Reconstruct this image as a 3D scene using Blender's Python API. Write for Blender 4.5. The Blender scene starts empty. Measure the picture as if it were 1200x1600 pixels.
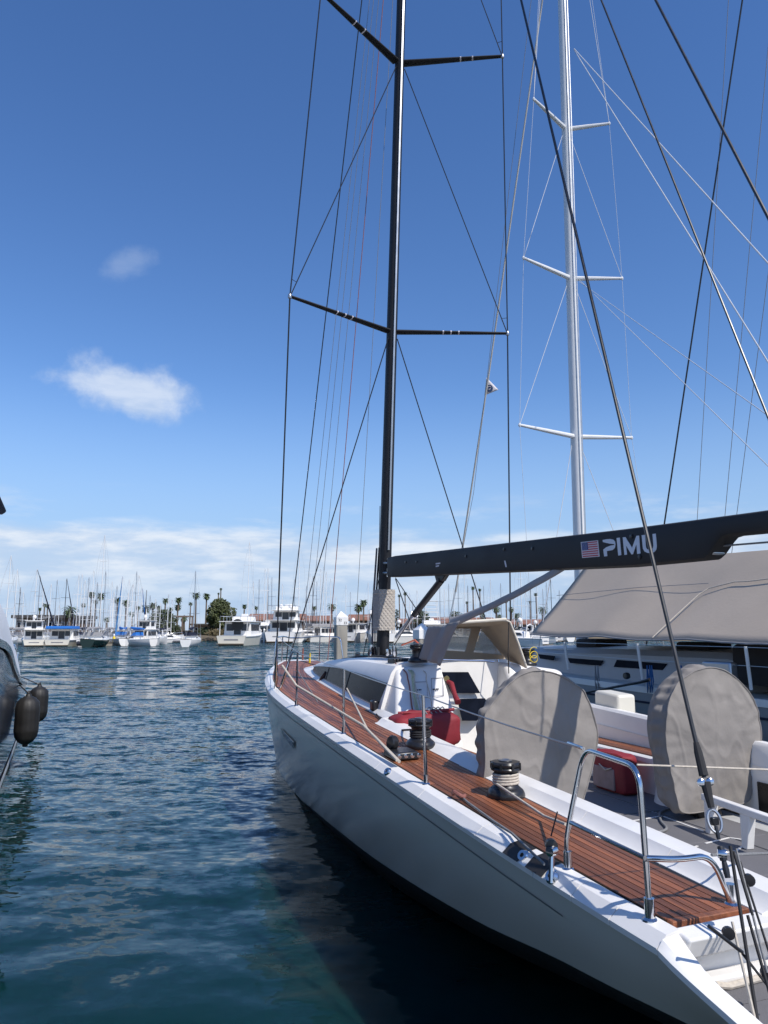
import bpy, math, random
from mathutils import Vector, Matrix, noise
from mathutils.geometry import tessellate_polygon
random.seed(7)
R = math.radians
C = bpy.context.scene.collection
scene = bpy.context.scene

# ------------------------------------------------------------------ camera
H = 2.4                                   # eye height above the water
FOC = 1150.0                              # focal length in pixels of the 1200 x 1600 photograph
PITCH = math.atan(185 / FOC)
cam = bpy.data.objects.new('camera', bpy.data.cameras.new('camera'))
C.objects.link(cam)
cam.location = (0, 0, H)
cam.rotation_euler = (R(90) + PITCH, 0, 0)
cam.data.sensor_fit = 'VERTICAL'
cam.data.sensor_height = 36.0
cam.data.lens = 36.0 * FOC / 1600
cam.data.clip_start = 0.05
cam.data.clip_end = 12000
scene.camera = cam

# ------------------------------------------------------------------ light
SUN = Vector((0.58, -0.66, 1.0)).normalized()      # direction to the sun
sun_el = math.asin(SUN.z)
sun_az = math.atan2(SUN.x, SUN.y)                  # clockwise from +Y
sl = bpy.data.lights.new('sun', 'SUN')
sl.energy = 3.9
sl.angle = R(0.53)
sl.color = (1.0, 0.955, 0.89)
so = bpy.data.objects.new('sun', sl)
C.objects.link(so)
so.rotation_euler = SUN.to_track_quat('Z', 'Y').to_euler()
so.location = (30, -20, 40)

world = bpy.data.worlds.new('World')
scene.world = world
world.use_nodes = True
nt = world.node_tree
nt.nodes.clear()
N = nt.nodes.new
L = nt.links.new
def wn(t, **kw):
    n = N(t)
    for k, v in kw.items(): setattr(n, k, v)
    return n
def wmath(op, a, b=None, c=None, clamp=False):
    n = N('ShaderNodeMath'); n.operation = op; n.use_clamp = clamp
    for i, v in enumerate((a, b, c)):
        if v is None: continue
        if isinstance(v, (int, float)): n.inputs[i].default_value = v
        else: L(v, n.inputs[i])
    return n.outputs[0]
def wstep(v, a, b):
    n = N('ShaderNodeMapRange'); n.interpolation_type = 'SMOOTHSTEP'
    L(v, n.inputs[0]); n.inputs[1].default_value = a; n.inputs[2].default_value = b
    return n.outputs[0]
sky = N('ShaderNodeTexSky')
sky.sky_type = 'NISHITA'
sky.sun_disc = False
sky.sun_elevation = sun_el
sky.sun_rotation = sun_az
sky.altitude = 0
sky.air_density = 1.0
sky.dust_density = 0.1
sky.ozone_density = 2.6
tc = N('ShaderNodeTexCoord')
sep = N('ShaderNodeSeparateXYZ'); L(tc.outputs['Generated'], sep.inputs[0])
X, Y, Z = sep.outputs
zc = wmath('MAXIMUM', Z, 0.0)
# stretched coordinates: clouds near the horizon lie flat
den = wmath('ADD', zc, 0.12)
comb = N('ShaderNodeCombineXYZ')
L(wmath('MULTIPLY', X, 1.0), comb.inputs[0]); L(wmath('MULTIPLY', Y, 1.0), comb.inputs[1]); L(wmath('MULTIPLY', Z, 4.5), comb.inputs[2])
def wnoise(vec, scale, detail, rough=0.55, off=(0, 0, 0)):
    m = N('ShaderNodeMapping'); L(vec, m.inputs[0]); m.inputs['Location'].default_value = off
    n = N('ShaderNodeTexNoise'); L(m.outputs[0], n.inputs['Vector'])
    n.inputs['Scale'].default_value = scale; n.inputs['Detail'].default_value = detail; n.inputs['Roughness'].default_value = rough
    return n.outputs['Fac']
n1 = wnoise(comb.outputs[0], 3.2, 6, 0.55, (3.1, 0.4, 0.0))
n2 = wnoise(comb.outputs[0], 9.0, 7, 0.6, (1.7, 5.2, 0.3))
top = wmath('ADD', 0.138, wmath('MULTIPLY', wmath('SUBTRACT', n1, 0.5), 0.055))
top = wmath('ADD', top, wmath('MULTIPLY', wmath('SUBTRACT', n2, 0.5), 0.03))
band = wstep(wmath('SUBTRACT', top, Z), -0.004, 0.022)
body = wstep(n2, 0.30, 0.62)
body2 = wmath('ADD', wmath('MULTIPLY', body, 0.42), 0.58)
low = wmath('ADD', wmath('MULTIPLY', wstep(Z, 0.02, 0.10), 0.55), 0.38)
bandm = wmath('MULTIPLY', wmath('MULTIPLY', band, body2), low)
hazem = wmath('MULTIPLY', wstep(Z, 0.34, 0.02), 0.92)
# wisps above the band
n3 = wnoise(comb.outputs[0], 5.0, 6, 0.6, (0.2, 2.4, 1.3))
wisp = wmath('MULTIPLY', wmath('MULTIPLY', wstep(n3, 0.52, 0.72), wmath('MULTIPLY', wstep(Z, 0.10, 0.14), wstep(Z, 0.19, 0.15))), 0.55)
# two lone clouds
def lone(px, py, hw, hh, offs, lo, hi, gain, scale=14, tilt=0.0):
    u = (px - 600) / FOC; v = (800 - py) / FOC
    c, s = math.cos(PITCH), math.sin(PITCH)
    d = Vector((u, c - v * s, s + v * c)).normalized()
    right = d.cross(Vector((0, 0, 1))).normalized(); up = right.cross(d).normalized()
    r2 = (right * math.cos(tilt) + up * math.sin(tilt)); u2 = (-right * math.sin(tilt) + up * math.cos(tilt))
    def dot(vec):
        n = N('ShaderNodeVectorMath'); n.operation = 'DOT_PRODUCT'; L(tc.outputs['Generated'], n.inputs[0]); n.inputs[1].default_value = vec
        return n.outputs['Value']
    a = wmath('DIVIDE', dot(r2), hw); b = wmath('DIVIDE', dot(u2), hh)
    front = wmath('GREATER_THAN', dot(d), 0.5)
    nn = wnoise(tc.outputs['Generated'], scale, 7, 0.6, offs)
    n_big = wnoise(tc.outputs['Generated'], scale * 0.35, 3, 0.5, offs)
    rr = wmath('SQRT', wmath('ADD', wmath('MULTIPLY', a, a), wmath('MULTIPLY', b, b)))
    f = wmath('SUBTRACT', wmath('ADD', wmath('MULTIPLY', nn, 2.0), wmath('MULTIPLY', n_big, 1.0)), wmath('MULTIPLY', rr, 1.35))
    return wmath('MULTIPLY', wmath('MULTIPLY', wstep(f, lo, hi), front), gain)
c1 = lone(202, 604, 0.100, 0.044, (0.3, 0.1, 0.7), 0.25, 1.10, 0.70, 17, -0.16)
c2 = lone(205, 412, 0.06, 0.026, (2.3, 1.1, 0.2), 0.45, 1.5, 0.20, 20, 0.5)
mask = wmath('MAXIMUM', wmath('MAXIMUM', bandm, wisp), wmath('MAXIMUM', c1, c2))
hs = N('ShaderNodeHueSaturation'); L(sky.outputs[0], hs.inputs['Color'])
hs.inputs['Hue'].default_value = 0.509; hs.inputs['Saturation'].default_value = 1.22; hs.inputs['Value'].default_value = 1.0
shade = wstep(n2, 0.35, 0.65)
cc = N('ShaderNodeMix'); cc.data_type = 'RGBA'
L(shade, cc.inputs['Factor']); cc.inputs['A'].default_value = (3.5, 4.2, 5.3, 1); cc.inputs['B'].default_value = (5.0, 5.4, 5.95, 1)
mx = N('ShaderNodeMix'); mx.data_type = 'RGBA'
hz = N('ShaderNodeMix'); hz.data_type = 'RGBA'; L(hazem, hz.inputs['Factor']); L(hs.outputs[0], hz.inputs['A']); hz.inputs['B'].default_value = (2.15, 3.2, 4.9, 1)
L(mask, mx.inputs['Factor']); L(hz.outputs['Result'], mx.inputs['A']); L(cc.outputs['Result'], mx.inputs['B'])
bg = N('ShaderNodeBackground'); bg.inputs['Strength'].default_value = 0.14
L(mx.outputs['Result'], bg.inputs['Color'])
wo = N('ShaderNodeOutputWorld'); L(bg.outputs[0], wo.inputs['Surface'])

scene.view_settings.view_transform = 'Standard'
scene.view_settings.look = 'None'
scene.view_settings.exposure = 0.22
scene.view_settings.gamma = 1.0
scene.view_settings.use_curve_mapping = False
scene.render.engine = 'CYCLES'
scene.cycles.max_bounces = 8
scene.cycles.use_denoising = True

# ------------------------------------------------------------------ helpers
def ray(px, py):
    u = (px - 600) / FOC; v = (800 - py) / FOC
    c, s = math.cos(PITCH), math.sin(PITCH)
    return Vector((u, c - v * s, s + v * c))
def at_z(px, py, z):
    r = ray(px, py); return Vector((0, 0, H)) + r * ((z - H) / r.z)
def at_y(px, py, y):
    r = ray(px, py); return Vector((0, 0, H)) + r * (y / r.y)
TH = R(19.5)                               # heading of the moored racing yacht
AFT = Vector((math.sin(TH), -math.cos(TH), 0)); PORT = Vector((-math.cos(TH), -math.sin(TH), 0))
ORG = Vector((0.0, 10.8, 0.0))             # mast foot on the water plane
# yacht coordinates: s = metres aft of the mast, t = metres to port of the centreline, z = height
def st_of(p):
    d = p - ORG; return d.dot(AFT), d.dot(PORT)
def P_t(px, py, t):
    r = ray(px, py); k = (t + ORG.dot(PORT)) / r.dot(PORT); p = Vector((0, 0, H)) + r * k
    return (st_of(p)[0], t, p.z)
def P_s(px, py, s):
    r = ray(px, py); k = (s + ORG.dot(AFT)) / r.dot(AFT); p = Vector((0, 0, H)) + r * k
    return (s, st_of(p)[1], p.z)
def P_z(px, py, z):
    p = at_z(px, py, z); a, b = st_of(p); return (a, b, z)
def ZS(s): return 1.5 - 0.04 * s            # sheer height
def P_d(px, py, dz):
    z = 1.3
    for _ in range(50):
        q = P_z(px, py, z); z = 0.5 * z + 0.5 * (ZS(q[0]) + dz)
    return q
def lerp(a, b, f): return a + (b - a) * f
def curve(tab):
    def f(x):
        if x <= tab[0][0]: return tab[0][1]
        for i in range(len(tab) - 1):
            x0, y0 = tab[i]; x1, y1 = tab[i + 1]
            if x <= x1:
                h = x1 - x0
                def sl(j):
                    if j <= 0: return (tab[1][1] - tab[0][1]) / (tab[1][0] - tab[0][0])
                    if j >= len(tab) - 1: return (tab[-1][1] - tab[-2][1]) / (tab[-1][0] - tab[-2][0])
                    a = (tab[j][1] - tab[j - 1][1]) / (tab[j][0] - tab[j - 1][0]); b = (tab[j + 1][1] - tab[j][1]) / (tab[j + 1][0] - tab[j][0])
                    return 0 if a * b <= 0 else 2 * a * b / (a + b)
                u = (x - x0) / h; m0, m1 = sl(i) * h, sl(i + 1) * h
                return (2 * u**3 - 3 * u**2 + 1) * y0 + (u**3 - 2 * u**2 + u) * m0 + (-2 * u**3 + 3 * u**2) * y1 + (u**3 - u**2) * m1
        return tab[-1][1]
    return f

class MB:
    """collects shapes and links them as one mesh object; pre() maps given coordinates to local ones"""
    def __init__(self, pre=None): self.v = []; self.f = []; self.pre = pre
    def add(self, vs, fs):
        b = len(self.v)
        for p in vs:
            self.v.append(self.pre(p) if self.pre else tuple(p))
        for f in fs: self.f.append(tuple(i + b for i in f))
        return self
    def hexa(self, c8):
        return self.add(c8, [(0, 3, 2, 1), (4, 5, 6, 7), (0, 1, 5, 4), (1, 2, 6, 5), (2, 3, 7, 6), (3, 0, 4, 7)])
    def box(self, x0, x1, y0, y1, z0, z1):
        return self.hexa([(x0, y0, z0), (x1, y0, z0), (x1, y1, z0), (x0, y1, z0), (x0, y0, z1), (x1, y0, z1), (x1, y1, z1), (x0, y1, z1)])
    def tube(self, pts, r, n=8, cap=True):
        pts = [Vector(p) for p in pts]; k = len(pts)
        rs = r if isinstance(r, (list, tuple)) else [r] * k
        vs = []; prev = None
        for i, p in enumerate(pts):
            d = (pts[min(i + 1, k - 1)] - pts[max(i - 1, 0)])
            if d.length < 1e-9: d = Vector((0, 0, 1))
            d.normalize()
            if prev is None:
                a = d.orthogonal().normalized()
            else:
                a = prev - d * prev.dot(d)
                a = a.normalized() if a.length > 1e-6 else d.orthogonal().normalized()
            prev = a; b = d.cross(a)
            for j in range(n):
                w = 2 * math.pi * j / n
                vs.append(p + (a * math.cos(w) + b * math.sin(w)) * rs[i])
        fs = []
        for i in range(k - 1):
            for j in range(n):
                fs.append((i * n + j, i * n + (j + 1) % n, (i + 1) * n + (j + 1) % n, (i + 1) * n + j))
        if cap: fs += [tuple(reversed(range(n))), tuple(range((k - 1) * n, k * n))]
        return self.add(vs, fs)
    def lathe(self, prof, o, n=20, axis=None, cap=True):
        ax = Vector(axis or (0, 0, 1)).normalized(); a = ax.orthogonal().normalized(); b = ax.cross(a); o = Vector(o)
        vs = []
        for r, h in prof:
            for j in range(n):
                w = 2 * math.pi * j / n
                vs.append(o + ax * h + (a * math.cos(w) + b * math.sin(w)) * r)
        fs = []; k = len(prof)
        for i in range(k - 1):
            for j in range(n):
                fs.append((i * n + j, i * n + (j + 1) % n, (i + 1) * n + (j + 1) % n, (i + 1) * n + j))
        if cap: fs += [tuple(reversed(range(n))), tuple(range((k - 1) * n, k * n))]
        return self.add(vs, fs)
    def loft(self, secs, closed=False, caps=False):
        n = len(secs[0]); vs = [p for s in secs for p in s]; fs = []
        m = n if closed else n - 1
        for i in range(len(secs) - 1):
            for j in range(m):
                fs.append((i * n + j, i * n + (j + 1) % n, (i + 1) * n + (j + 1) % n, (i + 1) * n + j))
        if caps: fs += [tuple(reversed(range(n))), tuple(range((len(secs) - 1) * n, len(secs) * n))]
        return self.add(vs, fs)
    def slab(self, poly, off):
        """polygon of 3-D points given thickness along off"""
        poly = [Vector(p) for p in poly]; off = Vector(off); n = len(poly)
        tris = tessellate_polygon([poly])
        vs = poly + [p + off for p in poly]
        fs = [tuple(t) for t in tris] + [tuple(i + n for i in reversed(t)) for t in tris]
        fs += [(i, (i + 1) % n, (i + 1) % n + n, i + n) for i in range(n)]
        return self.add(vs, fs)
    def mesh(self, name, material, smooth=True, angle=32, fix=True):
        me = bpy.data.meshes.new(name)
        me.from_pydata([tuple(p) for p in self.v], [], self.f)
        if fix:
            import bmesh
            bm = bmesh.new(); bm.from_mesh(me); bmesh.ops.recalc_face_normals(bm, faces=bm.faces); bm.to_mesh(me); bm.free()
        if smooth:
            me.polygons.foreach_set('use_smooth', [True] * len(me.polygons))
            me.set_sharp_from_angle(angle=R(angle))
        ms = material if isinstance(material, (list, tuple)) else [material]
        for m in ms: me.materials.append(m)
        me.update()
        return me
    def build(self, name, material, parent=None, smooth=True, angle=32, bevel=0, segs=2, loc=None, fix=True):
        me = self.mesh(name, material, smooth, angle, fix)
        o = bpy.data.objects.new(name, me); C.objects.link(o)
        if parent: o.parent = parent
        if loc: o.location = loc
        if bevel:
            b = o.modifiers.new('bevel', 'BEVEL'); b.width = bevel; b.segments = segs; b.limit_method = 'ANGLE'; b.angle_limit = R(40); b.harden_normals = False
        return o
def tag(o, label=None, cat=None, group=None, kind=None):
    if label: o['label'] = label
    if cat: o['category'] = cat
    if group: o['group'] = group
    if kind: o['kind'] = kind
    return o
def empty(name, loc=(0, 0, 0), rz=0, label=None, cat=None, group=None):
    o = bpy.data.objects.new(name, None); C.objects.link(o)
    o.location = loc; o.rotation_euler = (0, 0, rz); o.empty_display_size = 0.3
    return tag(o, label, cat, group)
def inst(src, parent, loc=(0, 0, 0), rot=(0, 0, 0), scale=(1, 1, 1), name=None):
    o = src.copy(); C.objects.link(o); o.parent = parent; o.location = loc; o.rotation_euler = rot; o.scale = scale
    return o
def copy_tree(o, parent=None):
    c = o.copy(); C.objects.link(c)
    if parent: c.parent = parent
    for ch in list(o.children): copy_tree(ch, c)
    return c

# ------------------------------------------------------------------ materials
MATS = {}
def mat(name, col, rough=0.5, metal=0.0, var=0.12, vscale=6.0, bump=0.0, bscale=40.0, coat=0.0, rand=0.0, spec=None, stretch=None, trans=0.0, sheen=0.0, dirt=0.0, bdetail=4):
    if name in MATS: return MATS[name]
    m = bpy.data.materials.new(name); m.use_nodes = True
    t = m.node_tree; b = t.nodes['Principled BSDF']
    l = t.links.new; n = t.nodes.new
    b.inputs['Roughness'].default_value = rough; b.inputs['Metallic'].default_value = metal
    if coat: b.inputs['Coat Weight'].default_value = coat; b.inputs['Coat Roughness'].default_value = 0.05
    if spec is not None: b.inputs['Specular IOR Level'].default_value = spec
    tcn = n('ShaderNodeTexCoord'); vec = tcn.outputs['Object']
    if stretch:
        mp = n('ShaderNodeMapping'); l(vec, mp.inputs[0]); mp.inputs['Scale'].default_value = stretch; vec = mp.outputs[0]
    nz = n('ShaderNodeTexNoise'); l(vec, nz.inputs['Vector']); nz.inputs['Scale'].default_value = vscale; nz.inputs['Detail'].default_value = 5
    mr = n('ShaderNodeMapRange'); l(nz.outputs['Fac'], mr.inputs[0]); mr.inputs[1].default_value = 0.25; mr.inputs[2].default_value = 0.75
    mr.inputs[3].default_value = 1 - var; mr.inputs[4].default_value = 1 + var
    val = mr.outputs[0]
    if rand:
        oi = n('ShaderNodeObjectInfo'); rr = n('ShaderNodeMapRange'); l(oi.outputs['Random'], rr.inputs[0]); rr.inputs[3].default_value = 1 - rand; rr.inputs[4].default_value = 1 + rand
        mm = n('ShaderNodeMath'); mm.operation = 'MULTIPLY'; l(val, mm.inputs[0]); l(rr.outputs[0], mm.inputs[1]); val = mm.outputs[0]
    vm = n('ShaderNodeVectorMath'); vm.operation = 'SCALE'; vm.inputs[0].default_value = col[:3]; l(val, vm.inputs['Scale'])
    l(vm.outputs[0], b.inputs['Base Color'])
    rn = n('ShaderNodeMapRange'); l(nz.outputs['Fac'], rn.inputs[0]); rn.inputs[3].default_value = max(0.0, rough * 0.75); rn.inputs[4].default_value = min(1.0, rough * 1.25)
    l(rn.outputs[0], b.inputs['Roughness'])
    if bump:
        bz = n('ShaderNodeTexNoise'); l(vec, bz.inputs['Vector']); bz.inputs['Scale'].default_value = bscale; bz.inputs['Detail'].default_value = bdetail
        bp = n('ShaderNodeBump'); bp.inputs['Strength'].default_value = bump; bp.inputs['Distance'].default_value = 0.01
        l(bz.outputs['Fac'], bp.inputs['Height']); l(bp.outputs[0], b.inputs['Normal'])
    MATS[name] = m
    return m
WHITE = mat('white_gelcoat', (0.80, 0.775, 0.735), 0.36, var=0.06, vscale=4, bump=0.04, bscale=60)
WHITE2 = mat('white_paint_worn', (0.66, 0.66, 0.63), 0.45, var=0.1, vscale=3)
CREAM = mat('cream_gelcoat', (0.70, 0.66, 0.56), 0.4, var=0.06, vscale=1.5)
TEAK = mat('oiled_teak', (0.235, 0.080, 0.033), 0.42, var=0.5, vscale=3.0, bump=0.35, bscale=60, rand=0.36, stretch=(0.6, 9, 9))
CAULK = mat('black_caulk', (0.012, 0.012, 0.013), 0.6)
NONSKID = mat('grey_nonskid', (0.155, 0.15, 0.155), 0.75, var=0.10, vscale=3, bump=0.5, bscale=300)
STEEL = mat('polished_steel', (0.62, 0.62, 0.63), 0.14, metal=1.0, var=0.05)
DULL = mat('dull_aluminium', (0.45, 0.46, 0.47), 0.35, metal=0.9, var=0.06)
BLACK = mat('black_anodised', (0.018, 0.018, 0.02), 0.32, var=0.3, vscale=20)
RUBBER = mat('black_rubber', (0.022, 0.020, 0.019), 0.6, var=0.3, vscale=5)
CARBON = mat('carbon_spar', (0.013, 0.013, 0.015), 0.5, var=0.2, vscale=1.5, spec=0.35)
BOOMC = mat('satin_carbon_boom', (0.030, 0.0285, 0.0285), 0.6, var=0.2, vscale=2.5, bump=0.05, bscale=80, spec=0.25)
GLASSD = mat('smoked_glass', (0.010, 0.013, 0.022), 0.22, var=0.3, spec=0.025)
CANVAS = mat('taupe_canvas', (0.255, 0.230, 0.206), 0.88, var=0.20, vscale=2.2, bump=0.7, bscale=11, bdetail=9)
CANVASD = mat('grey_canvas', (0.30, 0.29, 0.29), 0.85, var=0.10, vscale=3, bump=0.3, bscale=12, bdetail=8)
TAN = mat('tan_canvas', (0.42, 0.34, 0.25), 0.85, var=0.08, vscale=4, bump=0.3, bscale=14, bdetail=6)
RED = mat('red_canvas', (0.235, 0.018, 0.026), 0.7, var=0.18, vscale=5, bump=0.4, bscale=16, bdetail=6)
MESHG = mat('pale_mesh_pocket', (0.30, 0.22, 0.21), 0.7, var=0.2, vscale=12)
ROPE = mat('cream_rope', (0.52, 0.46, 0.38), 0.85, var=0.2, vscale=60)
ROPEG = mat('grey_rope', (0.20, 0.20, 0.20), 0.85, var=0.25, vscale=60)
ROPEB = mat('black_rope', (0.02, 0.02, 0.022), 0.8, var=0.3, vscale=60)
ROPER = mat('red_rope', (0.26, 0.10, 0.08), 0.85, var=0.25, vscale=60)
ROPEO = mat('orange_hose', (0.75, 0.14, 0.05), 0.5)
ROPEY = mat('green_fleck_rope', (0.48, 0.50, 0.33), 0.85, var=0.25, vscale=80)
ROPEL = mat('blue_rope', (0.02, 0.09, 0.22), 0.85, var=0.25, vscale=60)
YELLOW = mat('yellow_line', (0.75, 0.55, 0.03), 0.6)
DECAL = mat('pale_grey_decal', (0.62, 0.65, 0.70), 0.5, var=0.03)
FLAGR = mat('flag_red', (0.50, 0.06, 0.08), 0.6, var=0.05)
FLAGW = mat('flag_white', (0.66, 0.62, 0.64), 0.6, var=0.05)
FLAGB = mat('flag_blue', (0.035, 0.06, 0.20), 0.6, var=0.05)
NAVY = mat('navy_gelcoat', (0.045, 0.066, 0.10), 0.08, var=0.1, spec=0.22)
NAVYC = mat('navy_canvas', (0.01, 0.014, 0.035), 0.8, var=0.2)
BLUEC = mat('bright_blue_canvas', (0.015, 0.15, 0.50), 0.8, var=0.15)
CONC = mat('pale_concrete', (0.34, 0.31, 0.26), 0.9, var=0.22, vscale=2.0, bump=0.3, bscale=30, stretch=(1, 1, 0.35))
ANTI = mat('bottom_paint', (0.23, 0.12, 0.08), 0.7, var=0.25)
ROOFT = mat('clay_roof_tiles', (0.26, 0.12, 0.075), 0.85, var=0.25, vscale=1.2, bump=0.5, bscale=6)
WALLB = mat('brown_wall', (0.13, 0.09, 0.065), 0.85, var=0.2, vscale=0.6)
WALLT = mat('tan_brick_wall', (0.34, 0.24, 0.17), 0.85, var=0.2, vscale=0.8)
DARK = mat('dark_opening', (0.012, 0.012, 0.014), 0.3)
BARK = mat('palm_bark', (0.13, 0.095, 0.065), 0.95, var=0.3, vscale=2)
FROND = mat('palm_frond', (0.055, 0.085, 0.025), 0.6, var=0.35, vscale=1.0)
FRONDD = mat('dry_palm_skirt', (0.17, 0.115, 0.06), 0.9, var=0.3, vscale=1.0)
LEAF = mat('tree_leaf', (0.06, 0.072, 0.022), 0.6, var=0.5, vscale=0.9)
LEAFD = mat('dark_tree_leaf', (0.035, 0.048, 0.016), 0.6, var=0.5, vscale=0.9)
WOOD = mat('dock_timber', (0.20, 0.165, 0.12), 0.9, var=0.25, vscale=2)
EARTH = mat('shore_earth', (0.13, 0.105, 0.07), 0.95, var=0.3, vscale=0.3)
GREENH = mat('dark_green_hull', (0.012, 0.028, 0.024), 0.25, var=0.2)
HULLG = mat('pale_grey_hull_paint', (0.60, 0.565, 0.49), 0.22, var=0.05, vscale=1.0, coat=0.12)
VINYL = None
def vinyl():
    m = bpy.data.materials.new('clear_vinyl'); m.use_nodes = True
    t = m.node_tree; b = t.nodes['Principled BSDF']
    tr = t.nodes.new('ShaderNodeBsdfTransparent'); tr.inputs[0].default_value = (0.86, 0.86, 0.84, 1)
    mixn = t.nodes.new('ShaderNodeMixShader')
    b.inputs['Base Color'].default_value = (0.62, 0.62, 0.60, 1); b.inputs['Roughness'].default_value = 0.2
    nz = t.nodes.new('ShaderNodeTexNoise'); nz.inputs['Scale'].default_value = 30; nz.inputs['Detail'].default_value = 6
    mr = t.nodes.new('ShaderNodeMapRange'); t.links.new(nz.outputs['Fac'], mr.inputs[0])
    mr.inputs[1].default_value = 0.3; mr.inputs[2].default_value = 0.7; mr.inputs[3].default_value = 0.35; mr.inputs[4].default_value = 0.62
    t.links.new(mr.outputs[0], mixn.inputs[0])
    t.links.new(tr.outputs[0], mixn.inputs[1]); t.links.new(b.outputs[0], mixn.inputs[2])
    t.links.new(mixn.outputs[0], t.nodes['Material Output'].inputs['Surface'])
    return m
VINYL = vinyl()

# ------------------------------------------------------------------ water
def water_material():
    m = bpy.data.materials.new('harbour_water'); m.use_nodes = True
    t = m.node_tree; b = t.nodes['Principled BSDF']; l = t.links.new; n = t.nodes.new
    b.inputs['Base Color'].default_value = (0.0038, 0.0255, 0.0265, 1)
    b.inputs['Roughness'].default_value = 0.045
    b.inputs['IOR'].default_value = 1.333; b.inputs['Specular IOR Level'].default_value = 0.40
    b.inputs['Subsurface Weight'].default_value = 1.0; b.inputs['Subsurface Radius'].default_value = (0.25, 0.7, 0.8); b.inputs['Subsurface Scale'].default_value = 1.0
    g = n('ShaderNodeNewGeometry')
    mp = n('ShaderNodeMapping'); l(g.outputs['Position'], mp.inputs[0]); mp.inputs['Scale'].default_value = (0.62, 1.0, 1.0); mp.inputs['Rotation'].default_value = (0, 0, R(12))
    def nz(scale, detail, rough=0.5):
        k = n('ShaderNodeTexNoise'); l(mp.outputs[0], k.inputs['Vector']); k.inputs['Scale'].default_value = scale; k.inputs['Detail'].default_value = detail; k.inputs['Roughness'].default_value = rough
        return k.outputs['Fac']
    def bump(h, strength, dist, prev=None):
        k = n('ShaderNodeBump'); k.inputs['Strength'].default_value = strength; k.inputs['Distance'].default_value = dist
        l(h, k.inputs['Height'])
        if prev: l(prev, k.inputs['Normal'])
        return k.outputs[0]
    # distance from the shallow basin in front: the open harbour is choppier
    sp = n('ShaderNodeSeparateXYZ'); l(g.outputs['Position'], sp.inputs[0])
    def ramp(a, c, lo, hi):
        k = n('ShaderNodeMapRange'); k.interpolation_type = 'SMOOTHSTEP'; l(sp.outputs[1], k.inputs[0]); k.inputs[1].default_value = a; k.inputs[2].default_value = c; k.inputs[3].default_value = lo; k.inputs[4].default_value = hi
        return k.outputs[0]
    def slopes(scale, detail, amp, stretch=(0.6, 1.0, 1.0), rot=10, lean=0.0):
        q = n('ShaderNodeMapping'); l(g.outputs['Position'], q.inputs[0]); q.inputs['Scale'].default_value = stretch; q.inputs['Rotation'].default_value = (0, 0, R(rot))
        k = n('ShaderNodeTexNoise'); l(q.outputs[0], k.inputs['Vector']); k.inputs['Scale'].default_value = scale; k.inputs['Detail'].default_value = detail; k.inputs['Roughness'].default_value = 0.55
        c = n('ShaderNodeVectorMath'); c.operation = 'SUBTRACT'; l(k.outputs['Color'], c.inputs[0]); c.inputs[1].default_value = (0.5, 0.5 + lean, 0.5)   # wind chop: the faces turned to the south are the steep ones
        s = n('ShaderNodeVectorMath'); s.operation = 'SCALE'; l(c.outputs[0], s.inputs[0]); l(amp, s.inputs['Scale'])
        m2 = n('ShaderNodeVectorMath'); m2.operation = 'MULTIPLY'; l(s.outputs[0], m2.inputs[0]); m2.inputs[1].default_value = (0.8, 1.0, 0.0)
        return m2.outputs[0]
    # wind patches: calmer and rougher areas
    wp_ = n('ShaderNodeTexNoise'); wq = n('ShaderNodeMapping'); l(g.outputs['Position'], wq.inputs[0]); wq.inputs['Scale'].default_value = (0.35, 1.0, 1.0); l(wq.outputs[0], wp_.inputs['Vector']); wp_.inputs['Scale'].default_value = 0.12; wp_.inputs['Detail'].default_value = 4
    wr_ = n('ShaderNodeMapRange'); l(wp_.outputs['Fac'], wr_.inputs[0]); wr_.inputs[1].default_value = 0.35; wr_.inputs[2].default_value = 0.65; wr_.inputs[3].default_value = 0.65; wr_.inputs[4].default_value = 1.3
    def mul(a_, c_):
        k = n('ShaderNodeMath'); k.operation = 'MULTIPLY'; l(a_, k.inputs[0]); l(c_, k.inputs[1]); return k.outputs[0]
    def add(a_, c_):
        k = n('ShaderNodeVectorMath'); k.operation = 'ADD'; l(a_, k.inputs[0]); l(c_, k.inputs[1]); return k.outputs[0]
    v = add(g.outputs['Normal'], slopes(9.5, 3, mul(ramp(2, 20, 0.16, 1.0), wr_.outputs[0])))
    v = add(v, slopes(2.1, 3, mul(ramp(5, 34, 0.04, 1.7), wr_.outputs[0]), lean=0.02))
    v = add(v, slopes(0.5, 3, mul(ramp(14, 40, 0.0, 1.8), wr_.outputs[0]), lean=0.04))
    v = add(v, slopes(1.1, 2, mul(ramp(26, 80, 0.0, 2.6), wr_.outputs[0]), (0.5, 1.0, 1.0), -8, lean=0.05))
    nv = n('ShaderNodeVectorMath'); nv.operation = 'NORMALIZE'; l(v, nv.inputs[0]); nn = nv.outputs[0]
    l(nn, b.inputs['Normal'])
    return m
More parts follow.
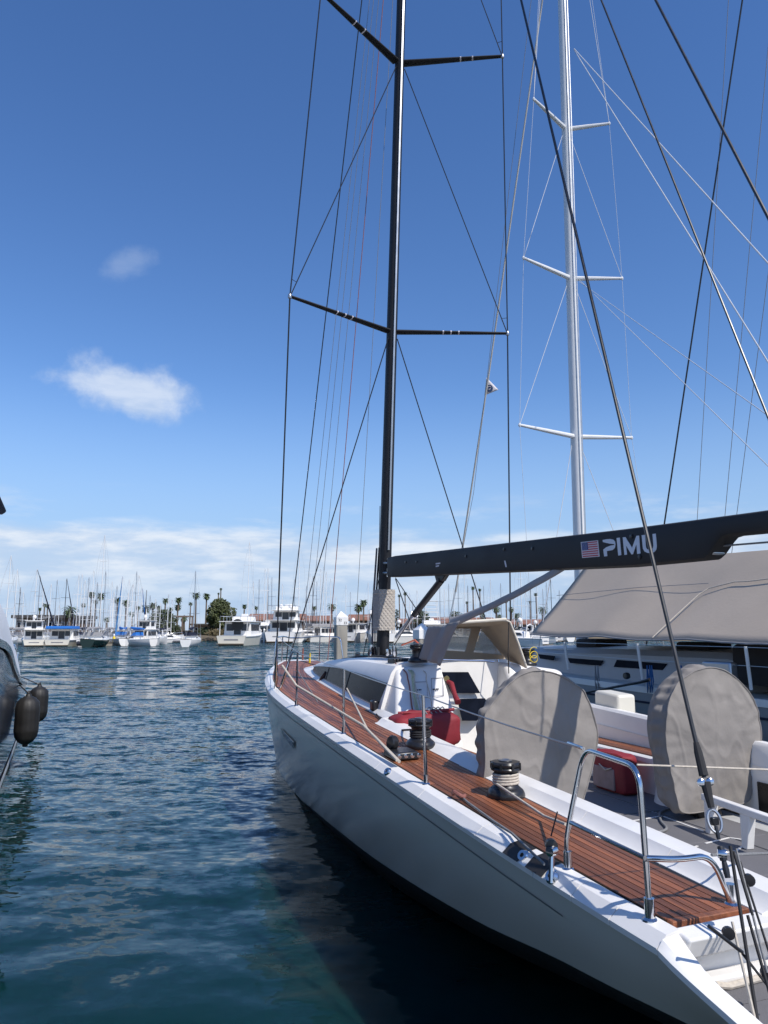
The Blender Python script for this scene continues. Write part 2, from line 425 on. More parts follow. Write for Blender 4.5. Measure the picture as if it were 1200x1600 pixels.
def water():
    def axis(a, b, step, lo, hi):
        xs = []; x = a
        while x <= b: xs.append(x); x += step
        d = step; x = b
        while x < hi: d *= 1.35; x += d; xs.append(min(x, hi))
        d = step; x = a
        while x > lo: d *= 1.35; x -= d; xs.insert(0, max(x, lo))
        return xs
    xs = axis(-10.0, 2.6, 0.075, -4000, 4000); ys = axis(1.5, 24.0, 0.075, -300, 6000)
    def hgt(x, y):
        fx = min(1, max(0, (11.5 - abs(x + 3.7) - 4.5) / 2)); fy = min(1, max(0, (25 - y) / 5)) * min(1, max(0, (y - 0.5) / 1.5))
        w = fx * fy
        if w <= 0: return 0.0
        p = Vector((x * 0.75 + 0.25 * y, y * 1.15 - 0.15 * x, 0.0))
        chop = 0.35 + 0.65 * min(1, max(0, (y - 5) / 9))
        h = 0.024 * noise.noise(p * 0.8) + 0.019 * noise.noise(p * 1.7 + Vector((7, 3, 1))) + chop * 0.011 * noise.noise(p * 3.9 + Vector((1, 9, 4)))
        return w * h * 1.05
    vs = [(x, y, hgt(x, y)) for y in ys for x in xs]
    n = len(xs); fs = [(j * n + i, j * n + i + 1, (j + 1) * n + i + 1, (j + 1) * n + i) for j in range(len(ys) - 1) for i in range(n - 1)]
    me = bpy.data.meshes.new('water'); me.from_pydata(vs, [], fs); me.polygons.foreach_set('use_smooth', [True] * len(fs)); me.materials.append(water_material())
    o = bpy.data.objects.new('water', me); C.objects.link(o); o['kind'] = 'structure'
water()

GWIRE = mat('grey_wire', (0.42, 0.43, 0.45), 0.6, var=0.05)

AWN = mat('beige_awning_cloth', (0.40, 0.335, 0.27), 0.9, var=0.07, vscale=0.8, bump=0.25, bscale=18, bdetail=6)
PORTG = mat('porthole_glass', (0.09, 0.10, 0.11), 0.12, var=0.1)
# the dock the photographer stands on, astern of the yachts
dk = empty('main_dock', (0, -2.6, 0), 0, 'pale concrete dock across the sterns under the viewpoint', 'dock')
MB().box(-30, 30, -3, 3, -0.4, 0.50).build('float', CONC, dk, smooth=False)
for i in range(30):
    MB().box(-30 + 2 * i + .02, -28 + 2 * i - .02, -2.96, 2.96, 0.5, 0.56).build('deck_slab', mat('pale_dock_concrete', (0.46, 0.44, 0.40), .9, var=.12, vscale=1.2), dk, smooth=False)
# ================================================================== the racing yacht
def ST(p): return (-p[0], p[1], p[2])
def M(): return MB(ST)
YROT = R(109.5)
yacht = empty('racing_yacht', ORG, YROT, 'big pale grey racing yacht with teak side deck, black mast and black boom lettered PIMU', 'sailing yacht')

beam = curve([(-5.75, 0.02), (-5.6, 0.26), (-5.2, 0.46), (-4.3, 0.80), (-3.0, 1.13), (-1.5, 1.42), (0, 1.585), (1.5, 1.635), (4, 1.65), (6, 1.645), (7.65, 1.60), (8.0, 1.53), (8.25, 1.47)])
keel = curve([(-5.75, -0.05), (-5.0, -0.3), (-3, -0.50), (0, -0.55), (3, -0.40), (5, -0.1), (6.5, 0.22), (7.7, 0.45), (8.25, 0.55)])
ct = curve([(-5.75, 0.012), (-5.4, 0.24), (-4.4, 0.64), (-2.5, 0.92), (-0.85, 1.04), (0.5, 1.17), (2.0, 1.30), (3.9, 1.41), (5.85, 1.47), (7.0, 1.485), (7.6, 1.42), (8.25, 1.30)])
cz = curve([(-5.75, 0.02), (-4.4, -0.03), (-2.5, -0.02), (-0.85, 0.02), (0.5, 0.15), (2.0, 0.29), (3.9, 0.45), (5.85, 0.66), (7.0, 0.83), (7.6, 0.875), (8.25, 0.90)])
def ZH(s): return ZS(s) if s <= 7.65 else ZS(7.65) - (s - 7.65) * 0.40
def hull_t(s, z):
    """half beam of the slab side at height z: nearly flat from the sheer down to the chine"""
    f = min(1, max(0, (z - cz(s)) / (ZH(s) - cz(s))))
    return lerp(ct(s), beam(s), f) + 0.05 * math.sin(math.pi * f) * min(1, beam(s) / 1.2) * (1 - 0.6 * max(0, min(1, (s - 2) / 4)))
def s_tr(z, s): return s + max(0.0, (ZS(7.65) - z)) * 0.62      # raked transom
SS = [-5.75, -5.7, -5.6, -5.5] + [-5.4 + 0.2 * i for i in range(65)] + [7.55, 7.65, 7.75, 7.9, 8.05, 8.25]
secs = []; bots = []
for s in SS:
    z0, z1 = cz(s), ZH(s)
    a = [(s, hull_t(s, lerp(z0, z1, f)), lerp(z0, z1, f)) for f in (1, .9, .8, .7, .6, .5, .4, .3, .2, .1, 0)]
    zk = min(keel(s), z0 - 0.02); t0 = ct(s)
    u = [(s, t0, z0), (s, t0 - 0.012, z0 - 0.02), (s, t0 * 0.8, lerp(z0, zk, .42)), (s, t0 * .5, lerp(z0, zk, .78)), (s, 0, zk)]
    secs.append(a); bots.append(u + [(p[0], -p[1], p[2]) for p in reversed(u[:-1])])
m = M().loft(secs); m.loft([[(p[0], -p[1], p[2]) for p in a] for a in secs])
e = secs[-1] + [(p[0], -p[1], p[2]) for p in reversed(secs[-1])]
m.add(e, [tuple(range(len(e)))])
hull = m.build('hull', HULLG, yacht, angle=24)
M().loft(bots, caps=True).build('hull_bottom', mat('bottom_shade_black', (0.02, 0.022, 0.022), 0.5), yacht, angle=40)  # near-black colour stands in for the shade under the hull
# cove line and porthole on the topside
m = M()
for s0 in [x * 0.5 for x in range(-9, 14)]:
    q = []
    for s in (s0, s0 + 0.5):
        for dz in (0.088, 0.097):
            z = ZS(s) - dz - 0.012 * max(0, s - 4) ; q.append((s, hull_t(s, z) + 0.003, z))
    m.add(q, [(0, 1, 3, 2)])
m.build('cove_line', mat('cove_groove', (0.16, 0.155, 0.15), 0.4), hull, smooth=False)
def hullpt(s, z, o=0.004): return (s, hull_t(s, z) + o, z)
ph = [(440, 1137), (462, 1160), (461, 1171), (444, 1150)]
def hull_px(px, py):
    t = 1.55
    for _ in range(30):
        q = P_t(px, py, t); t = 0.5 * t + 0.5 * hull_t(q[0], q[2])
    return q
pts = [hull_px(*p) for p in ph]
pcx = sum(p[0] for p in pts) / 4; pcz = sum(p[2] for p in pts) / 4
inner = [(lerp(p[0], pcx, .18), p[1] + 0.016, lerp(p[2], pcz, .18)) for p in pts]
outer = [(p[0], p[1] + 0.014, p[2]) for p in pts]
port = M().add(inner, [(0, 1, 2, 3)]).build('porthole', PORTG, yacht, smooth=False)
m = M()
m.add(outer + inner, [(0, 1, 5, 4), (1, 2, 6, 5), (2, 3, 7, 6), (3, 0, 4, 7)]).build('frame', BLACK, port, smooth=False)

# white gunwale in moulded lengths with joint lines
joints = [-5.6, -4.2, -2.6, -1.0, 0.55, 2.0, 3.35, 4.45, 5.35, 6.2, 6.80, 7.12, 7.38, 7.66]
def gunwale_sec(s, sg):
    b = beam(s); z = ZS(s)
    k = min(1.0, b / 0.6)
    return [(s, sg * (b + 0.003), z - 0.022), (s, sg * (b + 0.006), z + 0.004), (s, sg * (b - 0.045 * k), z + 0.046), (s, sg * (b - 0.105 * k), z + 0.058), (s, sg * (b - 0.118 * k), z + 0.052), (s, sg * (b - 0.12 * k), z + 0.0)]
for sg in (1, -1):
    for a, b in zip(joints[:-1], joints[1:]):
        n = 6; ss = [lerp(a + 0.003, b - 0.003, i / n) for i in range(n + 1)]
        M().loft([gunwale_sec(s, sg) for s in ss], caps=True).build('gunwale', WHITE, yacht, angle=25)
# white scoop edge running down aft of the side deck, port and starboard
for sg in (1, -1):
    rows = []
    for i in range(10):
        s = lerp(7.662, 8.27, i / 9); b = beam(min(s, 8.25)); z = ZH(min(s, 8.25)); k = max(0, 1 - i / 2.5)
        rows.append([(s, sg * (b + 0.004), z - 0.02), (s, sg * (b + 0.006), z + 0.006), (s, sg * (b - 0.02), z + 0.018 + 0.022 * k), (s, sg * (b - 0.065 - .03 * k), z + 0.022 + 0.03 * k), (s, sg * (b - 0.075 - .03 * k), z + 0.0), (s, sg * (b - 0.08 - .03 * k), z - 0.06)])
    M().loft(rows, closed=True, caps=True).build('scoop_edge', WHITE, yacht, angle=30)
# stern platform inside the scoop
PLAT = 1.015
M().loft([[(s, hull_t(s, PLAT) - 0.03, PLAT - .03), (s, hull_t(s, PLAT) - 0.03, PLAT), (s, -hull_t(s, PLAT) + 0.03, PLAT), (s, -hull_t(s, PLAT) + 0.03, PLAT - .03)] for s in (7.66, 7.8, 8.05, 8.2)], caps=True).build('stern_platform', CAULK, yacht, smooth=False)
for a, b in ((7.67, 7.795), (7.80, 7.995), (8.0, 8.18)):
    for c, d in ((0.02, None), (-1.4, 0.012)):
        da, db = (hull_t(a, PLAT) - 0.05, hull_t(b, PLAT) - 0.05) if d is None else (d, d)
        M().hexa([(a, c, PLAT), (b, c, PLAT), (b, db, PLAT), (a, da, PLAT), (a, c, PLAT + .008), (b, c, PLAT + .008), (b, db, PLAT + .008), (a, da, PLAT + .008)]).build('sole_panel', NONSKID, yacht, smooth=False)
# decks
t_in = curve([(-3.62, 0.0), (-3.55, 0.30), (-3.2, 0.42), (-2, 0.60), (0, 0.76), (2.08, 0.875), (3.42, 0.955), (4.11, 0.995), (5.3, 1.07), (7.62, 1.08)])
def strip(name, s0, s1, n, f, material, parent=yacht, angle=30):
    m = M(); m.loft([f(lerp(s0, s1, i / n)) for i in range(n + 1)])
    return m.build(name, material, parent, angle=angle)
strip('foredeck', -5.6, 2.2, 30, lambda s: [(s, (beam(s) - 0.10 * min(1, beam(s) / 0.6)) * k, ZS(s) + 0.030 + 0.03 * (1 - abs(k) ** 2)) for k in (1, 0.66, 0.33, 0, -0.33, -0.66, -1)], WHITE)
strip('side_deck', 2.2, 7.62, 14, lambda s: [(s, 1.52, ZS(s) + 0.030), (s, 1.0, ZS(s) + 0.034), (s, 0.80, ZS(s) + 0.034)], WHITE)
strip('side_deck', 2.2, 7.62, 14, lambda s: [(s, -1.52, ZS(s) + 0.030), (s, -1.30, ZS(s) + 0.034)], WHITE)
# caulk bed and teak planks, port side and foredeck
def edge_out(s): return beam(s) - 0.125 * min(1, beam(s) / 0.6)
S_A, S_B = -5.25, 7.56
for sg in (1, -1):
    m = M(); rows = []
    for i in range(61):
        s = lerp(S_A, S_B, i / 60); o = edge_out(s); ii = min(t_in(s), o - 0.01)
        if sg < 0 and s > 2.2: break
        rows.append([(s, sg * o, ZS(s) + 0.036), (s, sg * o, ZS(s) + 0.054 + 0.0 * s), (s, sg * ii, ZS(s) + 0.062), (s, sg * ii, ZS(s) + 0.036)])
    m.loft(rows, caps=True)
    bed = m.build('teak_deck', CAULK, yacht, smooth=False)
    pitch = 0.0435; k = 0
    while k < 34:
        o1 = k * pitch + 0.0021; o2 = (k + 1) * pitch - 0.0021
        run = []
        for i in range(121):
            s = lerp(S_A, S_B, i / 120)
            if sg < 0 and s > 2.2: break
            ok = edge_out(s) - o2 > (t_in(s) if s > -3.62 else 0.0)
            if ok: run.append(s)
        k += 1
        if len(run) < 4: continue
        # butt joints at staggered places
        cuts = [run[0]]; x = run[0] + 1.2 + random.random() * 2.2
        while x < run[-1] - 0.7: cuts.append(x); x += 2.4 + random.random() * 1.6
        cuts.append(run[-1])
        for a, b in zip(cuts[:-1], cuts[1:]):
            n = max(2, int((b - a) / 0.35)); mm = M(); rows = []
            for i in range(n + 1):
                s = lerp(a + (0.002 if a > run[0] else 0), b - (0.002 if b < run[-1] else 0), i / n)
                e = edge_out(s); z = ZS(s) + 0.0585 + 0.008 * (o1 / 0.5)
                rows.append([(s, sg * (e - o1), z - 0.012), (s, sg * (e - o1), z), (s, sg * (e - o2), z), (s, sg * (e - o2), z - 0.012)])
            mm.loft(rows, caps=True).build('plank', TEAK, bed, smooth=False)
# end board across the aft end of the side deck
z = ZS(7.58) + 0.06
M().hexa([(7.562, 1.475, z - 0.045), (7.60, 1.475, z - 0.045), (7.60, 1.085, z - 0.045), (7.562, 1.085, z - 0.045), (7.562, 1.475, z), (7.60, 1.475, z), (7.60, 1.085, z + 0.006), (7.562, 1.085, z + 0.006)]).build('end_board', TEAK, yacht, bevel=0.004)

# cockpit: sole, coamings, seats
SOLE = 0.92
M().hexa([(2.2, 0.95, SOLE - 0.05), (7.55, 1.15, SOLE - 0.05), (7.55, -1.15, SOLE - 0.05), (2.2, -1.3, SOLE - 0.05), (2.2, 0.95, SOLE), (7.55, 1.15, SOLE), (7.55, -1.15, SOLE), (2.2, -1.3, SOLE)]).build('cockpit_sole', mat('sole_white', (0.5, 0.5, 0.49), 0.6), yacht, smooth=False)
def sole_panel(s0, s1, t0, t1, h=0.008, m=NONSKID):
    M().box(s0, s1, t0, t1, SOLE + 0.0005, SOLE + h).build('sole_panel', m, yacht, smooth=False, bevel=0.003, segs=1)
cols = [(-1.04, -0.63), (-0.61, 0.16), (0.17, 0.78)]
for a, b in [(2.5, 3.72), (3.725, 4.9), (4.925, 5.75), (5.755, 6.45), (6.455, 7.23)]:
    for c, d in cols:
        if b > 4.9: c += 0.04 * (c < -0.62)
        sole_panel(a, b, c, d)
for a, b in [(7.236, 7.44), (7.446, 7.54)]:
    sole_panel(a, b, -1.05, 0.2); sole_panel(a, b, 0.206, 1.13)
# small raised footrest panel by the port coaming
M().box(4.9, 5.62, 0.50, 0.76, SOLE + 0.01, SOLE + 0.10).build('footrest', WHITE, yacht, bevel=0.02)
M().box(4.93, 5.59, 0.515, 0.745, SOLE + 0.1005, SOLE + 0.106).build('sole_panel', NONSKID, yacht, bevel=0.003)
def coam_sec(s):
    z = ZS(s); lift = 0.035 + 0.012 * math.sin(s * 1.1)
    return [(s, 1.082, z + 0.030), (s, 1.078, z + 0.066), (s, 1.045, z + 0.075), (s, 1.0, z + 0.078 + lift), (s, 0.90, z + 0.085 + lift), (s, 0.845, z + 0.070 + lift), (s, 0.82, z + 0.03 + lift), (s, 0.80, z - 0.1), (s, 0.785, SOLE)]
cj = [2.75, 3.9, 5.2, 6.35, 7.05, 7.66]
for a, b in zip(cj[:-1], cj[1:]):
    M().loft([coam_sec(lerp(a + 0.002, b - 0.002, i / 8)) for i in range(9)], caps=True).build('coaming', WHITE, yacht, angle=35)
# lip closing the aft end of the side deck
zz = ZS(7.63)
M().loft([[(7.62, 1.50, zz + 0.052), (7.62, 1.06, zz + 0.066), (7.62, 1.0, zz + 0.10), (7.62, 0.86, zz + 0.10), (7.62, 0.80, zz + 0.05), (7.62, 0.80, zz - 0.03), (7.62, 1.50, zz - 0.05)],
          [(7.72, 1.50, zz + 0.040), (7.72, 1.06, zz + 0.050), (7.73, 1.0, zz + 0.085), (7.74, 0.86, zz + 0.085), (7.72, 0.81, zz + 0.04), (7.68, 0.81, zz - 0.03), (7.68, 1.50, zz - 0.05)]], closed=True, caps=True).build('aft_lip', WHITE, yacht, bevel=0.012)
zq = ZS(7.6) - 0.02
M().hexa([(7.55, 0.79, PLAT - .1), (7.595, 0.79, PLAT - .1), (7.595, 1.40, PLAT - .1), (7.55, 1.40, PLAT - .1), (7.55, 0.79, zq), (7.595, 0.79, zq), (7.595, 1.53, zq), (7.55, 1.53, zq)]).build('end_panel', WHITE, yacht, bevel=0.006)
M().box(7.597, 7.665, 0.5, 1.44, PLAT - 0.05, PLAT + 0.045).build('step', WHITE, yacht, bevel=0.012)
M().tube([(7.66, 1.46, PLAT + 0.045), (7.69, 1.3, PLAT + 0.02), (7.68, 1.1, PLAT + 0.022), (7.67, 0.95, PLAT + 0.05)], 0.013).build('drain_hose', ROPE, yacht)
# port cockpit seat with teak
M().box(2.75, 4.55, 0.20, 0.80, SOLE, 1.20).build('cockpit_seat', WHITE, yacht, bevel=0.03)
for i in range(11):
    M().box(2.9, 4.45, 0.26 + i * 0.045, 0.30 + i * 0.045, 1.2005, 1.216).build('seat_slat', TEAK, yacht, smooth=False)
# starboard coaming and seat
def scoam(s):
    z = ZS(s)
    return [(s, -1.50, z + 0.034), (s, -1.47, z + 0.15), (s, -1.45, z + 0.21), (s, -1.36, z + 0.215), (s, -1.335, z + 0.19), (s, -1.30, 1.27), (s, -1.30, SOLE)]
M().loft([scoam(lerp(2.4, 7.6, i / 12)) for i in range(13)], caps=True).build('coaming', WHITE, yacht, angle=35)
seat = M().loft([[(s, -1.305, 1.262), (s, -1.0, 1.262), (s, -0.985, 1.25), (s, -0.985, 1.21), (s, -1.02, 1.17), (s, -1.04, SOLE), (s, -1.305, SOLE)] for s in (2.4, 3.2, 4.0, 4.75)], closed=True, caps=True).build('cockpit_seat', WHITE, yacht, angle=40)
for i in range(5):
    M().box(2.7, 4.6, -1.285 + i * 0.05, -1.241 + i * 0.05, 1.2625, 1.275).build('seat_slat', TEAK, yacht, smooth=False)
M().lathe([(0.24, 0), (0.22, 0.1), (0.20, 0.34), (0.16, 0.345)], (4.75, -1.06, SOLE), 24).build('seat_end', WHITE, yacht)
M().box(5.35, 7.5, -1.299, -1.285, SOLE + 0.02, 1.20).build('recess_shade_board', DARK, yacht, smooth=False)  # flat dark board: shade of the recess under the coaming, put into its colour
for pl_ in ([(1037, 1276), (1099, 1299)], [(962, 1286), (1000, 1281), (1034, 1275)], [(1102, 1318), (1140, 1309), (1172, 1314), (1150, 1330), (1110, 1336)], [(1055, 1336), (1090, 1322)], [(905, 1253), (955, 1278)]):
    v_ = [Vector(P_z(x, y, SOLE + .0095)) for x, y in pl_]
    for a_, b_ in zip(v_[:-1], v_[1:]):
        e_ = (b_ - a_).normalized().cross(Vector((0, 0, 1))) * 0.008
        M().slab([a_ - e_, b_ - e_, b_ + e_, a_ + e_], (0, 0, 0.003)).build('sole_inlay', WHITE, yacht, smooth=False)
# white beam on legs (traveller cradle) across the cockpit
fA, fB = P_z(1100, 1239, 1.20), P_z(1215, 1278, 1.20)
m = M()
d = Vector(fB) - Vector(fA); nrm = Vector((-d.y, d.x, 0)).normalized() * 0.03
a, b = Vector(fA), Vector(fB)
m.hexa([a - nrm - Vector((0, 0, .05)), b - nrm - Vector((0, 0, .05)), b + nrm - Vector((0, 0, .05)), a + nrm - Vector((0, 0, .05)), a - nrm, b - nrm, b + nrm, a + nrm])
cradle = m.build('cradle_beam', WHITE, yacht, bevel=0.008)
for f, w in ((0.10, 0.10), (0.62, 0.10)):
    p = a.lerp(b, f); q = p - Vector((0.02, 0, 0)); e = d.normalized() * w / 2
    M().hexa([q - e * .5 - nrm - Vector((0, 0, p.z - SOLE - .009)), q + e * .5 - nrm - Vector((0, 0, p.z - SOLE - .009)), q + e * .5 + nrm - Vector((0, 0, p.z - SOLE - .009)), q - e * .5 + nrm - Vector((0, 0, p.z - SOLE - .009)),
              p - e - nrm * .9 - Vector((0, 0, .045)), p + e - nrm * .9 - Vector((0, 0, .045)), p + e + nrm * .9 - Vector((0, 0, .045)), p - e + nrm * .9 - Vector((0, 0, .045))]).build('leg', WHITE, cradle, bevel=0.006)

# coachroof
wp = curve([(-2.95, 0.10), (-2.8, 0.30), (-2.4, 0.44), (-1.5, 0.57), (0, 0.69), (1.2, 0.77), (2.3, 0.82)])
zt = curve([(-2.95, 1.77), (-2.6, 1.775), (-1.5, 1.83), (0, 1.87), (1.2, 1.855), (2.3, 1.81)])
zr = curve([(-2.95, 1.785), (-2.4, 1.84), (-1.5, 1.93), (-0.5, 2.0), (0.5, 2.035), (2.3, 2.05)])
def roof_sec(s):
    w = wp(s); ws = w * (1.0 + 0.22 * max(0, (s + 2.9) / 5.2)); zb = ZS(s) + 0.13; t1 = zt(s); r = zr(s)
    k = min(1, (r - t1) / 0.12)
    h = max(0.0, t1 - zb) / 0.30
    P = [(w + 0.0, zb - 0.10), (w, zb), (w - 0.09 * h, t1), (w - 0.11 * h - 0.02 * k, lerp(t1, r, .45)), (w - 0.13 * h - 0.06 * k, lerp(t1, r, .78)), (w * 0.62, lerp(t1, r, .94)), (w * 0.3, r)]
    Q = [(-(x * ws / w), z) for x, z in reversed(P)]
    return [(s, x, z) for x, z in P + [(0, r + 0.003)] + Q]
rs = [-2.95, -2.85, -2.7, -2.4, -2.0, -1.5, -1, -0.5, 0, 0.5, 1, 1.5, 1.9, 2.2]
roof = M().loft([roof_sec(s) for s in rs], caps=True).build('coachroof', WHITE, yacht, angle=28)
# white ledge between teak and cabin side
strip('cabin_ledge', -3.5, 2.9, 26, lambda s: [(s, t_in(max(s, -3.5)) - 0.002, ZS(s) + 0.03), (s, t_in(s) - 0.004, ZS(s) + 0.074), (s, lerp(t_in(s), wp(min(s, 2.3)), .35), ZS(s) + 0.09), (s, wp(min(s, 2.3)) - 0.01, ZS(s) + 0.125)], WHITE)
# long smoked side window
for sg in (1, -1):
    m = M(); rows = []
    for i in range(25):
        s = lerp(-2.62, 2.08, i / 24)
        sec = roof_sec(s); a, b = (sec[1], sec[2]) if sg > 0 else (sec[-2], sec[-3])
        a = Vector(a); b = Vector(b); o = Vector((0, sg * 0.004, 0.001))
        lo, hi = a.lerp(b, 0.04) + o, a.lerp(b, 0.94) + o
        if i == 24: lo.x -= 0.0; hi.x += 0.10; 
        rows.append([lo, hi])
    w = m.loft(rows).build('side_window', GLASSD, yacht, angle=40)
    if sg > 0:
        e = M()
        for col, off in ((0, -0.006), (1, 0.006)):
            e.tube([Vector((r[col].x, r[col].y + 0.003, r[col].z + off)) for r in rows], 0.006, 6)
        e.build('seal', BLACK, w)
        # mullion joints of the window
        for s in (-0.9, 0.55):
            i = int(round((s + 2.62) / 4.7 * 24)); M().tube([rows[i][0] + Vector((0, .004, 0)), rows[i][1] + Vector((0, .004, 0))], 0.005, 6).build('joint', BLACK, w)
# consoles either side of the companionway
def console(t0, t1, u0, u1, name):
    return M().hexa([(1.9, t0, 1.2), (3.0, t0, 1.2), (3.0, t1, 1.2), (1.9, t1, 1.2), (1.9, u0, 2.03), (2.32, u0, 2.035), (2.28, u1, 1.985), (1.9, u1, 1.97)]).build(name, WHITE, yacht, bevel=0.045, segs=4)
M().hexa([(1.9, 0.20, 1.2), (3.05, 0.20, 1.2), (2.85, 0.88, 1.2), (1.9, 0.88, 1.2), (1.7, 0.22, 2.035), (2.50, 0.22, 2.035), (2.20, 0.63, 1.975), (1.7, 0.63, 1.965)]).build('console', WHITE, yacht, bevel=0.03, segs=4)
def s_face(t, z):
    f = (2.03 - z) / 0.83; return lerp(2.50 - (t - 0.22) * 0.75, 3.05 - (t - 0.20) * 0.30, f)
def P_face(px, py, off=0.0):
    s = 2.5
    for _ in range(30):
        q = P_s(px, py, s); s = 0.5 * s + 0.5 * (s_face(q[1], q[2]) + off)
    return q
M().hexa([(1.9, -1.46, 1.2), (2.95, -1.46, 1.2), (3.0, -0.62, 1.2), (1.9, -0.62, 1.2), (1.6, -1.24, 1.93), (2.62, -1.27, 1.945), (2.34, -0.66, 2.03), (1.6, -0.66, 2.03)]).build('console', WHITE, yacht, bevel=0.05, segs=4)
M().hexa([(2.16, 0.3, 0.95), (2.2, 0.3, 0.95), (2.2, -0.7, 0.95), (2.16, -0.7, 0.95), (2.1, 0.34, 2.04), (2.14, 0.34, 2.04), (2.14, -0.68, 2.04), (2.1, -0.68, 2.04)]).build('bulkhead', WHITE, yacht)
def px_slab(poly, s, th, name, mt, parent=yacht, bevel=0.0, lean=0.0):
    v = []
    for p in poly:
        q = P_s(p[0], p[1], s)
        if lean: q = P_s(p[0], p[1], s + (2.0 - q[2]) * lean)
        v.append(q)
    return M().slab([Vector(q) for q in v], (th, 0, 0)).build(name, mt, parent, smooth=False, bevel=bevel)
px_slab([(688, 1050), (731, 1050), (750, 1083), (705, 1083)], 2.24, 0.012, 'hatch_board', GLASSD)
px_slab([(714, 1092), (757, 1091), (766, 1103), (744, 1126), (722, 1126)], 2.30, 0.012, 'hatch_board', GLASSD)
# instrument marks on the console: two small lines of print, each with a recessed panel outline
for (x0, y0, x1, y1, lx, ly) in ((647, 1058, 667, 1090, 649, 1077), (674, 1052, 692, 1087, 676, 1076)):
    for k, wd in enumerate((2.2, 1.6, 2.0, 1.4)):
        M().slab([Vector(P_face(x, y, 0.002)) for x, y in ((lx + k * 2.6, ly - .2 * k), (lx + k * 2.6 + wd, ly - .2 * k), (lx + k * 2.6 + wd, ly + 2.2 - .2 * k), (lx + k * 2.6, ly + 2.2 - .2 * k))], (0.004, 0, 0)).build('printed_mark', BLACK, yacht, smooth=False)
    # recessed access panel round the print
    M().tube([Vector(P_face(x, y, 0.001)) for x, y in ((x0, y0 + 8), (x1, y0 + 7), (x1 + 1, y1), (x0 + 1, y1 + 1), (x0, y0 + 8))], 0.004, 6).build('panel_joint', CANVASD, yacht)

# ------------------------------------------------------------------ mast, spreaders, boom
def mast_s(z): return 0.06 + 0.0836 * (z - 2.08)
mw = curve([(1.5, 0.090), (4, 0.085), (7, 0.076), (12, 0.067), (21, 0.05)])
secs = []
for i in range(14):
    z = lerp(1.9, 21.5, i / 13); a = []
    for j in range(24):
        w = 2 * math.pi * j / 24; r = mw(z)
        a.append((mast_s(z) + math.cos(w) * r * 1.35 - r * 1.35 + 0.0, math.sin(w) * r, z))
    secs.append(a)
mast = M().loft(secs, closed=True, caps=True).build('mast', CARBON, yacht, angle=60)
m = M()
for z0, z1 in ((3.55, 21.3),):
    m.loft([[(mast_s(z) + 0.002, 0.014, z), (mast_s(z) + 0.024, 0.012, z), (mast_s(z) + 0.024, -0.012, z), (mast_s(z) + 0.002, -0.014, z)] for z in (z0, (z0 + z1) / 2, z1)], closed=True, caps=True)
m.build('sail_track', DULL, mast, smooth=False)
MS = lambda z, t=0.0, ds=0.0: (mast_s(z) + ds, t, z)
tips = {}
def spreader(zr_, tip, bands):
    sg = 1 if tip[1] > 0 else -1
    root = Vector(MS(zr_, sg * mw(zr_) * 0.9, -0.09)); tp = Vector(tip)
    d = (tp - root).normalized(); secs = []
    for i in range(9):
        f = i / 8; p = root.lerp(tp, f); ch = lerp(0.072, 0.030, f); th = lerp(0.030, 0.018, f)
        fwd = Vector((1, 0, 0)) - d * d.x; fwd.normalize(); up = fwd.cross(d)
        secs.append([p + fwd * math.cos(w) * ch + up * math.sin(w) * th for w in [2 * math.pi * j / 14 for j in range(14)]])
    sp = M().loft(secs, closed=True, caps=True).build('spreader', CARBON, mast, angle=60)
    M().lathe([(0.012, -0.035), (0.028, -0.025), (0.03, 0.0), (0.022, 0.03), (0.008, 0.045)], tp, 14, axis=(0.08 * 1, 0, 1)).build('spreader_tip', DULL, sp)
    for f in bands:
        p = root.lerp(tp, f); ch = lerp(0.072, 0.030, f) + 0.002; th = lerp(0.030, 0.018, f) + 0.002
        fwd = Vector((1, 0, 0)) - d * d.x; fwd.normalize(); up = fwd.cross(d)
        ss = [[p + d * k + fwd * math.cos(w) * ch + up * math.sin(w) * th for w in [2 * math.pi * j / 14 for j in range(14)]] for k in (-0.010, 0.010)]
        M().loft(ss, closed=True).build('tape_band', FLAGW, sp)
    return tp
TP1 = P_s(453, 463, 0.86); TS1 = P_s(793, 521, 0.92)
TP2 = (1.36, 1.42, 11.25); TS2 = P_s(785, 88, 1.34)
Z1, Z2 = 6.82, 11.06
spreader(Z1, TP1, (0.40, 0.47, 0.55)); spreader(Z1, TS1, (0.42, 0.49, 0.56))
spreader(Z2, TP2, (0.46, 0.58)); spreader(Z2, TS2, (0.58, 0.70))
TP3 = (1.75, 1.25, 15.4); TS3 = (1.75, -1.25, 15.4)
spreader(15.3, TP3, (0.5,)); spreader(15.3, TS3, (0.5,))
def wire(name, pts, r, mt, parent=yacht, n=8):
    return M().tube(pts, r, n).build(name, mt, parent)
CP = P_d(430, 1078, 0.03); CS = (0.90, -1.55, ZS(0.9) + 0.03)
